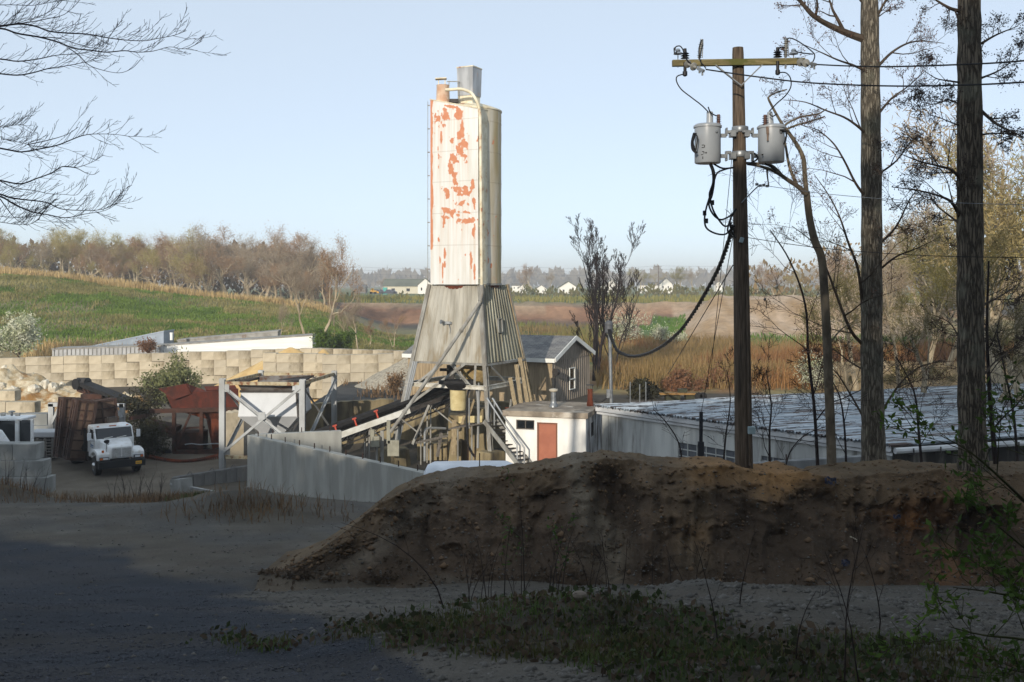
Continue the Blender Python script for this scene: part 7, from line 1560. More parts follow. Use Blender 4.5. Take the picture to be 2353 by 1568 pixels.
for row, (D, dv, step) in enumerate(((148, 26, 33), (166, 2, 40), (192, -3, 34))):
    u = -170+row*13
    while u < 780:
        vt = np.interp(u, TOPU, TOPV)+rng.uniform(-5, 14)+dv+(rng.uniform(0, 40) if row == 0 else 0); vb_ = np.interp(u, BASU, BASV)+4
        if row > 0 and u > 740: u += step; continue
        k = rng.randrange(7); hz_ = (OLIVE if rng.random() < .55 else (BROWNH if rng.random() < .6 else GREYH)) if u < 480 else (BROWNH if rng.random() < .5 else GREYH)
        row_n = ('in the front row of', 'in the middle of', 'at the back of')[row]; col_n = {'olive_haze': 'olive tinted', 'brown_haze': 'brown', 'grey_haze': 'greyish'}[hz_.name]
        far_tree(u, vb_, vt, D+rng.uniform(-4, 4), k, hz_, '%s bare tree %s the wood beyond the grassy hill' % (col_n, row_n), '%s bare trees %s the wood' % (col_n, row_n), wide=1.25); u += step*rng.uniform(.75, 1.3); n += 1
# smaller pale trees at the end of the wood and along the hill foot
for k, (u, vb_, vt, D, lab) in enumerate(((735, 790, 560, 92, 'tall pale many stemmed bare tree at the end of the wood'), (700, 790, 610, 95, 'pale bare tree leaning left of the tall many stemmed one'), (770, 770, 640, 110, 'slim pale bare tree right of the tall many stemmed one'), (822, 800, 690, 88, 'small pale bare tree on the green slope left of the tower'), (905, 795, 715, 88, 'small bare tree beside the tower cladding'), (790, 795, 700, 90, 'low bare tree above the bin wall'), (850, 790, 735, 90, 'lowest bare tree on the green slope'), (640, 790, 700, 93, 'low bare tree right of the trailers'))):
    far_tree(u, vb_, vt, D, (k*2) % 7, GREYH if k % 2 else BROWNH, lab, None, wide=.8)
# bluish far wood seen between the trunks and along the horizon
def wood_strip(name, label, us_, vts, D, m, seed, dens=1.0, vb_=700, size=1.6, cat='far wood'):
    rng = np.random.default_rng(seed); P = []
    for i in range(len(us_)-1):
        n = int(abs(us_[i+1]-us_[i])*D/FPX*dens*9); f = rng.random(n); u = us_[i]+(us_[i+1]-us_[i])*f; vt = vts[i]+(vts[i+1]-vts[i])*f; vt = vt+7*np.sin(u*.11+seed)+5*np.sin(u*.31)
        d = D*(1+.12*rng.random(n)); t = rng.random(n)**.7; v_ = vb_+(vt-vb_)*t
        P.append(np.stack([(u-CX)/FPX*d, d, EYE-(v_-HY)/FPX*d], 1))
    P = np.concatenate(P); lv, lf = leaf_geo(P, size*D/200.0, rng, asp=.6, vert=True); me = np_mesh(name, lv, [lf])
    return tag(link_mesh(name, me, m), label, cat, None, 'stuff')
FARW = leafmat('far_wood_brown', rgb(118, 100, 80), rgb(92, 80, 68), .03)
wood_strip('far_wood', 'dim far wood showing between the trunks beyond the hill', [-250, 0, 200, 400, 600, 760], [566, 566, 574, 574, 574, 612], 206, FARW, 1, 9.0, 714, 1.3)
wood_strip('far_wood', 'hazy low wood along the far horizon beyond the houses', [-300, 400, 760, 860, 980, 1160, 1260, 1420, 1560, 1700, 1850, 2100, 2700], [640, 640, 642, 640, 643, 640, 638, 641, 640, 642, 640, 640, 640], 900, leafmat('far_wood_blue', rgb(136, 124, 104), rgb(118, 110, 96), .01), 2, .5, 664, 2.0)
wood_strip('hedge', 'rough hedge and scrub along the field fence beyond the pit', [1160, 1300, 1420, 1560, 1700, 1850, 1950], [668, 672, 664, 668, 672, 664, 650], 235, leafmat('scrub', rgb(120, 112, 70), rgb(92, 92, 52), .1), 3, 1.5, 690, 1.0, 'hedge')
wood_strip('hedge', 'scrub along the terrace edge left of the tower', [780, 860, 930, 1000], [682, 690, 685, 690], 205, leafmat('scrub', rgb(120, 112, 70), rgb(92, 92, 52), .1), 4, 1.0, 702, .9, 'hedge')
wood_strip('thicket', 'brown budding thicket on the rise right of the pole', [1700, 1790, 1850, 1950, 2080, 2200, 2400, 2700], [612, 618, 600, 560, 520, 520, 500, 480], 190, leafmat('thicket', rgb(150, 124, 84), rgb(122, 104, 70), .08), 5, 2.2, 705, 1.1, 'thicket')
# trees near the houses
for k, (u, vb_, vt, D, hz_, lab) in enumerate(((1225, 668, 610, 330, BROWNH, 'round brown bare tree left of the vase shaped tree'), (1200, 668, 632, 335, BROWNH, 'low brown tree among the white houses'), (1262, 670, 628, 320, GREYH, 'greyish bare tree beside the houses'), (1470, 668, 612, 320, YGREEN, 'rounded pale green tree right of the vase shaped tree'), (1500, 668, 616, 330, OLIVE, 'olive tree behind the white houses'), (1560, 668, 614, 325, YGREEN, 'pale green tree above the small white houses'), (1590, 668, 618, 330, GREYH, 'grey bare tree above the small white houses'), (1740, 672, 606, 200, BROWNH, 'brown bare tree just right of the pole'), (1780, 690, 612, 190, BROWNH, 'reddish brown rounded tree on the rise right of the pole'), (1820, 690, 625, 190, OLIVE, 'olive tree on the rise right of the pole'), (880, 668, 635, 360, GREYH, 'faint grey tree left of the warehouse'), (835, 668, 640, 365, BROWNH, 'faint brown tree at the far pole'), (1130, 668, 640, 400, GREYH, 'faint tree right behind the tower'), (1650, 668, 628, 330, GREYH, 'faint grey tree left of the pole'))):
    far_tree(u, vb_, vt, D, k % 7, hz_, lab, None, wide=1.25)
# ---- right hand woods behind the long shed
rng = random.Random(9)
WD = [(1965, 905, 560, 62, OLIVED, .9, 'thin olive tree between slender tree and first trunk'), (2045, 900, 500, 75, GREYH, .8, 'tall pale grey tree right of the first trunk'), (2065, 895, 540, 60, GREYH, .7, 'double grey stem tree right of the first trunk'), (2095, 900, 420, 95, GREYH, .9, 'tall pale bare tree filling the gap between the big trunks'), (2140, 900, 520, 70, YGREEN, .9, 'yellow green tree midway between the big trunks'), (2175, 900, 460, 80, OLIVED, .9, 'olive tree touching the darkest trunk on its left'), (2290, 900, 300, 55, OLIVE, 1.0, 'tall pale olive tree right of the darkest trunk'), (2345, 900, 200, 60, GREYH, 1.0, 'tallest greyish tree at the right edge'), (2400, 900, 120, 52, OLIVED, 1.0, 'olive leafed tree cut off by the right edge'), (2320, 900, 500, 42, OLIVED, .9, 'bushy olive tree low at the right edge'), (2120, 900, 640, 50, OLIVED, 1.0, 'low olive tree behind the shed roof'), (2010, 900, 600, 90, GREYH, 1.0, 'greyish tree hidden behind the first trunk'), (2230, 900, 560, 90, GREYH, 1.0, 'grey bare tree hidden behind the darkest trunk'), (1935, 790, 590, 130, BROWNH, 1.0, 'brown tree on the rise above the wood chip slope'), (1985, 790, 560, 135, GREYH, 1.0, 'grey tree on the rise left of the first trunk'), (2080, 790, 540, 140, BROWNH, 1.1, 'brown tree on the rise behind the yellow green one'), (2160, 790, 520, 140, OLIVE, 1.1, 'olive tree on the rise between the big trunks'), (2450, 900, 300, 70, YGREEN, 1.0, 'tree beyond the right edge')]
for k, (u, vb_, vt, D, hz_, wide, lab) in enumerate(WD):
    far_tree(u, vb_, vt, D, (k*3+1) % 7, hz_, lab, None, wide=wide)
for k, (u, vt, D, hz_) in enumerate(((2040, 850, 66, OLIVED), (2085, 845, 70, YGREEN), (2130, 835, 64, OLIVED), (2170, 850, 60, OLIVED), (2300, 760, 46, OLIVED), (2345, 720, 44, OLIVED), (2385, 780, 48, OLIVED), (1960, 860, 66, OLIVED))):
    far_tree(u, 915, vt, D, (k*2+3) % 7, hz_, 'undergrowth bush in the wood beyond the long shed', 'undergrowth bushes beyond the long shed', wide=2.0, name='bush')
# ---- bushes
def bush(label, u, vb_, vt, D, wpx, m, seed, n=2600, leaf=.16, stemm=TWIG, name='bush', dense=.35, cat='bush'):
    b = W(u, vb_, D); h = (vb_-vt)/FPX*D; rx = wpx/2/FPX*D; rng = np.random.default_rng(seed); o = thing(name, label, cat, b)
    G_ = Grow(seed, lift=.05, wig=.18, kids=(4, 7), shrink=.55, ang=(18, 45), tipr=.008, cut=.03); g = random.Random(seed)
    for k in range(9):
        a = g.random()*6.3; s = g.uniform(.1, .9); d = V(math.cos(a)*s*rx/h, math.sin(a)*s*rx/h*.7, 1); G_.limb(V(0, 0, -.1), d, h*g.uniform(.7, 1.0)*math.hypot(1, s*rx/h)*.85, .035, 2, t0=.2)
    mb = MB(); 
    for pts, rs in G_.tubes: mb.tube([b+p for p in pts], rs, 5)
    mb.build('stem', stemm, o); crown_obj('twigs', [G_.crown_geo((0, 0, 0))], stemm, o)
    P = tips_np(G_.tips, (0, 0, 0), rng, 1, .1); idx = rng.integers(0, len(P), n); P = P[idx]+rng.normal(size=(n, 3))*dense*h*.18
    crown_obj('foliage', [leaf_geo(P, leaf, rng)], m, o); return o
bush('wide grey green feathery bush behind the rusty plant', 395, 935, 828, 60, 215, GREYGREEN, 31, 5200, .2, dense=.5)
bush('dark twiggy bush beside the truck load', 322, 1000, 890, 56, 110, leafmat('dark_scrub', rgb(70, 68, 48), rgb(52, 50, 38), .8), 32, 3000, .17)
bush('dense dark brambles between truck and rusty plant', 345, 1060, 960, 51, 90, leafmat('dark_scrub', rgb(70, 68, 48), rgb(52, 50, 38), .8), 36, 3000, .15)
bush('white blossoming bush behind the left end of the block wall', 45, 822, 728, 78.3, 130, BLOSSOM, 33, 5200, .22, dense=.42)
bush('white blossoming bush below the brown soil slope', 1432, 800, 700, 104, 80, BLOSSOM, 34, 1300, .2)
bush('low white blossoming bush at the foot of the wood chip slope', 1518, 788, 742, 106, 44, BLOSSOM, 35, 1200, .2)
bush('spreading white blossom bush right of the low one', 1560, 788, 764, 105, 54, BLOSSOM, 37, 900, .2)
bush('pale blossom bush behind the slender tree', 1880, 905, 800, 62, 130, BLOSSOM, 38, 1500, .14)
bush('green bush at the end of the white trailer', 740, 803, 758, 80, 60, leafmat('bush_green', rgb(96, 120, 50), rgb(70, 90, 40), .6), 39, 2600, .22)
bush('dull green bush on the green slope left of the tower', 790, 806, 770, 82, 110, leafmat('bush_green', rgb(96, 120, 50), rgb(70, 90, 40), .6), 40, 2600, .22)
bush('red brown bramble over the block wall by the white trailer', 342, 812, 778, 77.5, 70, REDDISH, 41, 1500, .14, REDDISH)
bush('dark scrub behind the long shed beside the mast', 1470, 930, 868, 58, 120, leafmat('dark_scrub', rgb(70, 68, 48), rgb(52, 50, 38), .8), 42, 3400, .2)
bush('reddish dry scrub behind the long shed roof', 1580, 915, 860, 62, 150, REDDISH, 43, 3000, .2, REDDISH)
bush('dry scrub left of the pole behind the roof', 1655, 912, 850, 64, 110, REDDISH, 44, 2600, .2, REDDISH)
bush('dry brown scrub on the gravel terrace edge', 905, 905, 850, 60, 60, leafmat('dry_scrub', rgb(150, 122, 92), rgb(120, 98, 74), .6), 45, 1400, .12)
# ---- houses, warehouse, far poles
def far_house(label, u0, u1, vb_, ve, vr, D, mw, mr, gable=True, cat='house', ratio=1.0, name='house'):
    a, b2 = W(u0, vb_, D), W(u1, vb_, D); ze = W(u0, ve, D).z; zr = W(u0, vr, D).z; w = b2.x-a.x; dp = w*ratio; zb = a.z-1; o = thing(name, label, cat, V((a.x+b2.x)/2, D, zb))
    mb = MB(); mb.hexa([V(a.x, D, zb), V(b2.x, D, zb), V(b2.x, D+dp, zb), V(a.x, D+dp, zb), V(a.x, D, ze), V(b2.x, D, ze), V(b2.x, D+dp, ze), V(a.x, D+dp, ze)])
    if gable: mb.prism([V(a.x, D, ze), V(b2.x, D, ze), V((a.x+b2.x)/2, D, zr)], V(0, dp, 0))
    mb.build('wall', mw, o); mb = MB(); e = w*.04; mx_ = (a.x+b2.x)/2
    if gable:
        mb.hexa([V(a.x-e, D-e, ze-.1), V(mx_, D-e, zr), V(mx_, D+dp+e, zr), V(a.x-e, D+dp+e, ze-.1), V(a.x-e, D-e, ze+.15), V(mx_, D-e, zr+.25), V(mx_, D+dp+e, zr+.25), V(a.x-e, D+dp+e, ze+.15)])
        mb.hexa([V(mx_, D-e, zr), V(b2.x+e, D-e, ze-.1), V(b2.x+e, D+dp+e, ze-.1), V(mx_, D+dp+e, zr), V(mx_, D-e, zr+.25), V(b2.x+e, D-e, ze+.15), V(b2.x+e, D+dp+e, ze+.15), V(mx_, D+dp+e, zr+.25)])
    else:
        my = D+dp/2; mb.prism([V(a.x-e, D-e, ze), V(a.x-e, my, zr), V(a.x-e, D+dp+e, ze)], V(w+2*e, 0, 0))
    mb.build('roof', mr, o)
    for f in (.25, .65):
        mb = MB(); c = V(a.x+w*f, D-.04, zb+1+(ze-zb-1)*.55); mb.box(c, (w*.09, .06, (ze-zb-1)*.35)); mb.build('window', GLASS_DK, o)
    return o
HW = mat('house_white', rgb(234, 232, 226), rgb(220, 216, 208), .1, rough=.8); HG = mat('house_roof_grey', rgb(116, 116, 114), rgb(98, 98, 96), .2, rough=.9); HGR = mat('house_roof_green', rgb(108, 112, 98), rgb(90, 96, 84), .2, rough=.9)
WH = far_house('long low cream warehouse with a dull green roof left of the silo', 882, 968, 677, 658, 641, 330, mat('warehouse_cream', rgb(206, 200, 180), rgb(190, 184, 162), .1, rough=.8), HGR, False, 'warehouse', .9, 'warehouse')
far_house('white gabled wing of the warehouse just left of the silo', 960, 994, 675, 656, 641, 322, HW, HGR, True, 'warehouse', .8, 'warehouse')
far_house('tiny white house right of the silo, farthest left of the row', 1176, 1198, 668, 657, 650, 380, HW, HG, False)
far_house('small white gabled house left of the brown round tree', 1192, 1213, 672, 662, 654, 340, HW, HG)
far_house('low white house under the brown round tree', 1232, 1256, 676, 664, 656, 330, HW, HG)
far_house('white house with pale green roof left of the vase shaped tree', 1284, 1328, 676, 662, 648, 320, HW, HGR)
far_house('white house behind the vase shaped tree', 1390, 1420, 668, 655, 644, 340, HW, HG)
far_house('long low white house beyond the hedge', 1470, 1518, 668, 656, 648, 340, HW, HG, False)
far_house('white gabled house at the right end of the long low one', 1516, 1546, 668, 654, 640, 338, HW, HG)
far_house('tiny white gabled house left of the pole', 1643, 1660, 665, 655, 647, 400, HW, HG)
far_house('white house glimpsed between the trunks', 1890, 1930, 690, 678, 668, 230, HW, HG)
far_house('grey shed by the far yard left of the silo', 810, 840, 672, 662, 655, 340, HG, HG, False)
mb = MB(); p = W(885, 674, 300); mb.box(p+V(0, 0, .6), (1.2, 1.2, 2.2)); solo('site_toilet', 'tiny turquoise cabin at the warehouse corner', 'cabin', mb, mat('turquoise', rgb(60, 160, 150), rough=.6), p)
p = W(858, 676, 250); lo_ = thing('loader', 'tiny yellow loader in the far yard left of the warehouse', 'loader', p)
mb = MB(); mb.box(p+V(0, 0, .6), (1.5, 1.0, .5)); mb.box(p+V(-.2, 0, 1.1), (.6, .8, .6)); mb.bar(p+V(.7, 0, .6), p+V(1.3, 0, .35), .3, .4); mb.build('body', mat('loader_yellow', rgb(214, 160, 50), rough=.5), lo_)
for dx in (-1, 1): mb = MB(); mb.lathe([(.15, -.1), (.32, -.1), (.32, .1), (.15, .1)], 12, p+V(dx*.5, -.5, .3), axis=(0, 1, 0)); mb.build('wheel', RUBBER, lo_)
for k, (u, D) in enumerate(((866, 260), (875, 265), (893, 262), (902, 266))):
    p = W(u, 677, D); o = thing('parked_car', 'tiny dark car parked before the warehouse, %s' % ('farthest left', 'second from the left', 'right of the turquoise cabin', 'farthest right')[k], 'car', p, 0, 'cars before the warehouse'); mb = MB(); mb.prism([p+V(x, 0, z) for x, z in ((-1.1, .2), (1.1, .2), (1.1, .75), (.7, .8), (.4, 1.3), (-.6, 1.3), (-.9, .8), (-1.1, .75))], V(0, 1.5, 0)); mb.build('body', mat('car_dark', rgb(60, 66, 78), rough=.3), o)
for k, (u, vt, D, lab) in enumerate(((811, 612, 330, 'thin far utility pole left of the warehouse'), (1209, 650-38, 330, 'thin far utility pole above the white houses'), (1513, 610, 330, 'thin far utility pole above the long white house'), (1645, 640, 330, 'short far utility pole near the tiny house'), (1666, 632, 330, 'far utility pole just left of the near pole'))):
    p = W(u, 672, D); mb = MB(); q = W(u, vt, D); mb.tube([p, q], .14, 6); mb.bar(q+V(-1.1, 0, -.4), q+V(1.1, 0, -.4), .12); solo('far_utility_pole', lab, 'utility pole', mb, GREYBARK, p)
def far_line(label, pts, r=.028):
    out = []
    for i in range(len(pts)-1): out += sag(W(*pts[i]), W(*pts[i+1]), .8, 8)[(1 if i else 0):]
    wire('far_power_line', label, out, r, 'power line', mat('far_wire', rgb(90, 95, 105), rough=.6))
far_line('upper far power line above the houses', [(760, 600, 330), (811, 613, 330), (1209, 613, 330), (1513, 611, 330), (1900, 600, 330)])
far_line('middle far power line above the houses', [(760, 612, 330), (811, 620, 330), (1209, 621, 330), (1513, 619, 330), (1900, 612, 330)])
far_line('lower far power line above the houses', [(760, 624, 330), (811, 628, 330), (1209, 629, 330), (1513, 627, 330), (1900, 622, 330)])
fe = thing('field_fence', 'thin post and wire fence along the field beyond the pit', 'fence', W(1350, 690, 225))
for k in range(26):
    u = 1180+k*19; mb = MB(); p = W(u, 692, 225); mb.bar(p, p+V(0, 0, 1.9), .1); mb.build('fence_post', GREYBARK, fe)
mb = MB()
for dz in (.6, 1.2, 1.8): mb.bar(W(1180, 692, 225)+V(0, 0, dz), W(1655, 692, 225)+V(0, 0, dz), .03)
mb.build('fence_wire', GREYBARK, fe)
# the crow on the wood chip slope
p = W(1757, 695, 136); p.z = Hs(p.x, p.y)
mb = MB(); mb.ball(p+V(0, 0, .27), .2, 10, 7, (.8, 1.5, .8)); mb.ball(p+V(.02, -.28, .45), .1, 8, 6); mb.lathe([(.04, 0), (.005, .12)], 6, p+V(.02, -.36, .45), axis=(0, -1, -.1)); mb.sheet(p+V(-.08, .2, .25), p+V(.08, .2, .25), p+V(.1, .5, .18), p+V(-.1, .5, .18), .02)
for s in (-.06, .06): mb.bar(p+V(s, 0, -.02), p+V(s, 0, .15), .02)
solo('crow', 'small black crow standing on the wood chip slope', 'bird', mb, mat('crow_black', rgb(20, 20, 24), rough=.5), p)
# ------------------------------------------------------------------ ground cover
def ground_pts(n, u0, u1, v0, v1, rng, cond=None, dmax=60):
    "points on the ground sheet, spread evenly over the seen area"
    out = []
    u = u0+(u1-u0)*rng.random(n*3); D = np.exp(rng.uniform(math.log(3.5), math.log(dmax), n*3)); x = (u-CX)/FPX*D; z = H(x, D); uu, vv = uv_of(x, D, z)
    k = (vv > v0) & (vv < v1); x, D, z, uu, vv = x[k], D[k], z[k], uu[k], vv[k]
    if cond is not None:
        Zz, *_ = zones(x, D, z); m = cond(Zz, uu, vv) > rng.random(len(x)); x, D, z = x[m], D[m], z[m]
    return np.stack([x, D, z], 1)[:n]
def area_pts(n, xa, xb, ya, yb, rng, cond=None):
    x = xa+(xb-xa)*rng.random(n); y = ya+(yb-ya)*rng.random(n); z = H(x, y)
    if cond is not None:
        Zz, uu, vv, *_ = zones(x, y, z); m = cond(Zz, uu, vv, x, y) > rng.random(n); x, y, z = x[m], y[m], z[m]
    return np.stack([x, y, z], 1)
def stuff(name, geo, m, label, cat):
    v, fs = join_geo(geo) if isinstance(geo, list) else geo; me = np_mesh(name, v, fs); return tag(link_mesh(name, me, m), label, cat, None, 'stuff')
rng = np.random.default_rng(71)
GRASSN = leafmat('near_grass', rgb(74, 92, 48), rgb(78, 74, 46), 1.3); DRYG = leafmat('dry_grass', rgb(190, 160, 104), rgb(160, 128, 80), .4); DEADW = leafmat('dead_weed', rgb(116, 92, 66), rgb(86, 70, 54), 1.2)
P = area_pts(110000, -2.6, 6.4, 5.2, 12.5, rng, lambda Z_, u, v, x, y: Z_['mound']*(.25+.75*sstep(-.2, .5, fbm(x*1.3, y*1.3, 91, 3))))
stuff('grass', [blades_geo(P, .065, .010, rng, 1.2)], GRASSN, 'short dark green grass on the mound in the foreground', 'grass')
P = area_pts(16000, -2.8, 6.6, 5.0, 12.8, rng, lambda Z_, u, v, x, y: Z_['mound']*sstep(-.3, .3, fbm(x*.9, y*.9, 161, 3))); Q = P[:5500].copy(); Q[:, 2] += .02+.06*rng.random(len(Q)); P = area_pts(17000, -2.8, 6.6, 5.0, 12.8, rng, lambda Z_, u, v, x, y: Z_['mound']); P[:, 2] += .01+.02*rng.random(len(P))
stuff('ground_ivy', [leaf_geo(Q, .055, rng, .75)], leafmat('ground_ivy', rgb(58, 70, 42), rgb(52, 52, 38), 1.5), 'low dark leafy weeds creeping over the mound in the foreground', 'weeds')
LITTER = leafmat('leaf_litter', rgb(96, 82, 68), rgb(70, 60, 50), 3.0); stuff('leaf_litter', [leaf_geo(P, .065, rng, .6)], LITTER, 'brown dead leaves scattered over the grassy mound', 'leaf litter')
P1 = area_pts(11000, -22, -8.5, 32, 39, rng, lambda Z_, u, v, x, y: np.clip(Z_['weed'], 0, 1)*.8); P2 = area_pts(5000, -9.5, -4, 23.6, 28, rng, lambda Z_, u, v, x, y: np.clip(Z_['weed'], 0, 1)*.6)
stuff('weeds', [blades_geo(np.concatenate([P1, P2]), .28, .02, rng, 1.3)], DEADW, 'dead brown weeds on the low humps beside the drive', 'weeds')
P = area_pts(5000, -11.5, -7.6, 33.0, 38.5, rng, lambda Z_, u, v, x, y: np.clip(Z_['weed'], 0, 1)*sstep(-.1, .5, fbm(x*.8, y*.8, 92, 3)))
stuff('low_weeds', [blades_geo(P, .25, .05, rng, 1.0)], leafmat('dark_weed', rgb(74, 88, 46), rgb(60, 64, 40), 1), 'low green weeds in front of the new concrete wall', 'weeds')
def u_of(x, y): return CX+FPX*x/y
P = area_pts(200000, -75, -8, 84, 131, rng, lambda Z_, u, v, x, y: (Z_['grass'] > .3)*(.35+.65*sstep(-.25, .35, fbm(x*.12, y*.16, 93, 4))))
gm = sstep(-.3, .35, fbm(P[:, 0]*.07, P[:, 1]*.10, 95, 4)*.6+.5*fbm(P[:, 0]*.4, P[:, 1]*.3, 96, 4)) > rng.random(len(P))
HGRASS = leafmat('hill_grass', rgb(118, 140, 62), rgb(92, 118, 50), .25); HDRY = leafmat('hill_dry_grass', rgb(158, 148, 98), rgb(126, 124, 74), .2)
stuff('grass', [blades_geo(P[~gm], .26, .09, rng, .8)], HGRASS, 'bright green spring grass on the long hill', 'grass')
stuff('dry_grass', [blades_geo(P[gm], .32, .08, rng, .8)], HDRY, 'pale dry grass patches on the long hill', 'grass')
P = area_pts(9000, -70, -22, 126.5, 131, rng, lambda Z_, u, v, x, y: (u < 760)*.9); stuff('tall_grass', [blades_geo(P, .8, .08, rng, .5)], leafmat('straw', rgb(206, 180, 130), rgb(176, 150, 104), .3), 'tall straw coloured grass along the crest of the hill', 'grass')
P = area_pts(5000, -40, -16, 80.5, 86, rng, lambda Z_, u, v, x, y: (u < 330)*.9); stuff('tall_grass', [blades_geo(P, .8, .08, rng, .5)], leafmat('straw', rgb(206, 180, 130), rgb(176, 150, 104), .3), 'straw coloured grass at the hill foot behind the trailers', 'grass')
REED = leafmat('reed', rgb(168, 128, 82), rgb(134, 94, 62), .35); REED2 = leafmat('reed_olive', rgb(160, 132, 90), rgb(132, 112, 70), .3)
P = area_pts(52000, 4, 62, 62, 113, rng, lambda Z_, u, v, x, y: (u > 1370)*(u < 2400)*(Z_['tan'] < .5)*(1-.8*(Z_['green2'] > .3)))
k_ = fbm(P[:, 0]*.09, P[:, 1]*.07, 97, 3)+sstep(75, 108, P[:, 1])*.5 > .15
stuff('reeds', [blades_geo(P[~k_], 1.15, .06, rng, .8)], REED, 'orange brown dry reeds filling the hollow behind the long shed', 'reeds'); stuff('reeds', [blades_geo(P[k_], .9, .07, rng, .8)], REED2, 'paler olive reeds farther back in the hollow', 'reeds')
P = area_pts(16000, -6, 30, 84, 158, rng, lambda Z_, u, v, x, y: (u > 1130)*(u < 1420)*.9); stuff('rough_grass', [blades_geo(P, .7, .12, rng, .5)], leafmat('rough_grass', rgb(116, 124, 62), rgb(138, 114, 74), .12), 'rough green and tan grass in the pit behind the shed', 'grass')
P = area_pts(30000, 20, 60, 95, 162, rng, lambda Z_, u, v, x, y: (Z_['green2'] > .4)*(u > 1440)); stuff('grass', [blades_geo(P, .4, .12, rng, .6)], leafmat('vivid_grass', rgb(96, 130, 46), rgb(80, 112, 40), .2), 'vivid green grass patches below the wood chip slope', 'grass')
P = area_pts(9000, -70, 90, 172, 215, rng, lambda Z_, u, v, x, y: (u > 760)*.8); stuff('field_grass', [blades_geo(P, .7, .2, rng, .5)], leafmat('field_grass', rgb(150, 140, 80), rgb(126, 124, 64), .1), 'rough grass of the terrace beyond the pit', 'grass')
P = area_pts(3000, -11, 1, 57, 66, rng, lambda Z_, u, v, x, y: .5*(fbm(x*.5, y*.5, 98, 2) > .15)); stuff('terrace_grass', [blades_geo(P, .35, .06, rng, .6)], leafmat('dry_scrub', rgb(150, 122, 92), rgb(120, 98, 74), .6), 'dry grass tufts on the gravel terrace', 'grass')
# loose stones: on the track, on the bank
def stones_geo(P, s0, s1, rng):
    n = len(P); base = np.array([(1, 0, 0), (0, 1, 0), (-1, 0, 0), (0, -1, 0), (0, 0, .7), (0, 0, -.7)], float); f = np.array([(0, 1, 4), (1, 2, 4), (2, 3, 4), (3, 0, 4), (1, 0, 5), (2, 1, 5), (3, 2, 5), (0, 3, 5)])
    s = (s0+(s1-s0)*rng.random((n, 1, 1))**3); a = rng.random(n)*6.28; c, si = np.cos(a), np.sin(a); q = base[None]*s*(.6+.8*rng.random((n, 6, 1))); x = q[..., 0]*c[:, None]-q[..., 1]*si[:, None]; y = q[..., 0]*si[:, None]+q[..., 1]*c[:, None]
    v = np.stack([x, y, q[..., 2]], -1)+P[:, None, :]; return v.reshape(-1, 3), (f[None]+np.arange(n)[:, None, None]*6).reshape(-1, 3)
STONE = mat('pale_stone', rgb(104, 101, 97), rgb(78, 76, 73), 3, rough=.9); STONED = mat('dark_chip', rgb(76, 78, 86), rgb(56, 58, 64), 5, rough=.85)
P = ground_pts(26000, -300, 2600, 1150, 1700, rng, lambda Z_, u, v: (.3+.35*Z_['gravel']+.2*Z_['path'])*(1-.8*Z_['mound'])*(1-.93*Z_['asph']), 34); stuff('gravel', [stones_geo(P, .007, .045, rng)], STONE, 'pale loose stones on the drive and the track', 'gravel')
P = ground_pts(26000, -300, 1500, 1190, 1700, rng, lambda Z_, u, v: Z_['asph'], 26); stuff('road_chips', [stones_geo(P, .006, .018, rng)], STONED, 'blue grey stone chips on the worn drive', 'gravel')
j = rng.integers(0, ncb, 4200); i = (rng.random(4200)**1.3*112).astype(int); P = np.stack([xx[i, j], yy[i, j]-.005, zz[i, j]], 1); stuff('bank_stones', [stones_geo(P, .006, .034, rng)], STONE, 'small pale stones stuck in the earth bank', 'stones')
j = rng.integers(0, ncb, 9000); i = (rng.random(9000)**2.2*70).astype(int); k_ = fbm(us[j]/60.0, i*.05, 99, 3) > .1; i, j = i[k_], j[k_]; P = np.stack([xx[i, j], yy[i, j]-.03, zz[i, j]+.02], 1); stuff('bank_litter', [leaf_geo(P, .07, rng, .55)], LITTER, 'dead leaves caught along the foot of the earth bank', 'leaf litter')
i = rng.integers(60, 130, 2600); j = rng.integers(0, ncb, 2600); P = np.stack([xx[i, j], yy[i, j]-.02, zz[i, j]], 1); stuff('bank_clods', [stones_geo(P, .012, .055, rng)], mat('earth_clod', rgb(112, 90, 68), rgb(86, 68, 50), 3, rough=.95), 'earth clods along the lip of the bank', 'clods')
j = rng.integers(0, ncb, 900); i = (rng.random(900)*112).astype(int); P0 = np.stack([xx[i, j], yy[i, j]-.02, zz[i, j]+.01], 1); dv_ = rng.normal(size=(900, 3))*np.array([.12, .04, .06])
sg = np.concatenate([P0, P0+dv_, np.full((900, 1), .006), np.full((900, 1), .003)], 1); stuff('bank_twigs', [segs_geo(sg, 3)], TWIG, 'broken twigs and roots strewn over the earth bank', 'twigs')
j = rng.integers(0, ncb, 380); i = (rng.random(380)*118).astype(int); P = np.stack([xx[i, j], yy[i, j]-.01, zz[i, j]], 1); stuff('bank_lumps', [stones_geo(P, .02, .09, rng)], MATS['earth_clod'] if 'earth_clod' in MATS else STONE, 'crumbled earth lumps lying on the bank face', 'clods')
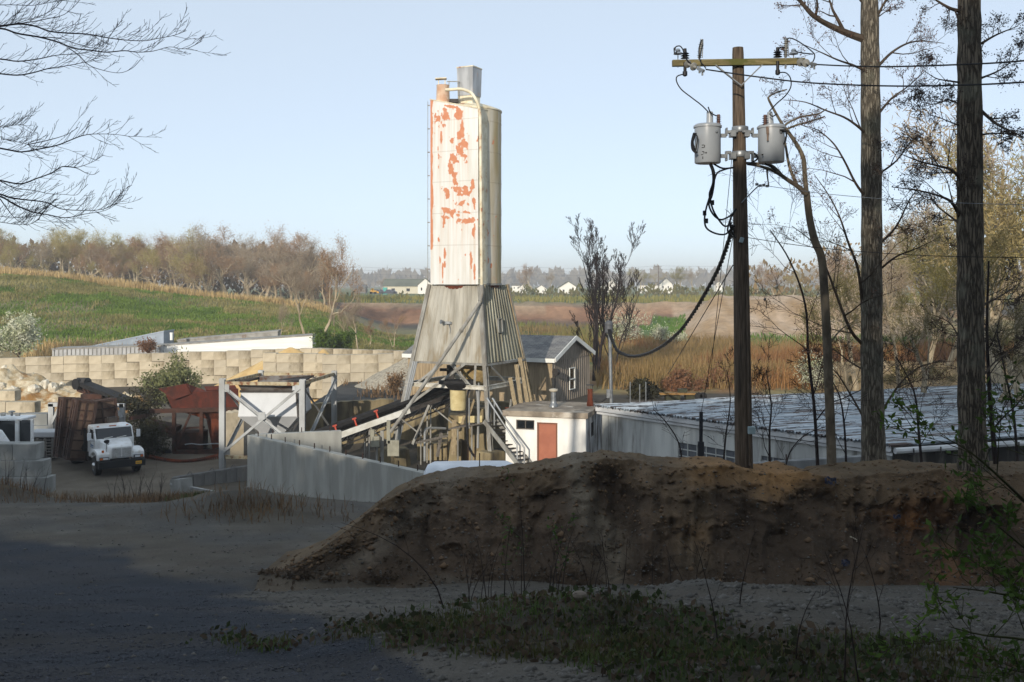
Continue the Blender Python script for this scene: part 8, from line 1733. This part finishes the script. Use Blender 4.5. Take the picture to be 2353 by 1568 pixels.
# roots and scraps of plastic on the bank
for k, (u, t_) in enumerate(((1950, .5), (2060, .48), (1180, .55), (1330, .3), (2010, .33))):
    p = bank_pt(u, t_); g = random.Random(k); q = [p+V(0, -.06, 0)]
    for s in range(5): q.append(q[-1]+V(g.uniform(-.05, .14), g.uniform(-.04, .02), g.uniform(-.12, .03)))
    mb = MB(); mb.tube(arc(q, 3), list(np.linspace(.014, .004, 16)), 5); solo('root', ('pale root hanging below the ledge of the bank', 'dark root along the ledge right of the pale root', 'root left of the pale sandy streak on the bank', 'twig on the pale sandy streak of the bank', 'low root on the right part of the bank')[k], 'root', mb, (mat('pale_root', rgb(190, 180, 160), rough=.8), TWIG, TWIG, TWIG, TWIG)[k], p)
for k, (u, t_, w_) in enumerate(((1908, .97, .13), (2052, .66, .08), (1938, .28, .09))):
    p = bank_pt(u, t_); mb = MB(); g = random.Random(k+5); m_ = 6
    vs = [p+V((a/m_-.5)*w_*1.6, -.08-.03*g.random(), (b2/m_-.5)*w_+.05*g.random()) for b2 in range(m_+1) for a in range(m_+1)]; mb.add(vs, [(b2*(m_+1)+a, b2*(m_+1)+a+1, (b2+1)*(m_+1)+a+1, (b2+1)*(m_+1)+a) for b2 in range(m_) for a in range(m_) if (a+b2) % 5])
    solo('plastic_scrap', ('crumpled blue plastic scrap on the lip of the earth bank', 'small blue white scrap half way up the earth bank', 'blue plastic scrap low on the earth bank')[k], 'scrap', mb, mat('blue_plastic', rgb(70, 76, 100), rgb(48, 52, 70), 8, rough=.4), p)
p = G(1332, 8.7); mb = MB(); mb.ball(p+V(0, 0, .04), .06, 9, 6, (1.2, 1, .7)); solo('stone', 'single pale stone lying on the grassy mound', 'stone', mb, mat('lone_stone', rgb(116, 106, 96), rough=.9), p)
# ---- thin dry stems standing in the foreground
def stem(label, u, D, hgt, bend, seed, r=.006, group=None, twig=True, leaf=None):
    b = G(u, D); g = random.Random(seed); n = 7; q = [b.copy()]; d = V(g.uniform(-.15, .15), 0, 1)
    for k in range(n): d = unit(d+V(bend/n+g.uniform(-.08, .08), g.uniform(-.06, .06), 0)); q.append(q[-1]+d*hgt/n)
    o = thing('weed_stem', label, 'weed', b, 0, group); mb = MB(); mb.tube(q, list(np.linspace(r, .0018, n+1)), 5)
    mb.build('stem', TWIGDK, o); G_ = Grow(seed, lift=.1, wig=.15, kids=(2, 4), shrink=.4, ang=(20, 50), tipr=.0015); G_.limb(q[0], d, hgt, r*.7, 2 if twig else 1, pts=q, t0=.3)
    G_.tubes = []; geo = [G_.crown_geo(b)] if G_.segs else []
    if geo: crown_obj('twigs', geo, TWIGDK, o)
    if leaf: rg = np.random.default_rng(seed); crown_obj('leaves', [leaf_geo(tips_np(G_.tips, b, rg, 2, .03), leaf, rg)], FRESHD, o)
    return o
FRESHD = leafmat('dark_fresh_leaf', rgb(70, 96, 44), rgb(54, 74, 36), 2.0)
stem('long dry cane arching left over the foreground mound', 1020, 9.6, 1.35, -1.9, 1, .008)
g = random.Random(8)
for k in range(26): stem('thin dry weed stem standing on the grassy mound', 1110+g.uniform(-40, 520), g.uniform(9.2, 11.2), g.uniform(.35, .8), g.uniform(-.4, .5), 20+k, .005, 'dry stems on the mound')
for k, u in enumerate((1160, 1205, 1268)): stem(('leafy green weed at the left of the dry stems', 'tallest leafy weed among the dry stems', 'leafy weed at the right of the tall one')[k], u, 10.3, (.75, 1.15, .8)[k], g.uniform(-.2, .2), 60+k, .007, None, True, .045)
for k, (u, D, h_) in enumerate(((1650, 7.2, .75), (1940, 6.0, 1.0), (1975, 6.1, .85), (1700, 8.2, .6), (2020, 7.4, .7), (1830, 6.6, .5))): stem(('thin bare stem right of the grassy mound', 'tall forked dry stem near the right lower corner', 'dry stem close behind the tall forked one', 'short bare stem by the track', 'bare stem at the track edge left of the green shrub', 'short bare stem below the track')[k], u, D, h_, g.uniform(-.5, .4), 80+k, .006)
for k in range(34):
    x = (-13.9+g.gauss(0, .5)) if k < 22 else (-17.6+g.gauss(0, .7)); y = (37.4+g.gauss(0, .5)) if k < 22 else 36+g.gauss(0, .5); u = u_of(x, y)
    stem('tall dry weed at the edge of the truck yard', u, y, g.uniform(.7, 1.3), g.uniform(-.6, .6), 120+k, .014, 'dry weeds at the truck yard')
# ---- leafy shrub at the right edge, close to the camera
SH = V(2.95, 4.9, Hs(2.95, 4.9))
sh = thing('leafy_shrub', 'fresh green leafy shrub reaching in from the right edge, close by', 'shrub', SH)
SB = [[(2560, 1500, 4.9), (2480, 1300, 4.8), (2380, 1180, 4.7), (2300, 1100, 4.6), (2230, 1040, 4.5), (2160, 1000, 4.5)], [(2560, 1500, 4.9), (2470, 1380, 4.7), (2400, 1300, 4.6), (2330, 1240, 4.5), (2270, 1190, 4.4)], [(2560, 1520, 4.9), (2450, 1420, 4.6), (2360, 1380, 4.5), (2270, 1360, 4.4), (2190, 1350, 4.4)], [(2560, 1560, 4.9), (2450, 1500, 4.5), (2350, 1470, 4.4), (2260, 1460, 4.3), (2180, 1440, 4.3)], [(2560, 1500, 4.9), (2500, 1250, 5), (2440, 1130, 5), (2380, 1060, 5), (2310, 1030, 5)], [(2560, 1580, 4.9), (2480, 1560, 4.5), (2380, 1550, 4.3), (2280, 1530, 4.2)], [(2600, 1500, 5.2), (2520, 1150, 5.3), (2460, 1000, 5.4), (2420, 930, 5.4)]]
G_ = Grow(909, lift=.05, wig=.2, kids=(5, 8), shrink=.42, ang=(25, 60), tipr=.0018, cut=.004)
for c in SB:
    q = arc([W(*p) for p in c], 4); L_ = sum((q[i+1]-q[i]).length for i in range(len(q)-1)); G_.limb(q[0], q[1]-q[0], L_, .011, 2, pts=q, t0=.25)
mb = MB()
for pts, rs in G_.tubes: mb.tube(pts, rs, 6)
mb.build('stem', mat('shrub_stem', rgb(70, 74, 44), rgb(56, 54, 40), 5, rough=.9), sh, smooth=True); crown_obj('twigs', [G_.crown_geo(SH)], mat('shrub_stem', (0, 0, 0, 1)), sh)
rg = np.random.default_rng(909); P = tips_np(G_.tips, SH, rg, 2, .012); crown_obj('leaves', [leaf_geo(P, .038, rg, .42)], FRESH, sh)
# ---- the trees behind the photographer whose long shadow lies over drive, bank and yard
SHA = [-75, -60, -50, -42, -37, -33, -30, -27, -24, -20, -16, -12.5, -10, -7, -4, -1, 2, 6, 14, 30, 60]
SHH = [15.0, 15.5, 16.0, 16.2, 16.3, 16.2, 15.5, 14.9, 14.4, 13.7, 13.2, 13.4, 16.0, 17.0, 16.8, 17.2, 19.4, 22, 24, 24, 24]
TANE = math.tan(R(SUN_EL))/abs(math.cos(R(SUN_AZ))); TANA = math.tan(R(SUN_AZ-180))
WOODD = leafmat('dense_leaf', rgb(92, 100, 52), rgb(66, 76, 40), .4)
rg = np.random.default_rng(515); g = random.Random(515)
def shade_tree(x, y, ztop, rx, k, label):
    zb = Hs(x, y); o = thing('tree', label, 'tree', V(x, y, zb), 0, 'trees behind the photographer'); h = ztop-zb
    mb = MB(); mb.tube([V(x, y, zb-.3), V(x+.1, y, zb+h*.4), V(x, y+.1, zb+h*.85)], [.28, .2, .06], 9)
    for s in range(6): a = s*1.05+k; z_ = zb+h*(.3+.09*s); mb.tube([V(x, y, z_), V(x+math.cos(a)*rx*.7, y+math.sin(a)*rx*.5, z_+h*.14)], [.08, .02], 5)
    mb.build('trunk', BARK2, o, smooth=True)
    n = int(620*rx*h/6); t = rg.random(n); wz = np.sqrt(np.clip(1-(2*t-1.0)**4*.9, .05, 1)); a = rg.random(n)*6.28; rad_ = np.sqrt(rg.random(n))*rx*wz
    lo_n = rg.random(n) < .4; t = np.where(lo_n, t*.62, t); P = np.stack([rad_*np.cos(a), rad_*np.sin(a)*.8, h*(.06+.94*t**.85)], 1); keep = fbm(P[:, 0]*.9+k*7, P[:, 2]*.9, 600+k, 3) > -.75; P = P[keep]
    crown_obj('crown', [leaf_geo(P, .62, rg, .8)], WOODD, o)
yb = -15.0; k = 0; xs_ = -76.0
while xs_ < 34:
    x = xs_; rx = 2.5; y = yb+g.uniform(-2.5, 2.5); a = x-y*TANA; zt_ = np.interp(a, SHA, SHH)-y*TANE
    shade_tree(x, y, zt_+g.uniform(-.5, .4), rx, k, 'leafy tree behind the photographer, out of the picture'); xs_ += 2.7; k += 1
for k, (x, y, zt_) in enumerate(((11.5, 1.5, 21), (13.0, 6.0, 22), (12.0, -3.5, 21), (15.5, 10.5, 22), (16.5, 3.0, 23), (17.0, -2.0, 23), (11.0, -8.5, 20))):  # unseen trees added to keep sky light off the foreground and bank
    shade_tree(x, y, zt_, 3.0, 40+k, 'tall leafy tree added to block sky light right of the photographer, out of the picture')
# ------------------------------------------------------------------ light spring haze over the whole scene
mb = MB(); mb.hexa([V(-6500, -6500, -2), V(6500, -6500, -2), V(6500, 6500, -2), V(-6500, 6500, -2), V(-6500, -6500, 33), V(6500, -6500, 33), V(6500, 6500, 33), V(-6500, 6500, 33)])
hm = bpy.data.materials.new('haze_air'); hm.use_nodes = True; t = hm.node_tree; t.nodes.clear()
pv = t.nodes.new('ShaderNodeVolumePrincipled'); pv.inputs['Color'].default_value = (.90, .91, .93, 1); pv.inputs['Density'].default_value = .0008; pv.inputs['Anisotropy'].default_value = .0
ou = t.nodes.new('ShaderNodeOutputMaterial'); t.links.new(pv.outputs[0], ou.inputs['Volume'])
hz_o = mb.build('haze', hm, None, loc=(0, 0, 0)); tag(hz_o, kind='stuff')
